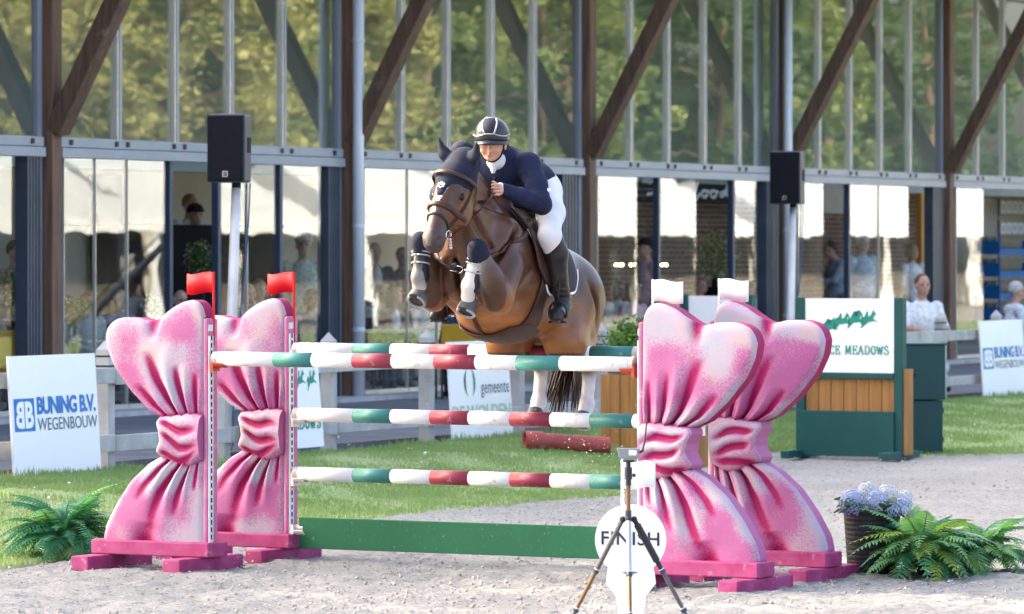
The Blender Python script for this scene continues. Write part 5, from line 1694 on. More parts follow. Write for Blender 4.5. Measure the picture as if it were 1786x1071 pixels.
bodyobj('body', hb, 'coat', horse, 0.0125, 0.02, coatfix, xf=hw)


def hpart(name, B, mat, h=0.01, parent=None):
    V, F, C = B.mesh(h)
    return obj(name, (hw(V), F.tolist()), mat, parent or horse, smooth=True)


def htube(name, pts, r, mat, n=7, parent=None, flat=1.0, up=None):
    mb = MB(); mb.tube([tuple(p) for p in hw(np.array(pts))], r, n, flat=flat, up=up)
    return obj(name, mb, mat, parent or horse, smooth=True)


# hooves
def hoof(p, d, r=0.056):
    p = NB(p); d = NB(d, ) / np.linalg.norm(d)
    A = []
    ax = np.cross(d, NB((0, 1, 0))); ax /= np.linalg.norm(ax); ay = np.cross(d, ax)
    for t_, rr in ((-0.055, 0.042), (-0.05, 0.046), (0.0, r * 0.95), (0.03, r * 1.06), (0.034, r * 0.98), (0.024, r * 0.75), (0.020, 0.01)):
        A.append([p + d * t_ + (ax * cos(2 * pi * k / 18) * 1.08 + ay * sin(2 * pi * k / 18)) * rr for k in range(18)])
    mb = MB(); mb.grid(hw(np.array(A).reshape(-1, 3)).reshape(len(A), 18, 3), closed=True)
    o = obj('hoof', mb, 'hoof', horse, smooth=True)
    S = [p + d * 0.038 + (ax * cos(a) * 1.08 + ay * sin(a)) * r * 0.86 for a in np.linspace(0.5, 2 * pi - 0.5, 20)]
    mb = MB(); mb.tube([tuple(q) for q in hw(np.array(S))], 0.009, 6); obj('horseshoe', mb, 'tripod_steel', o)


for sg, q in FRONT.items():
    d = NB(q['ho']) - NB(q['pa']); d = d / np.linalg.norm(d) * 1.0 + NB((0.75, 0, 0.05)); hoof(NB(q['ho']) + NB((0, 0, 0.012)), d, 0.060)
for sg, dz in ((1, 0.0), (-1, 0.02)): hoof((-0.69, 0.165 * sg, 0.925 + dz), (0.35, 0, -0.9))
# eyes
for sg in (-1, 1):
    mb = MB(); mb.sphere(hw(hp(0.160, 0.018, 0.092 * sg)[None])[0], 0.025, 10); obj('eye', mb, 'eye_dark', horse, smooth=True)
# mane: plaits along the crest; tail
crest = [(0.36, 0.0, 2.26), (0.50, 0.01, 2.365), (0.62, 0.03, 2.425), (0.74, 0.045, 2.485), (0.85, 0.065, 2.53)]
mb = Body()
cr_ = resample(crest, 15)
for i, p in enumerate(cr_):
    mb.ell(p + NB((0, 0.012 * (-1) ** i, 0.0)), (0.036, 0.030, 0.042), 0.01)
mb.chain(cr_[::3], [0.026] * 5, 0.02)
hpart('mane', mb, 'hair_dark', 0.008)
tl = MB()
rr_ = random.Random(4)
for i in range(70):
    a0 = rr_.uniform(-1, 1); b0 = rr_.uniform(-1, 1)
    P = [(-0.98, 0.0 + 0.03 * a0, 1.80), (-1.06 + 0.02 * b0, -0.02 + 0.05 * a0, 1.62), (-1.04 + 0.05 * b0, -0.05 + 0.08 * a0, 1.35), (-0.98 + 0.06 * b0, -0.07 + 0.09 * a0, 1.12 + 0.12 * rr_.random()), (-0.90 + 0.08 * b0, -0.06 + 0.12 * a0, 0.94 + 0.2 * rr_.random())]
    tl.tube([tuple(q) for q in hw(resample(P, 9))], [0.016, 0.018, 0.017, 0.015, 0.013, 0.011, 0.008, 0.005, 0.002], 5)
obj('tail', tl, 'tail_hair', horse, smooth=True)
# ear bonnet with two ears
bn = Body()
bn.ell(hp(0.045, 0.0), (0.130, 0.124, 0.124), 0.02, R=RH)
bn.cone(hp(0.07, 0.086), hp(0.185, 0.098), 0.075, 0.030, 0.03, lat=HFr, sx=0.6)
bn.cone(hp(-0.09, -0.005), hp(0.0, 0.01), 0.102, 0.102, 0.03)
bn.cut(hp(0.10, -0.15), (0.25, 0.25, 0.10), 0.02, RH)
bn.cut(hp(0.20, -0.04, 0.13), (0.11, 0.075, 0.13), 0.02, RH); bn.cut(hp(0.20, -0.04, -0.13), (0.11, 0.075, 0.13), 0.02, RH)
EARB = {1: hp(-0.06, 0.01, 0.060), -1: hp(-0.055, 0.01, -0.066)}
for sg, eb in EARB.items():
    tip = eb + (NB((0.05, 0.07 * sg, 0.15)) if sg > 0 else NB((0.03, -0.075, 0.175)))
    mid = eb * 0.5 + tip * 0.5 + NB((0, 0.008 * sg, -0.005))
    bn.chain([eb, mid, tip], [0.040, 0.032, 0.006], 0.02, lat=HFr, sx=0.55)
bo_ = hpart('ear_bonnet', bn, 'navy_knit', 0.008)
q = [hp(0.150 + 0.018 * sin(a) * (1 if i % 2 else 0.75), 0.14, 0.026 * cos(a) * (1 if i % 2 else 0.75)) for i, a in enumerate(np.linspace(0, 2 * pi, 13)[:-1])]
A_ = bn.project(np.array(q), 6, 0.003)
mb = MB(); mb.tube([tuple(p) for p in hw(np.vstack([A_, A_[:1]]))], 0.0035, 5); obj('emblem', mb, 'flag_white', bo_)
q = bn.project(np.array([hp(0.147, 0.14, l_) for l_ in np.linspace(-0.028, 0.028, 7)]), 6, 0.004)
mb = MB(); mb.tube([tuple(p) for p in hw(q)], 0.004, 5); obj('emblem', mb, 'flag_white', bo_)


def strap(name, pts, r, mat, off=0.006, n=30, parent=None, body=hb, flat=0.45):
    Q = body.project(resample(pts, n), 5, off)
    Q[1:-1] = 0.25 * Q[:-2] + 0.5 * Q[1:-1] + 0.25 * Q[2:]
    e = 1e-3
    W_ = hw(Q)
    # ribbon lying on the coat
    T = np.gradient(Q, axis=0); T /= np.linalg.norm(T, axis=1)[:, None]
    g = np.stack([body.eval(Q + np.eye(3)[i] * e) - body.eval(Q - np.eye(3)[i] * e) for i in range(3)], -1); g /= np.maximum(np.linalg.norm(g, axis=1)[:, None], 1e-9)
    S = np.cross(T, g); S /= np.maximum(np.linalg.norm(S, axis=1)[:, None], 1e-9)
    A = []
    for k in range(8):
        a = 2 * pi * k / 8
        A.append(Q + S * cos(a) * r + g * sin(a) * r * flat)
    A = np.transpose(np.array(A), (1, 0, 2))
    mb = MB(); mb.grid(hw(A.reshape(-1, 3)).reshape(A.shape), closed=True)
    return obj(name, mb, mat, parent or horse, smooth=True)


br = strap('bridle', [hp(0.245, -0.10, 0.08), hp(0.26, -0.02, 0.085), hp(0.265, 0.06, 0.05), hp(0.265, 0.085, 0.0), hp(0.265, 0.06, -0.05), hp(0.26, -0.02, -0.085), hp(0.245, -0.10, -0.08)], 0.017, 'leather_brown', 0.008)   # noseband
strap('browband', [hp(0.06, -0.03, 0.11), hp(0.068, 0.05, 0.085), hp(0.075, 0.10, 0.0), hp(0.068, 0.05, -0.085), hp(0.06, -0.03, -0.11)], 0.013, 'leather_brown', 0.030, parent=br)
strap('flash_strap', [hp(0.40, -0.09, 0.05), hp(0.36, -0.02, 0.062), hp(0.315, 0.06, 0.02), hp(0.315, 0.06, -0.02), hp(0.36, -0.02, -0.062), hp(0.40, -0.09, -0.05)], 0.009, 'leather_black', 0.006, parent=br)
for sg in (1, -1):
    strap('cheek_strap', [hp(-0.02, -0.02, 0.10 * sg), hp(0.10, -0.035, 0.105 * sg), hp(0.22, -0.04, 0.09 * sg), hp(0.385, -0.035, 0.062 * sg)], 0.009, 'leather_black', 0.008, parent=br)
    strap('throat_lash', [hp(-0.02, -0.04, 0.10 * sg), hp(0.06, -0.12, 0.085 * sg), hp(0.12, -0.17, 0.03 * sg)], 0.007, 'leather_black', 0.008, parent=br)
    c_ = hp(0.395, -0.04, 0.066 * sg)
    S = [c_ + hd * 0.026 * cos(a) + HFr * 0.026 * sin(a) for a in np.linspace(0, 2 * pi, 15)]
    htube('bit_ring', S, 0.0045, 'metal_shiny', 6, br)
    for k in range(4):
        mb = MB(); mb.sphere(hw((c_ + hd * (0.02 + 0.012 * k) - HFr * (0.02 + 0.012 * k) + HLt * 0.01 * sg)[None])[0], 0.009, 6); obj('bit_shank', mb, 'metal_shiny', br)
RHAND = {1: NB((0.57, 0.17, 2.36)), -1: NB((0.60, -0.14, 2.38))}
for sg in (1, -1):
    c_ = hp(0.405, -0.06, 0.07 * sg)
    mid = NB((0.86, 0.155 * sg, 2.20))
    htube('rein', resample([c_, mid, RHAND[sg] + NB((0.03, 0, -0.01))], 16), 0.0085, 'leather_brown', 6, br, 0.5)
# martingale / breastplate
strap('breastplate', [(0.30, 0.24, 2.10), (0.50, 0.25, 2.04), (0.66, 0.19, 1.97), (0.79, 0.08, 1.90), (0.81, 0.0, 1.88), (0.79, -0.08, 1.90), (0.66, -0.19, 1.97)], 0.016, 'leather_brown', 0.008, 40)
strap('breastplate_centre', [(0.81, 0.0, 1.88), (0.74, 0.0, 1.72), (0.60, 0, 1.58), (0.40, 0, 1.49)], 0.014, 'leather_brown', 0.008)
mb = MB(); mb.sphere(hw(hb.project(np.array([[0.82, 0.01, 1.90]]), 4, 0.012))[0], 0.026, 8); obj('martingale_ring', mb, 'leather_black', horse)
for sg in (1,):
    S = hb.project(np.array([[0.80 + 0.0, 0.03 + 0.022 * cos(a), 1.885 + 0.022 * sin(a)] for a in np.linspace(0, 2 * pi, 13)]), 3, 0.02); htube('martingale_ring', S, 0.005, 'metal_shiny', 5)


def drape(name, rows, mat, off, solid, parent=None):     # rows of horse-frame guide points laid on the coat
    G = np.array([resample(r_, 26) for r_ in rows])
    G = np.array([resample(G[:, j], 18) for j in range(G.shape[1])])
    s_ = G.shape
    Q = hb.project(G.reshape(-1, 3), 6, off)
    mb = MB(); mb.grid(hw(Q).reshape(s_))
    return obj(name, mb, mat, parent or horse, smooth=True, solid=solid)


# girth with stud guard
drape('girth', [[(0.20, 0.36, 1.95), (0.22, 0.38, 1.80), (0.27, 0.33, 1.62), (0.34, 0.12, 1.48), (0.34, -0.12, 1.48), (0.27, -0.33, 1.62), (0.2, -0.36, 1.9)],
                [(0.11, 0.36, 1.95), (0.13, 0.38, 1.80), (0.16, 0.33, 1.60), (0.10, 0.14, 1.45), (0.10, -0.14, 1.45), (0.16, -0.33, 1.60), (0.1, -0.36, 1.9)]], 'leather_brown', 0.012, 0.012)
drape('stud_guard', [[(0.40, 0.16, 1.52), (0.42, 0.0, 1.48), (0.40, -0.16, 1.52)], [(0.25, 0.26, 1.54), (0.25, 0.0, 1.42), (0.25, -0.26, 1.54)], [(0.06, 0.22, 1.50), (0.02, 0.0, 1.43), (0.06, -0.22, 1.50)]], 'girth_pad', 0.016, 0.010)
# saddle cloth and saddle
for sg in (1, -1):
    drape('saddle_cloth', [[(0.26, 0.03 * sg, 2.25), (0.24, 0.26 * sg, 2.1), (0.20, 0.40 * sg, 1.86), (0.16, 0.40 * sg, 1.72)], [(-0.05, 0.03 * sg, 2.2), (-0.05, 0.26 * sg, 2.08), (-0.06, 0.40 * sg, 1.84), (-0.06, 0.40 * sg, 1.70)], [(-0.34, 0.03 * sg, 2.1), (-0.34, 0.24 * sg, 2.0), (-0.33, 0.38 * sg, 1.82), (-0.30, 0.38 * sg, 1.74)]], 'saddle_pad', 0.010, 0.012)
    drape('saddle_flap', [[(0.26, 0.10 * sg, 2.24), (0.30, 0.28 * sg, 2.08), (0.29, 0.40 * sg, 1.90), (0.20, 0.40 * sg, 1.78)], [(0.05, 0.10 * sg, 2.2), (0.08, 0.28 * sg, 2.05), (0.09, 0.40 * sg, 1.86), (0.10, 0.40 * sg, 1.76)], [(-0.12, 0.10 * sg, 2.15), (-0.08, 0.28 * sg, 2.0), (-0.02, 0.40 * sg, 1.86), (0.02, 0.40 * sg, 1.77)]], 'leather_brown', 0.030, 0.012)
    strap('cloth_piping', [(0.27, 0.22 * sg, 2.12), (0.25, 0.33 * sg, 2.0), (0.21, 0.40 * sg, 1.86), (0.16, 0.40 * sg, 1.71), (-0.06, 0.40 * sg, 1.69), (-0.31, 0.38 * sg, 1.73), (-0.35, 0.3 * sg, 1.88)], 0.008, 'flag_white', 0.020, 40)
sd = Body()
sd.chain([(0.22, 0, 2.24), (0.08, 0, 2.19), (-0.08, 0, 2.17), (-0.26, 0, 2.20)], [0.075, 0.06, 0.07, 0.085], 0.04, lat=LAT, sx=1.5)
sd.cone((0.20, 0, 2.27), (0.17, 0, 2.29), 0.06, 0.05, 0.03, lat=LAT, sx=1.4); sd.cone((-0.28, 0, 2.22), (-0.32, 0, 2.25), 0.07, 0.05, 0.03, lat=LAT, sx=1.7)
hpart('saddle_seat', sd, 'leather_brown', 0.012)
# leg boots
for sg, q in FRONT.items():
    kn, fe = NB(q['kn']), NB(q['fe'])
    a = kn + (fe - kn) * 0.22; b = fe + (fe - kn) * 0.02
    bb = Body(); back = NB((-0.02, 0, 0.0))
    bb.cone(a + back, b + back, 0.047, 0.050, 0.01); bb.ell(fe + NB((-0.02, 0, 0.005)), (0.052, 0.054, 0.055), 0.02)
    if sg > 0: bb.cut(kn * 0.35 + fe * 0.65 + NB((0.062, -0.01, -0.03)), (0.045, 0.040, 0.11), 0.01)
    bt_ = hpart('tendon_boot', bb, 'boot_guard', 0.008)
    for t_ in (0.30, 0.40, 0.62):
        p = kn + (fe - kn) * t_; d_ = (fe - kn) / np.linalg.norm(fe - kn)
        ax = np.cross(d_, NB((0, 1, 0))); ax /= np.linalg.norm(ax); ay = np.cross(d_, ax)
        S = [p - NB((0.015, 0, 0)) + (ax * cos(a_) + ay * sin(a_)) * 0.053 for a_ in np.linspace(0, 2 * pi, 17)]
        htube('boot_strap', S, 0.0055, 'boot_band', 5, bt_)
    kb_ = Body(); kb_.ell(kn, (0.060, 0.055, 0.060), 0.02); kb_.cone(kn, kn + (NB(q['el']) - kn) * 0.14, 0.057, 0.061, 0.02); kb_.cone(kn, kn + (fe - kn) * 0.28, 0.052, 0.044, 0.02)
    hpart('knee_cover', kb_, 'navy_knit', 0.009)

# ------------------------------------------------------------------ the rider
rider = thing('person', 'rider in navy jacket, white breeches, black boots and helmet crouched on the horse', 'person', tuple(hw(NB([[0.0, 0, 1.6]]))[0]))
base[rider] = Vector(rider.location)
SKIN = (0.56, 0.31, 0.22); LIP = (0.42, 0.16, 0.13)
HC = NB((0.36, 0.03, 2.648))                      # head centre
look = NB((0.93, 0.30, -0.10)); look /= np.linalg.norm(look)
hl_ = np.cross(NB((0, 0, 1)), look); hl_ /= np.linalg.norm(hl_); hu = np.cross(look, hl_)
RHd = np.stack([look, hl_, hu])
fpt = lambda f, l, u: HC + look * f + hl_ * l + hu * u
rb = Body()
rb.ell(fpt(-0.01, 0, 0.02), (0.098, 0.078, 0.105), 0.02, SKIN, RHd)
rb.ell(fpt(0.025, 0, -0.045), (0.060, 0.058, 0.062), 0.03, SKIN, RHd)
rb.ell(fpt(0.060, 0, -0.088), (0.024, 0.026, 0.019), 0.02, SKIN, RHd)
rb.cone(fpt(0.088, 0, -0.008), fpt(0.108, 0, -0.044), 0.010, 0.0145, 0.012, SKIN)
for sg in (1, -1):
    rb.ell(fpt(0.082, 0.028 * sg, 0.016), (0.012, 0.024, 0.010), 0.012, SKIN, RHd)
    rb.ell(fpt(0.060, 0.040 * sg, -0.035), (0.026, 0.022, 0.026), 0.02, SKIN, RHd)
    rb.cut(fpt(0.098, 0.030 * sg, -0.004), (0.010, 0.016, 0.009), 0.008, RHd)
    rb.ell(fpt(-0.005, 0.081 * sg, -0.015), (0.022, 0.011, 0.034), 0.008, SKIN, RHd)
rb.ell(fpt(0.088, 0, -0.062), (0.010, 0.022, 0.006), 0.006, LIP, RHd)
rb.ell(fpt(0.085, 0, -0.071), (0.010, 0.018, 0.006), 0.006, LIP, RHd)
NK = NB((0.25, 0.02, 2.572))
rb.cone(fpt(-0.03, 0, -0.07), NK, 0.054, 0.060, 0.03, SKIN)
SHO = {1: NB((0.20, 0.20, 2.515)), -1: NB((0.24, -0.225, 2.585))}
ELB = {1: NB((0.28, 0.33, 2.27)), -1: NB((0.34, -0.33, 2.33))}
HIP = NB((-0.20, 0.0, 2.40))
rb.chain([HIP, NB((0.0, 0, 2.47)), NB((0.17, 0, 2.50)), NK], [0.10, 0.10, 0.085, 0.05], 0.02, SKIN, LAT, 1.1)
KNE = {1: NB((0.22, 0.355, 2.08)), -1: NB((0.22, -0.355, 2.08))}
ANK = {1: NB((0.05, 0.365, 1.70)), -1: NB((0.05, -0.365, 1.70))}
TOE = {1: NB((0.20, 0.40, 1.60)), -1: NB((0.20, -0.40, 1.60))}
for sg in (1, -1):
    rb.chain([SHO[sg], ELB[sg], RHAND[sg] - NB((0.05, 0, -0.005))], [0.055, 0.042, 0.028], 0.03, SKIN)
    hd_ = RHAND[sg]
    rb.ell(hd_ - NB((0.01, 0, 0)), (0.042, 0.020, 0.040), 0.02, SKIN)
    rb.chain([HIP + NB((0.0, 0.10 * sg, -0.03)), HIP * .45 + KNE[sg] * .55 + NB((0.0, 0.08 * sg, 0.0)), KNE[sg]], [0.06, 0.05, 0.045], 0.02, SKIN)
    rb.chain([KNE[sg], ANK[sg], TOE[sg]], [0.045, 0.028, 0.018], 0.01, SKIN)
ex = MB()
for sg in (1, -1):
    h0 = RHAND[sg]
    for k in range(4):                               # four fingers curled round the rein
        z = 0.028 - 0.019 * k; L = (0.9, 1.0, 0.95, 0.78)[k]
        P = [h0 + NB((0.005, 0.012 * sg, z)), h0 + NB((0.045 * L, 0.014 * sg, z + 0.004)), h0 + NB((0.058 * L, -0.006 * sg, z)), h0 + NB((0.040 * L, -0.026 * sg, z - 0.002)), h0 + NB((0.020, -0.026 * sg, z - 0.002))]
        ex.tube([tuple(p) for p in resample(P, 9)], [0.0095] * 8 + [0.007], 7, c=SKIN)
    P = [h0 + NB((-0.015, -0.012 * sg, 0.026)), h0 + NB((0.015, -0.022 * sg, 0.046)), h0 + NB((0.046, -0.014 * sg, 0.047))]
    ex.tube([tuple(p) for p in resample(P, 7)], [0.012, 0.012, 0.011, 0.011, 0.010, 0.009, 0.007], 7, c=SKIN)


def skinfix(V, C):
    q = V - HC; f, l, u = q @ look, q @ hl_, q @ hu
    C = C.copy()
    ch = (np.abs(np.abs(l) - 0.042) < 0.02) & (np.abs(u + 0.04) < 0.025) & (f > 0.03)
    C[ch] = C[ch] * 0.8 + np.array((0.60, 0.24, 0.18)) * 0.2
    br_ = (np.abs(np.abs(l) - 0.030) < 0.020) & (np.abs(u - 0.018) < 0.006) & (f > 0.05)
    C[br_] = (0.14, 0.07, 0.04)
    return C


bodyobj('body', rb, 'skin', rider, 0.0085, 0.006, skinfix, extra=ex, xf=hw)
for sg in (1, -1):
    e_ = hw(fpt(0.083, 0.029 * sg, -0.005)[None])[0]
    mb = MB(); mb.sphere(e_, 0.0095, 8); ey = obj('eye', mb, 'flag_white', rider, smooth=True)
    e_ = hw(fpt(0.0905, 0.030 * sg, -0.006)[None])[0]; mb = MB(); mb.sphere(e_, 0.0050, 8); obj('pupil', mb, 'eye_dark', ey)


def rpart(name, B, mat, h=0.01, parent=None):
    V, F, C = B.mesh(h)
    return obj(name, (hw(V), F.tolist()), mat, parent or rider, smooth=True)


jk = Body()
jk.chain([HIP + NB((-0.02, 0, 0.015)), NB((0.0, 0, 2.465)), NB((0.15, 0, 2.49))], [0.140, 0.138, 0.140], 0.06, lat=LAT, sx=1.16)
jk.ell((0.13, 0, 2.50), (0.15, 0.215, 0.115), 0.06)
jk.cone((-0.24, 0.0, 2.38), (-0.30, 0.0, 2.34), 0.165, 0.13, 0.05, lat=LAT, sx=1.15)
jk.cone(NK - NB((0.04, 0, 0.02)), NK + NB((0.0, 0, 0.03)), 0.098, 0.078, 0.03)
for sg in (1, -1):
    jk.ell(SHO[sg], (0.080, 0.078, 0.080), 0.05)
    W0 = RHAND[sg] - NB((0.06, 0.0, -0.004)); E = ELB[sg]
    jk.chain([SHO[sg], SHO[sg] * .5 + E * .5 + NB((0, 0.01 * sg, 0)), E, E * .5 + W0 * .5, W0], [0.073, 0.066, 0.058, 0.051, 0.040], 0.025)
    for t_, rr in ((0.72, 0.071), (0.9, 0.068)): jk.ell(SHO[sg] * (1 - t_) + E * t_ + NB((0.01, 0, 0)), (0.060, 0.060, 0.020), 0.02)
    jk.ell(E * .75 + W0 * .25, (0.03, 0.057, 0.055), 0.02); jk.ell(E * .45 + W0 * .55, (0.022, 0.049, 0.048), 0.02)
for sg in (1, -1):
    S_, E_ = SHO[sg], ELB[sg]
    for t_ in (0.25, 0.45, 0.62): jk.cone(S_ * (1 - t_) + E_ * t_ + NB((0.050, -0.04 * sg, 0.01)), S_ * (1 - t_) + E_ * t_ + NB((0.01, 0.060 * sg, -0.03)), 0.012, 0.009, 0.02)
jk.cut(NK + NB((0.098, 0.012, -0.025)), (0.050, 0.030, 0.085), 0.012)
jk.cut(NK + NB((0.03, 0, 0.075)), (0.075, 0.056, 0.055), 0.012)
jo = rpart('jacket', jk, 'navy_cloth', 0.0095)
p = jk.project(NB([[0.245, 0.42, 2.40]]), 8, 0.003)
mb = MB(); mb.sphere(hw(p)[0], 0.014, 8, sc3=(1, 1, 1)); obj('sleeve_badge', mb, 'flag_white', jo)
for dz in (0.0, -0.06, -0.12):
    p = jk.project(NB([[0.36, 0.02, 2.40 + dz]]), 8, 0.002); mb = MB(); mb.sphere(hw(p)[0], 0.008, 7); obj('button', mb, 'leather_black', jo)
sh = Body(); sh.cone(NK + NB((0.025, 0.005, -0.03)), NK + NB((0.014, 0, 0.016)), 0.064, 0.062, 0.02); sh.ell(NK + NB((0.085, 0.01, -0.055)), (0.02, 0.022, 0.06), 0.02)
sh.cut(NK + NB((0.015, 0, 0.07)), (0.06, 0.056, 0.05), 0.01)
rpart('shirt_collar', sh, 'white_cloth', 0.008)
for sg in (1, -1):
    c_ = Body(); W0 = RHAND[sg] - NB((0.062, 0, -0.004)); dd_ = RHAND[sg] - ELB[sg]; dd_ /= np.linalg.norm(dd_)
    c_.cone(W0, W0 + dd_ * 0.015, 0.037, 0.036, 0.01); rpart('shirt_cuff', c_, 'white_cloth', 0.007)
bz = Body()
bz.chain([HIP + NB((-0.06, 0, -0.02)), HIP + NB((0.02, 0, -0.01))], [0.15, 0.13], 0.05, lat=LAT, sx=1.15)
for sg in (1, -1):
    bz.ell(HIP + NB((-0.08, 0.085 * sg, -0.05)), (0.13, 0.105, 0.13), 0.06)
    bz.chain([HIP + NB((-0.02, 0.13 * sg, -0.05)), HIP * .45 + KNE[sg] * .55 + NB((0.0, 0.08 * sg, 0.0)), KNE[sg] + NB((0.0, 0, 0.0)), KNE[sg] * .8 + ANK[sg] * .2], [0.100, 0.082, 0.064, 0.058], 0.05)
rpart('breeches', bz, 'white_cloth', 0.011)
for sg in (1, -1):
    bt2 = Body(); k_, a_, t_ = KNE[sg], ANK[sg], TOE[sg]
    bt2.chain([k_ + (k_ - a_) * 0.02 + NB((-0.01, 0, 0)), k_ * .72 + a_ * .28 + NB((-0.02, 0.01 * sg, 0)), k_ * .35 + a_ * .65, a_], [0.072, 0.073, 0.056, 0.050], 0.02)
    for q_ in (0.70, 0.78, 0.86, 0.94): bt2.ell(k_ * (1 - q_) + a_ * q_ + NB((0.01, 0, 0)), (0.056, 0.054, 0.014), 0.012)
    bt2.chain([a_ + NB((-0.045, 0, -0.045)), a_ + NB((0.03, 0.01 * sg, -0.055)), t_ + NB((0.01, 0, 0.0)), t_ + NB((0.05, 0.01 * sg, -0.012))], [0.042, 0.047, 0.043, 0.034], 0.03)
    bt2.cone(a_ + NB((-0.06, 0, -0.085)), a_ + NB((-0.02, 0, -0.09)), 0.028, 0.028, 0.012)
    rbo = rpart('riding_boot', bt2, 'boot_leather', 0.0085)
    # stirrup
    S = [t_ + NB((0.0, 0.058 * cos(a), 0.015 + 0.070 * sin(a))) for a in np.linspace(-0.5, pi + 0.5, 20)]
    st_ = thing if False else None
    so_ = htube('stirrup', S, 0.008, 'leather_black', 6)
    htube('stirrup_tread', [t_ + NB((0.0, -0.055, -0.042)), t_ + NB((0.0, 0.055, -0.042))], 0.018, 'leather_black', 8, so_, 0.4)
    htube('stirrup_leather', resample([t_ + NB((0.0, 0, 0.085)), a_ + NB((0.08, 0.02 * sg, 0.16)), (0.14, 0.385 * sg, 1.95), (0.10, 0.30 * sg, 2.12)], 12), 0.012, 'leather_black', 6, so_, 0.4)
hm = Body()
hm.ell(fpt(-0.012, 0, 0.045), (0.128, 0.108, 0.112), 0.02, R=RHd)
hm.cut(fpt(0.06, 0, -0.095), (0.15, 0.2, 0.115), 0.02, RHd)
hm.cut(fpt(-0.03, 0, -0.13), (0.2, 0.2, 0.10), 0.02, RHd)
ho_ = rpart('helmet', hm, 'helmet_shell', 0.0065)
# peak
A_ = []
for i in range(17):
    a = radians(-78 + 156 * i / 16)
    q0 = fpt(0.112 * cos(a) + 0.0, 0.100 * sin(a), 0.022 - 0.012 * sin(a) ** 2); q1 = fpt(0.112 * cos(a) + 0.060 * cos(a) ** 1.0, 0.104 * sin(a), -0.002 - 0.012 * sin(a) ** 2 + 0.006)
    A_.append([q0, q0 * .5 + q1 * .5 + hu * 0.006, q1])
mb = MB(); mb.grid(hw(np.array(A_).reshape(-1, 3)).reshape(17, 3, 3)); obj('peak', mb, 'helmet_peak', ho_, smooth=True, solid=0.007)
# matt centre panel and silver frame laid on the shell
HCC = (-0.012, 0.0, 0.045)
def hdir(el, az, r_=0.14): return fpt(HCC[0] + r_ * cos(el) * cos(az), r_ * cos(el) * sin(az), HCC[2] + r_ * sin(el))
G = np.array([[hdir(radians(8 + 60 * z), x * (0.22 + 0.50 * z)) for x in np.linspace(-1, 1, 13)] for z in np.linspace(0, 1, 9)])
def shell(Gp, off):
    s_ = Gp.shape; return hm.project(Gp.reshape(-1, 3) , 10, off).reshape(s_)
mb = MB(); mb.grid(hw(shell(G, 0.004).reshape(-1, 3)).reshape(9, 13, 3)); obj('centre_panel', mb, 'helmet_matt', ho_, smooth=True, solid=0.004)
bd = [G[0, j] for j in range(13)] + [G[i, 12] for i in range(1, 9)] + [G[8, j] for j in range(11, -1, -1)] + [G[i, 0] for i in range(7, -1, -1)]
bq = shell(np.array(bd), 0.005)
mb = MB(); mb.tube([tuple(p) for p in hw(bq)], 0.0058, 6); obj('silver_trim', mb, 'helmet_silver', ho_, smooth=True)
for sg in (1, -1):
    q = shell(np.array([hdir(radians(8), 0.22 * sg), hdir(radians(2), 0.55 * sg), hdir(radians(0), 1.0 * sg), hdir(radians(4), 1.5 * sg)]), 0.003)
    mb = MB(); mb.tube([tuple(p) for p in hw(resample(q, 10))], 0.0050, 6); obj('silver_trim', mb, 'helmet_silver', ho_, smooth=True)
    q = rb.project(resample([fpt(0.0, 0.085 * sg, 0.02), fpt(0.015, 0.075 * sg, -0.05), fpt(0.03, 0.04 * sg, -0.115), fpt(0.03, 0, -0.13)], 14), 4, 0.003)
    mb = MB(); mb.tube([tuple(p) for p in hw(q)], 0.0055, 5); obj('chin_strap', mb, 'leather_black', ho_)

# ------------------------------------------------------------------ plants
def frond_mesh(name, L, droop, wid, mat, seed, n=22):
    r = random.Random(seed)
    mb = MB()
    pts = []
    for i in range(n + 1):
        t = i / n
        pts.append(Vector((L * (t - 0.18 * droop * t * t), 0, L * (0.75 * t - (0.55 + 0.75 * droop) * t * t))))
    mb.tube(pts, [0.004 * (1 - 0.8 * i / n) + 0.0008 for i in range(n + 1)], 4)
    for i in range(2, n + 1):
        t = i / n
        ln = wid * (sin(pi * min(1, 0.12 + 0.9 * t)) ** 0.75) * r.uniform(0.85, 1.1) + 0.004
        p = pts[i]; d = (pts[i] - pts[i - 1]).normalized()
        for sg in (-1, 1):
            side = Vector((0, sg, 0)); up = side.cross(d) * sg
            tip = p + side * ln + d * ln * 0.35 - Vector((0, 0, ln * r.uniform(0.15, 0.5)))
            w2 = L / n * 0.46
            m_ = p.lerp(tip, 0.45) + Vector((0, 0, 0.06 * ln))
            mb.add([p - d * w2 * 0.7, m_ - d * w2, tip, m_ + d * w2, p + d * w2 * 0.7], [(0, 1, 3, 4), (1, 2, 3)])
    me = bpy.data.meshes.new(name)
    me.from_pydata([tuple(v) for v in mb.v], [], mb.f); me.materials.append(M[mat])
    return me


FR = {}
for mt in ('fern_green', 'fern_light', 'fern_yellow', 'fern_silver'):
    FR[mt] = [frond_mesh('frond', 0.42, dr, 0.068 if mt != 'fern_silver' else 0.05, mt, 7 + k) for k, dr in enumerate((0.25, 0.6, 0.95))]


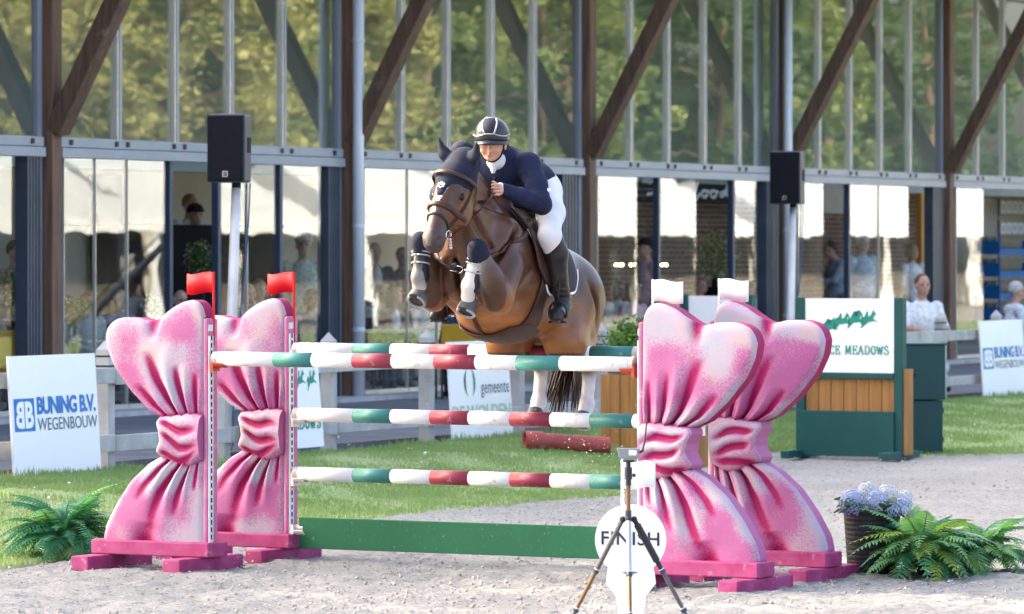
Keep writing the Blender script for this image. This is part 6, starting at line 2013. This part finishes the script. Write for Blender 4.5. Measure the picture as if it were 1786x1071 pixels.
def fern(label, loc, n, mats, size=1.0, seed=1, flat=0.0, group='artificial ferns beside the jump'):
    r = random.Random(seed)
    root = thing('fern', label, 'fern', loc, group)
    mb = MB(); mb.sphere((loc[0], loc[1], loc[2] + 0.02), 0.025, 8); obj('root_clump', mb, 'soil', root)
    for k in range(n):
        mt = r.choices([m_ for m_, _ in mats], [w_ for _, w_ in mats])[0]
        o = bpy.data.objects.new('frond', r.choice(FR[mt]))
        col.objects.link(o); o.parent = root
        o.location = (r.uniform(-.05, .05), r.uniform(-.05, .05), 0.04 + r.uniform(0, .05))
        el = r.choice([r.uniform(-0.85, -0.4), r.uniform(-0.5, 0.05), r.uniform(-0.15, 0.2)])
        o.rotation_euler = (r.uniform(-.35, .35), el * (1 - flat), 2 * pi * (k + r.random() * .8) / n * 1.0 + (k % 3) * 2.09)
        s_ = size * r.uniform(0.75, 1.15)
        o.scale = (s_, s_, s_)
    return root


p = GP(108, 968, 0.02)
fern('lush dark green fern on the lawn edge left of the pink wing', (p.x, p.y + 0.1, 0.03), 90, [('fern_green', 8), ('fern_silver', 1.0), ('fern_light', 2)], 1.12, 4)
p = GP(1606, 1007, 0.0)
fern('large light green fern in front of the flower pot', (p.x, p.y, 0.02), 90, [('fern_light', 6), ('fern_yellow', 2), ('fern_silver', 1.0), ('fern_green', 3)], 1.15, 9)
p = GP(1715, 1003, 0.0)
fern('green fern at the right edge, beyond the flower pot', (p.x, p.y + 0.1, 0.02), 70, [('fern_light', 6), ('fern_green', 3), ('fern_silver', .6)], 1.0, 14)
# hydrangea pot
p = GP(1521, 1003, 0.0)
pot = thing('flower_pot', 'ribbed black pot standing on the sand beside the ferns', 'flower pot', (p.x, p.y, 0))
prof = [(0.146, 0)]
for i in range(26):
    z = 0.01 + 0.37 * i / 25; prof += [(0.148 + 0.026 * i / 25 + (0.0025 if i % 2 else 0), z)]
prof += [(0.182, 0.385), (0.182, 0.40), (0.168, 0.40), (0.16, 0.34), (0.001, 0.34)]
mb = MB(); mb.lathe(prof, (p.x, p.y, 0), 32); obj('pot_body', mb, 'pot_black', pot, smooth=False)
hy = thing('hydrangea', 'pale blue hydrangea heads filling the black pot', 'flowers', (p.x, p.y, 0.36))
rh = random.Random(6)
heads = [(-0.125, -0.10, 0.44, 0.082, 'petal_blue'), (0.02, -0.11, 0.455, 0.070, 'petal_blue'), (0.105, -0.12, 0.405, 0.050, 'petal_blue'), (0.175, -0.04, 0.42, 0.060, 'petal_blue'), (0.10, 0.06, 0.49, 0.068, 'petal_pale'), (-0.02, 0.08, 0.50, 0.066, 'petal_pale'), (-0.14, 0.07, 0.455, 0.066, 'petal_pale'), (0.21, 0.09, 0.46, 0.055, 'petal_pale')]
for hx, hy_, hz, hr, mt in heads:
    c = Vector((p.x + hx, p.y + hy_, hz)); mb = MB()
    nf = int(150 * (hr / 0.08) ** 2)
    for i in range(nf):
        z = 1 - 1.75 * (i + .5) / nf; a = i * 2.39996; q = sqrt(max(0, 1 - z * z))
        nrm = Vector((q * cos(a), q * sin(a), z)); ctr = c + nrm * hr * rh.uniform(0.9, 1.06)
        t1 = nrm.orthogonal().normalized(); t2 = nrm.cross(t1); rt_ = rh.uniform(0, 1.57); s_ = 0.0125 * rh.uniform(0.85, 1.2)
        for k in range(4):
            b_ = rt_ + k * pi / 2
            d1 = t1 * cos(b_) + t2 * sin(b_); d2 = t1 * cos(b_ + 1.57) + t2 * sin(b_ + 1.57)
            mb.add([ctr, ctr + d1 * s_ * .6 + d2 * s_ * .5 + nrm * .002, ctr + d1 * s_ + nrm * .001, ctr + d1 * s_ * .6 - d2 * s_ * .5 + nrm * .002], [(0, 1, 2, 3)])
    obj('flower_head', mb, mt, hy)
    mb = MB(); mb.tube([(p.x + hx * .4, p.y + hy_ * .4, 0.33), tuple(c)], 0.006, 5); obj('stem', mb, 'hydrangea_leaf', hy)
leaf = bpy.data.meshes.new('leaf')
lv = []; lf = []
for i in range(7):
    t = i / 6; w_ = 0.042 * sin(pi * (0.08 + 0.9 * t)) ** 0.8
    lv += [(0.13 * t, -w_, 0.02 * sin(pi * t)), (0.13 * t, 0, 0.012 * sin(pi * t) - .006), (0.13 * t, w_, 0.02 * sin(pi * t))]
for i in range(6):
    a = i * 3; lf += [(a, a + 1, a + 4, a + 3), (a + 1, a + 2, a + 5, a + 4)]
leaf.from_pydata(lv, [], lf); leaf.materials.append(M['hydrangea_leaf'])
for k in range(26):
    o = bpy.data.objects.new('leaf', leaf); col.objects.link(o); o.parent = hy
    a = rh.uniform(0, 6.28); rr = rh.uniform(0.05, 0.16)
    o.location = (cos(a) * rr, sin(a) * rr, rh.uniform(0.02, 0.10)); o.rotation_euler = (rh.uniform(-.4, .4), rh.uniform(-.5, .6), a + rh.uniform(-.4, .4))

# ------------------------------------------------------------------ people
def person(label, at, yaw, pose='sit', shirt=(.5, .5, .5), legs=(.05, .05, .07), hair=(.1, .07, .05), hairstyle='short', skin=(.52, .30, .22), cap=None, glasses=False, sc_=1.0, arms='lap', open_front=None, tilt=0.0, group='spectators at the pavilion', seat=0.46, white_hair=False):
    loc = Vector(at)
    root = thing('person', label, 'person', loc, group)
    cy, sy = cos(yaw), sin(yaw)
    def xf(V):
        V = np.asarray(V) * sc_
        return np.stack([loc.x + V[:, 0] * cy - V[:, 1] * sy, loc.y + V[:, 0] * sy + V[:, 1] * cy, loc.z + V[:, 2]], -1)
    B = Body()
    lean = 0.06 if pose == 'sit' else 0.02
    if pose == 'stand': hip = np.array((0, 0, 0.93))
    elif pose == 'sit': hip = np.array((0, 0, seat + 0.10))
    else: hip = np.array((0, 0, seat + 0.06))
    ch = hip + np.array((lean * .6, 0, 0.28)); nk = hip + np.array((lean, 0, 0.53)); hc = hip + np.array((lean + 0.035 + tilt, 0.0, 0.70 - abs(tilt) * .3))
    L_ = (0, 1, 0)
    B.chain([hip, ch, nk - np.array((0.0, 0, 0.09))], [0.135, 0.135, 0.105], 0.06, shirt, L_, 1.25)
    B.ell(ch + np.array((0.04, 0, 0.06)), (0.11, 0.16, 0.12), 0.05, shirt)
    B.ell(hip + np.array((0.05, 0, 0.02)), (0.14, 0.17, 0.12), 0.05, shirt)
    if open_front: B.ell(ch + np.array((0.125, 0, 0.10)), (0.05, 0.055, 0.16), 0.01, open_front)
    B.cone(nk - np.array((0, 0, 0.03)), hc - np.array((0.02, 0, 0.08)), 0.056, 0.052, 0.02, skin)
    B.ell(hc + np.array((-0.01, 0, 0.02)), (0.098, 0.077, 0.108), 0.02, skin); B.ell(hc + np.array((0.025, 0, -0.055)), (0.062, 0.058, 0.066), 0.03, skin)
    B.cone(hc + np.array((0.088, 0, 0.0)), hc + np.array((0.106, 0, -0.032)), 0.011, 0.015, 0.012, skin)
    ex = MB()
    for sg in (1, -1):
        B.ell(hc + np.array((-0.005, 0.080 * sg, -0.01)), (0.022, 0.011, 0.033), 0.006, skin)
        sh = nk + np.array((-0.01, 0.185 * sg, -0.075))
        if arms == 'lap': el = sh + np.array((0.05, 0.06 * sg, -0.27)); wr = hip + np.array((0.26, 0.06 * sg, 0.10))
        elif arms == 'down': el = sh + np.array((-0.02, 0.05 * sg, -0.29)); wr = el + np.array((0.09, 0.0, -0.24))
        elif arms == 'chin': el = sh + np.array((0.16, 0.03 * sg, -0.22)); wr = hc + np.array((0.10, 0.03 * sg, -0.14)) if sg > 0 else hip + np.array((0.26, 0.0, 0.14))
        else: el = sh + np.array((0.14, 0.05 * sg, -0.24)); wr = el + np.array((0.20, -0.10 * sg, -0.02))
        B.ell(sh, (0.075, 0.07, 0.075), 0.04, shirt)
        B.chain([sh, el], [0.064, 0.052], 0.03, shirt)
        slv = shirt if legs is None or arms in ('lapx',) else skin if hairstyle in ('x',) else shirt
        B.chain([el, wr], [0.050, 0.036], 0.02, skin if shirt[0] > 0.45 and arms != 'lap' else shirt)
        d = wr - el; d /= np.linalg.norm(d); hp_ = wr + d * 0.05
        B.ell(hp_, (0.045, 0.035, 0.026), 0.02, skin)
        sd_ = np.cross(d, np.array((0, 0, 1))); sd_ /= max(np.linalg.norm(sd_), 1e-6); dn = np.cross(sd_, d)
        for k in range(4):
            a0 = hp_ + sd_ * (0.024 - 0.016 * k) + d * 0.02; l2 = (0.07, 0.078, 0.074, 0.058)[k]
            ex.tube([tuple(a0), tuple(a0 + d * l2 * .55 - dn * .004), tuple(a0 + d * l2 * .9 - dn * .022)], [0.010, 0.009, 0.006], 5, c=skin)
        a0 = hp_ + sd_ * 0.03 * -sg; ex.tube([tuple(a0), tuple(a0 - sd_ * 0.022 * sg + d * 0.03), tuple(a0 - sd_ * 0.02 * sg + d * 0.055)], [0.012, 0.011, 0.007], 5, c=skin)
        hj = hip + np.array((0.0, 0.09 * sg, -0.02))
        if pose == 'stand': kn = hj + np.array((0.03, 0.01 * sg, -0.44)); an = kn + np.array((-0.03, 0.0, -0.40))
        elif pose == 'sit': kn = hj + np.array((0.42, 0.03 * sg, 0.0)); an = np.array((kn[0] - 0.02, kn[1], 0.08))
        else: kn = hj + np.array((0.30, 0.06 * sg, -0.20)); an = np.array((kn[0] - 0.06, kn[1], 0.12))
        B.chain([hj, kn, an], [0.095, 0.066, 0.045], 0.03, legs)
        B.chain([an + np.array((-0.03, 0, -0.03)), an + np.array((0.15, 0.02 * sg, -0.045))], [0.042, 0.036], 0.02, (0.03, 0.025, 0.02))
        ex.sphere(tuple(hc + np.array((0.082, 0.030 * sg, 0.004))), 0.0105, 6, c=(0.05, 0.03, 0.025))
        ex.sphere(tuple(hc + np.array((0.087, 0.030 * sg, 0.024))), 0.012, 6, c=tuple(0.5 * np.array(hair) + 0.5 * np.array(skin) * .7), sc3=(.5, 1.6, .4))
    ex.sphere(tuple(hc + np.array((0.084, 0, -0.068))), 0.018, 6, c=(skin[0] * .75, skin[1] * .5, skin[2] * .5), sc3=(.5, 1.2, .35))
    bodyobj('body', B, 'person', root, 0.0165, 0.006, extra=ex, xf=xf)
    Hh = Body()
    if hairstyle == 'bald':
        for sg in (1, -1): Hh.ell(hc + np.array((-0.035, 0.072 * sg, 0.0)), (0.06, 0.016, 0.045), 0.02, hair)
        Hh.ell(hc + np.array((-0.085, 0, -0.005)), (0.03, 0.07, 0.05), 0.02, hair)
    else:
        Hh.ell(hc + np.array((-0.028, 0, 0.034)), (0.104, 0.088 if hairstyle == 'bob' else 0.083, 0.103), 0.02, hair)
        if hairstyle == 'bob':
            for sg in (1, -1): Hh.ell(hc + np.array((-0.02, 0.078 * sg, -0.03)), (0.06, 0.030, 0.085), 0.03, hair)
            Hh.ell(hc + np.array((-0.075, 0, -0.03)), (0.05, 0.08, 0.09), 0.03, hair)
            Hh.ell(hc + np.array((0.055, 0.02, 0.10)), (0.05, 0.07, 0.035), 0.02, hair)
        Hh.cut(hc + np.array((0.125, 0, -0.02)), (0.10, 0.085 if hairstyle == 'bob' else 0.12, 0.105), 0.015)
        if hairstyle != 'bob': Hh.cut(hc + np.array((0.0, 0, -0.12)), (0.2, 0.2, 0.105), 0.02)
    bodyobj('hair', Hh, 'person', root, 0.012, xf=xf)
    if cap:
        K = Body(); K.ell(hc + np.array((-0.015, 0, 0.055)), (0.112, 0.096, 0.085), 0.02, cap); K.cut(hc + np.array((0, 0, -0.06)), (0.25, 0.25, 0.10), 0.01)
        K.cone(hc + np.array((0.10, 0.035, 0.052)), hc + np.array((0.10, -0.035, 0.052)), 0.012, 0.012, 0.02, cap); K.ell(hc + np.array((0.125, 0, 0.048)), (0.065, 0.070, 0.012), 0.01, cap)
        bodyobj('cap', K, 'person', root, 0.012, xf=xf)
    if glasses:
        mb = MB()
        for sg in (1, -1):
            S = xf(np.array([hc + np.array((0.098, 0.031 * sg + 0.022 * cos(a), 0.004 + 0.016 * sin(a))) for a in np.linspace(0, 2 * pi, 11)]))
            mb.tube([tuple(q) for q in S], 0.0035 * sc_, 4)
            S = xf(np.array([hc + np.array((0.096, 0.053 * sg, 0.008)), hc + np.array((0.0, 0.086 * sg, 0.006))])); mb.tube([tuple(q) for q in S], 0.003, 4)
        tag(obj('glasses', mb, 'cable_black', root))
    return root


YN = atan2(NY, NX)                        # looking out over the arena
FLOOR = 0.287


def seat_at(px, py, o_, htop):             # place so that the head centre meets the photo position
    s, z = AT(px, py, o_)
    return FS(s, o_, FLOOR), (z - FLOOR) / htop


def put(label, px, py, o_, pose='sit', yaw=0.0, seat=0.46, **k):
    hc = {'sit': seat + 0.10 + 0.70, 'stand': 1.63, 'perch': seat + 0.76}[pose]
    s, z = AT(px, py, o_)
    zf = FLOOR if o_ < 0 else 0.25
    sc_ = min(1.14, max(0.9, (z - zf) / hc))
    zz_ = z - hc * sc_
    at = FS(s, o_, max(zf, zz_) if zz_ > zf + 0.02 else zf)
    person(label, at, YN + yaw, pose, sc_=sc_, seat=seat, **k)
    return at


CAMY = -0.9                               # extra turn towards the camera
put('blonde woman in white dotted shirt seated at the left edge', 26, 540, -0.9, yaw=-.4, shirt=(.62, .60, .58), hair=(.55, .42, .25), hairstyle='bob', legs=(.3, .3, .3))
put('dark haired man seated in the shade at the far left edge', 22, 440, -2.6, pose='stand', yaw=-.3, shirt=(.12, .12, .14), hair=(.12, .08, .05))
put('woman with glasses in patterned blouse behind the left glass', 148, 540, -1.1, yaw=-.5, shirt=(.42, .42, .42), hair=(.20, .12, .08), hairstyle='bob', glasses=True)
put('man in black cap looking over the black bar front', 338, 375, -4.5, pose='stand', yaw=-.7, shirt=(.55, .56, .58), cap=(.012, .012, .014), hair=(.03, .02, .02), arms='down')
put('fair haired person standing behind the man in the cap', 328, 358, -5.3, pose='stand', yaw=-.4, shirt=(.6, .6, .6), hair=(.30, .19, .10))
put('white haired person with glasses above the front left bow', 309, 524, -0.6, yaw=-.6, shirt=(.25, .28, .32), hair=(.72, .68, .62), hairstyle='bald', skin=(.60, .38, .30), glasses=True)
put('person with hand at the mouth beside the speaker pole', 429, 512, -1.0, yaw=-.7, shirt=(.30, .30, .32), hair=(.45, .42, .40), hairstyle='bald', arms='chin')
put('ruddy man in blue check shirt seated beside the speaker pole', 447, 505, -1.5, yaw=-.6, shirt=(.18, .24, .33), hair=(.35, .22, .14))
put('woman in pale green shirt standing behind glass by the door stack', 528, 428, -1.1, pose='stand', yaw=-1.0, shirt=(.50, .53, .46), legs=(.30, .27, .22), hair=(.22, .16, .12), cap=(.45, .40, .38), arms='down')
put('grey haired person in patterned top seated below the standing woman', 541, 530, -0.7, yaw=-.9, shirt=(.40, .43, .44), hair=(.45, .42, .38), hairstyle='bob')
put('man in dark suit seated behind the downpipe', 652, 440, -2.8, pose='stand', yaw=-.8, shirt=(.05, .05, .06), hair=(.2, .13, .09), hairstyle='bald', open_front=(.6, .6, .6))
put('blonde woman in pale top behind the woman in navy', 661, 512, -1.7, yaw=-.7, shirt=(.45, .44, .36), hair=(.52, .38, .20), hairstyle='bob', glasses=True)
put('smiling woman in navy jacket over a white shirt at the window', 684, 530, -0.8, yaw=-.8, shirt=(.012, .015, .03), hair=(.52, .40, .24), hairstyle='bob', open_front=(.78, .78, .78), arms='lap')
put('person in white blouse beside the horse\'s raised foreleg', 738, 520, -1.2, yaw=-.6, shirt=(.66, .65, .62), hair=(.4, .28, .16), hairstyle='bob')
put('person in dark blue on a yellow chair, seen behind the horse\'s chest', 806, 528, 0.9, yaw=2.2, shirt=(.02, .035, .10), hair=(.15, .1, .07))
put('waiter in pink shirt and black cap behind the right glass', 1131, 432, -1.6, pose='stand', yaw=-2.2, shirt=(.58, .40, .42), legs=(.4, .35, .36), hair=(.05, .03, .02), cap=(.01, .01, .012), arms='down')
put('seated guest low in the window below the flowers', 1216, 498, -1.0, yaw=-.5, shirt=(.45, .30, .26), hair=(.30, .18, .12), hairstyle='bob')
put('man in blue shirt stooping inside the pavilion kitchen', 1461, 432, -2.2, pose='stand', yaw=-2.4, shirt=(.30, .36, .46), hair=(.10, .06, .05), tilt=.08, arms='fwd')
put('white haired man in pale blue shirt behind the double glass panel', 1502, 424, -0.8, pose='stand', yaw=-.6, shirt=(.40, .47, .58), hair=(.78, .76, .70), skin=(.62, .42, .33), arms='down')
put('fair haired person in white shirt by the orange door', 1592, 440, -1.6, pose='stand', yaw=2.6, shirt=(.74, .73, .74), hair=(.36, .24, .14), hairstyle='bob', arms='down')
put('man in grey jacket standing behind the downpipe guests', 700, 448, -3.2, pose='stand', yaw=-.8, shirt=(.16, .16, .17), hair=(.25, .17, .1))
put('woman in red standing at the back of the second bay', 728, 455, -2.4, pose='stand', yaw=-.5, shirt=(.35, .07, .07), hair=(.3, .2, .12), hairstyle='bob')
put('man in light blue shirt seated low behind the downpipe', 640, 522, -1.9, yaw=-.6, shirt=(.32, .40, .52), hair=(.2, .14, .1))
put('guest in white seated just right of the horse behind glass', 1072, 505, -1.0, yaw=-.4, shirt=(.6, .6, .58), hair=(.35, .25, .16), hairstyle='bob')
put('guest in pink seated under the waiter', 1100, 522, -0.7, yaw=-.5, shirt=(.55, .36, .38), hair=(.4, .3, .2), hairstyle='bob')
put('guest in pale blue seated beside the right door stack', 1312, 506, -1.1, yaw=-.6, shirt=(.5, .56, .64), hair=(.2, .13, .09))
put('man with grey hair seated at the second table on the left', 205, 548, -1.6, yaw=-.4, shirt=(.22, .25, .30), hair=(.42, .41, .40))
put('man in white short sleeved shirt leaning behind the fence', 1606, 498, 5.4, pose='perch', seat=0.46, yaw=-.85, shirt=(.76, .77, .78), legs=(.62, .62, .62), hair=(.13, .075, .045), arms='fwd')
put('white haired man with glasses in pale shirt at the right edge', 1768, 508, 4.8, pose='perch', seat=0.44, yaw=0.7, shirt=(.60, .66, .74), legs=(.2, .2, .25), hair=(.45, .45, .45), glasses=True, arms='lap')

# ------------------------------------------------------------------ furniture inside
def table(label, px, py, o_, rnd=0.38):
    s, _ = AT(px, py, o_); c = FS(s, o_, FLOOR)
    root = thing('cafe_table', label, 'table', c, 'cafe tables along the windows')
    zf = c.z
    mb = MB(); mb.hexa([c + Vector((DX * a + NX * b_, DY * a + NY * b_, z)) for z in (0.72, 0.75) for a, b_ in ((-rnd, -rnd), (-rnd, rnd), (rnd, rnd), (rnd, -rnd))]); obj('table_top', mb, 'table_top', root, bevel=0.005)
    mb = MB(); mb.tube([c + Vector((0, 0, 0.02)), c + Vector((0, 0, 0.72))], 0.035, 10); obj('leg', mb, 'chair_dark', root)
    mb = MB(); mb.lathe([(0.24, 0), (0.24, 0.015), (0.05, 0.03)], tuple(c), 16); obj('base_plate', mb, 'chair_dark', root)
    return c + Vector((0, 0, 0.75))


def chair(label, px, o_, yaw, mat):
    s, _ = AT(px, 600, o_); c = FS(s, o_, FLOOR if o_ < 0 else 0.25)
    root = thing('chair', label, 'chair', c, 'chairs along the windows')
    f = Vector((cos(YN + yaw), sin(YN + yaw), 0)); l_ = Vector((-f.y, f.x, 0))
    def b(a0, a1, b0, b1, z0, z1, bk=0.0): return MB().hexa([c + f * (a - bk * (z - .45)) + l_ * q + Z3 * z for z in (z0, z1) for a, q in ((a0, b0), (a0, b1), (a1, b1), (a1, b0))])
    obj('seat', b(-.22, .22, -.23, .23, .42, .47), mat, root, bevel=0.015)
    obj('backrest', b(-.25, -.21, -.23, .23, .47, .88, .15), mat, root, bevel=0.015)
    for a in (-.19, .19):
        for q in (-.2, .2):
            mb = MB(); mb.tube([c + f * a + l_ * q, c + f * a + l_ * q + Z3 * .42], 0.014, 7); obj('leg', mb, 'chair_dark', root)


def bouquet(label, c, r, cols, seed, vase='glass_small', hv=0.18):
    rn = np.random.default_rng(seed); rr = random.Random(seed)
    root = thing('bouquet', label, 'flowers', c)
    mb = MB(); mb.lathe([(0.035, 0), (0.045, 0.05), (0.032, hv * .8), (0.042, hv)], tuple(c), 14); obj('vase', mb, vase, root, smooth=True)
    mb = MB()
    for k in range(12):
        a = rr.uniform(0, 6.28); q = r * rr.uniform(.3, .8)
        mb.tube([c + Vector((0, 0, .03)), c + Vector((cos(a) * .03, sin(a) * .03, hv)), c + Vector((cos(a) * q, sin(a) * q, hv + r * rr.uniform(.7, 1.6)))], .004, 4)
    obj('stems', mb, 'shrub_leaf', root)
    def cloud(n, s0, s1, sh):
        sp = rn.normal(0, 1, (n, 3)); sp /= np.linalg.norm(sp, axis=1)[:, None]
        P = np.array(c) + np.array([0, 0, hv + r * .8]) + sp * (rn.random((n, 1)) ** sh) * r
        n1 = rn.normal(0, 1, (n, 3)); n1 /= np.linalg.norm(n1, axis=1)[:, None]; n2 = np.cross(n1, rn.normal(0, 1, (n, 3))); n2 /= np.linalg.norm(n2, axis=1)[:, None]
        s_ = rn.uniform(s0, s1, (n, 1))
        V = np.stack([P - n1 * s_, P + n2 * s_ * .6, P + n1 * s_, P - n2 * s_ * .6], 1).reshape(-1, 3)
        return V, np.arange(len(V)).reshape(-1, 4).tolist()
    obj('leaves', cloud(420, .015, .035, .5), 'shrub_leaf', root)
    for mt in cols: obj('blossoms', cloud(90, .014, .028, .25), mt, root)


c1 = table('pale table with flowers at the left window', 130, 600, -0.55)
bouquet('yellow and red flowers in a glass by the left window', c1, 0.17, ['petal_mixed', 'fern_yellow'], 3)
c2 = table('pale table with bottle behind the front left bow', 255, 600, -0.6)
bouquet('trailing leafy flowers on the table behind the front left bow', c2 + Vector((0.1, 0, 0)), 0.16, ['petal_pale'], 5)
bt_ = thing('bottle', 'clear glass bottle on the table behind the front left bow', 'bottle', c2 + Vector((-0.25, -0.1, 0)))
mb = MB(); q = base[bt_]; mb.lathe([(0.034, 0), (0.036, 0.16), (0.014, 0.22), (0.014, 0.29)], tuple(q), 12); obj('bottle_glass', mb, 'glass_small', bt_, smooth=True)
mb = MB(); mb.lathe([(0.016, 0.285), (0.016, 0.30)], tuple(q), 10); obj('stopper', mb, 'flag_white', bt_)
c3 = table('pale table in front of the woman in navy', 672, 600, -0.35, 0.34)
c4 = table('pale table beside the horse\'s foreleg', 740, 600, -0.5, 0.34)
s, z = AT(352, 490, -2.2); tb = table('high table carrying pink flowers before the black bar', 352, 600, -2.2, 0.3)
bouquet('pink and white flowers standing before the black bar front', FS(s, -2.2, z - 0.05), 0.24, ['petal_mixed', 'petal_pale'], 8, hv=0.12)
mb = MB(); cst = thing('flower_column', 'slim dark stand under the pink flowers', 'stand', FS(s, -2.2, FLOOR + 0.75)); mb.tube([FS(s, -2.2, FLOOR + 0.75), FS(s, -2.2, z - 0.05)], 0.04, 10); obj('shaft', mb, 'chair_dark', cst)
mb = MB(); mb.tube([FS(s, -2.2, FLOOR + 0.751), FS(s, -2.2, FLOOR + 0.77)], 0.12, 12); obj('base_plate', mb, 'chair_dark', cst)
s, z = AT(1246, 500, -1.6)
vs = thing('flower_stand', 'dark tall stand under the large bouquet on the right', 'stand', FS(s, -1.6, FLOOR))
mb = MB(); mb.lathe([(0.22, 0), (0.22, 0.02), (0.18, 0.05), (0.2, z - FLOOR - .1), (0.26, z - FLOOR)], tuple(FS(s, -1.6, FLOOR)), 16); obj('stand_body', mb, 'black_panel', vs)
bouquet('large colourful bouquet below the script menu board', FS(s, -1.6, z), 0.42, ['petal_mixed', 'fern_yellow', 'petal_pale'], 12, vase='black_panel', hv=0.14)
s, z = AT(20, 490, -0.7)
bouquet('small red and green flowers at the left edge', FS(s, -0.7, 1.25), 0.2, ['petal_mixed'], 15)
fs_ = thing('flower_stand', 'narrow stand under the flowers at the left edge', 'stand', FS(s, -0.7, FLOOR)); mb = MB(); mb.lathe([(0.16, 0), (0.05, 0.05), (0.05, 0.9), (0.14, 0.963)], tuple(FS(s, -0.7, FLOOR)), 14); obj('stand_body', mb, 'chair_dark', fs_)
chair('mustard yellow chair at the left edge behind the fence', 8, -0.4, 2.6, 'chair_yellow')
chair('mustard yellow chair under the person in dark blue', 795, 0.95, 2.2, 'chair_yellow')
chair('dark chair behind the rear left bow', 262, -1.5, 0.4, 'chair_dark')
chair('dark chair by the downpipe', 640, -0.95, -.6, 'chair_dark')
chair('dark chair beside the left window table', 215, -1.0, -1.2, 'chair_dark')
# ring lamp with lit bulbs
s, z = AT(1118, 462, -2.0)
rl = thing('ring_lamp', 'hanging ring of lit warm bulbs behind the right glass', 'lamp', FS(s, -2.0, z))
S = [FS(s + 0.36 * cos(a), -2.0 + 0.36 * sin(a), z + 0.05) for a in np.linspace(0, 2 * pi, 25)]
mb = MB(); mb.tube(S, 0.012, 6); obj('ring', mb, 'chair_dark', rl)
for k in range(10):
    a = 2 * pi * k / 10; mb = MB(); mb.sphere(FS(s + 0.36 * cos(a), -2.0 + 0.36 * sin(a), z), 0.022, 8); obj('bulb', mb, 'bulb', rl, smooth=True)
for k in range(3):
    a = 2 * pi * k / 3; mb = MB(); mb.tube([FS(s + 0.36 * cos(a), -2.0 + 0.36 * sin(a), z + .05), FS(s, -2.0, 3.06)], 0.004, 5); obj('hanger', mb, 'chair_dark', rl)
# blue glass crates and framed sheets on the brick wall at the right edge
s0, z0 = AT(1744, 560, -3.4); s1, z1 = AT(1744, 405, -3.4)
for k in range(4):
    zb = z0 + (z1 - z0) * k / 4; hz = (z1 - z0) / 4
    cr = thing('blue_crate', ('lowest', 'second lowest', 'third', 'topmost')[k] + ' blue crate of glasses in the stack at the right edge', 'crate', FS(s0, -3.4, zb), 'stacked blue crates')
    for nm, a0, a1, o0, o1, za, zc in (('floor', 0, 1.6, -3.9, -3.4, 0, .03), ('side', 0, .03, -3.9, -3.4, .03, hz * .62), ('side', 1.57, 1.6, -3.9, -3.4, .03, hz * .62), ('rim', .03, 1.57, -3.43, -3.4, .03, hz * .25), ('back', .03, 1.57, -3.9, -3.87, .03, hz * .62), ('upright', 0.0, .03, -3.43, -3.4, hz * .62, hz - .004)):
        mb = MB(); fbox(mb, s0 + a0, s0 + a1, o0, o1, zb + za, zb + zc); obj(nm, mb, 'crate_blue', cr)
    mb = MB()
    for i in range(9):
        for j in range(3): mb.lathe([(.03, .035), (.012, .06), (.012, .1), (.04, .14), (.035, hz * .8)], tuple(FS(s0 + .12 + i * .165, -3.82 + j * .15, zb)), 7)
    tag(obj('glass', mb, 'picture_frame', cr, smooth=True), kind='stuff')
if z0 > FLOOR + .05:
    bx_ = thing('cart', 'dark low cart under the blue crates', 'cart', FS(s0, -3.4, FLOOR)); mb = MB(); fbox(mb, s0 - .02, s0 + 1.62, -3.92, -3.38, FLOOR + .1, z0 - .003); obj('cart_body', mb, 'chair_dark', bx_)
    for a in (.1, 1.5): mb = MB(); mb.tube([FS(s0 + a, -3.5, FLOOR + .05), FS(s0 + a + .05, -3.5, FLOOR + .05)], .05, 12); obj('wheel', mb, 'bolt', bx_)
for r_ in range(2):
    s0, z0 = AT(1744, (376, 412)[r_], BO + .05); _, z1 = AT(1744, (346, 384)[r_], BO + .05)
    pf = thing('framed_sheets', ('upper', 'lower')[r_] + ' row of framed white sheets on the brick wall at the right edge', 'picture', FS(s0, BO + .05, z0))
    mb = MB(); fbox(mb, s0, s0 + 1.7, BO + .03, BO + .05, z0, z1); obj('frame', mb, 'picture_frame', pf)
    for k in range(5):
        a = s0 + .06 + k * .33
        mb = MB(); fbox(mb, a, a + .26, BO + .051, BO + .056, z0 + .05, z1 - .05); sh_ = obj('sheet', mb, 'picture_white', pf)
        mb = MB(); fbox(mb, a + .09, a + .16, BO + .0565, BO + .058, z0 + .09, z1 - .09); obj('mark', mb, 'picture_blue', sh_)

# ------------------------------------------------------------------ sand thrown up by the hooves
rp = np.random.default_rng(11)
k = 420
cx = np.concatenate([rp.normal(1010, 34, k), rp.normal(1060, 40, 120), rp.uniform(700, 1090, 70)])
cyy = np.concatenate([705 + 190 * rp.random(k) ** 1.2, rp.uniform(780, 880, 120), rp.uniform(560, 800, 70)])
yy = rp.uniform(30.5, 31.6, len(cx))
pts = np.array([tuple(P3(a, b_, c_)) for a, b_, c_ in zip(cx, cyy, yy)])
tag(obj('flying_sand', blobs(pts, 0.0016 + 0.0050 * rp.random(len(cx)) ** 3.5, 5), 'sand_grain'), 'sand grains kicked up below the hind hooves', 'sand', kind='stuff')
# pale litter and down on the lawn
lt = []
for a, b_ in [(590, 762), (712, 782), (742, 790), (830, 802), (640, 798), (60, 850), (120, 842), (1700, 740), (1740, 760), (1660, 772), (560, 840), (960, 812), (1700, 722), (735, 806), (608, 775), (1430, 770), (85, 868), (170, 858)]:
    q = GP(a, b_, 0.1); zz_ = float(lawnz(q.x, q.y)); q = GP(a, b_, zz_ + 0.03); lt.append((q.x, q.y, q.z))
tag(obj('lawn_litter', blobs(np.array(lt), rp.uniform(0.006, 0.014, len(lt)), 9), 'picture_white'), 'pale scraps and down lying in the grass', 'litter', kind='stuff')
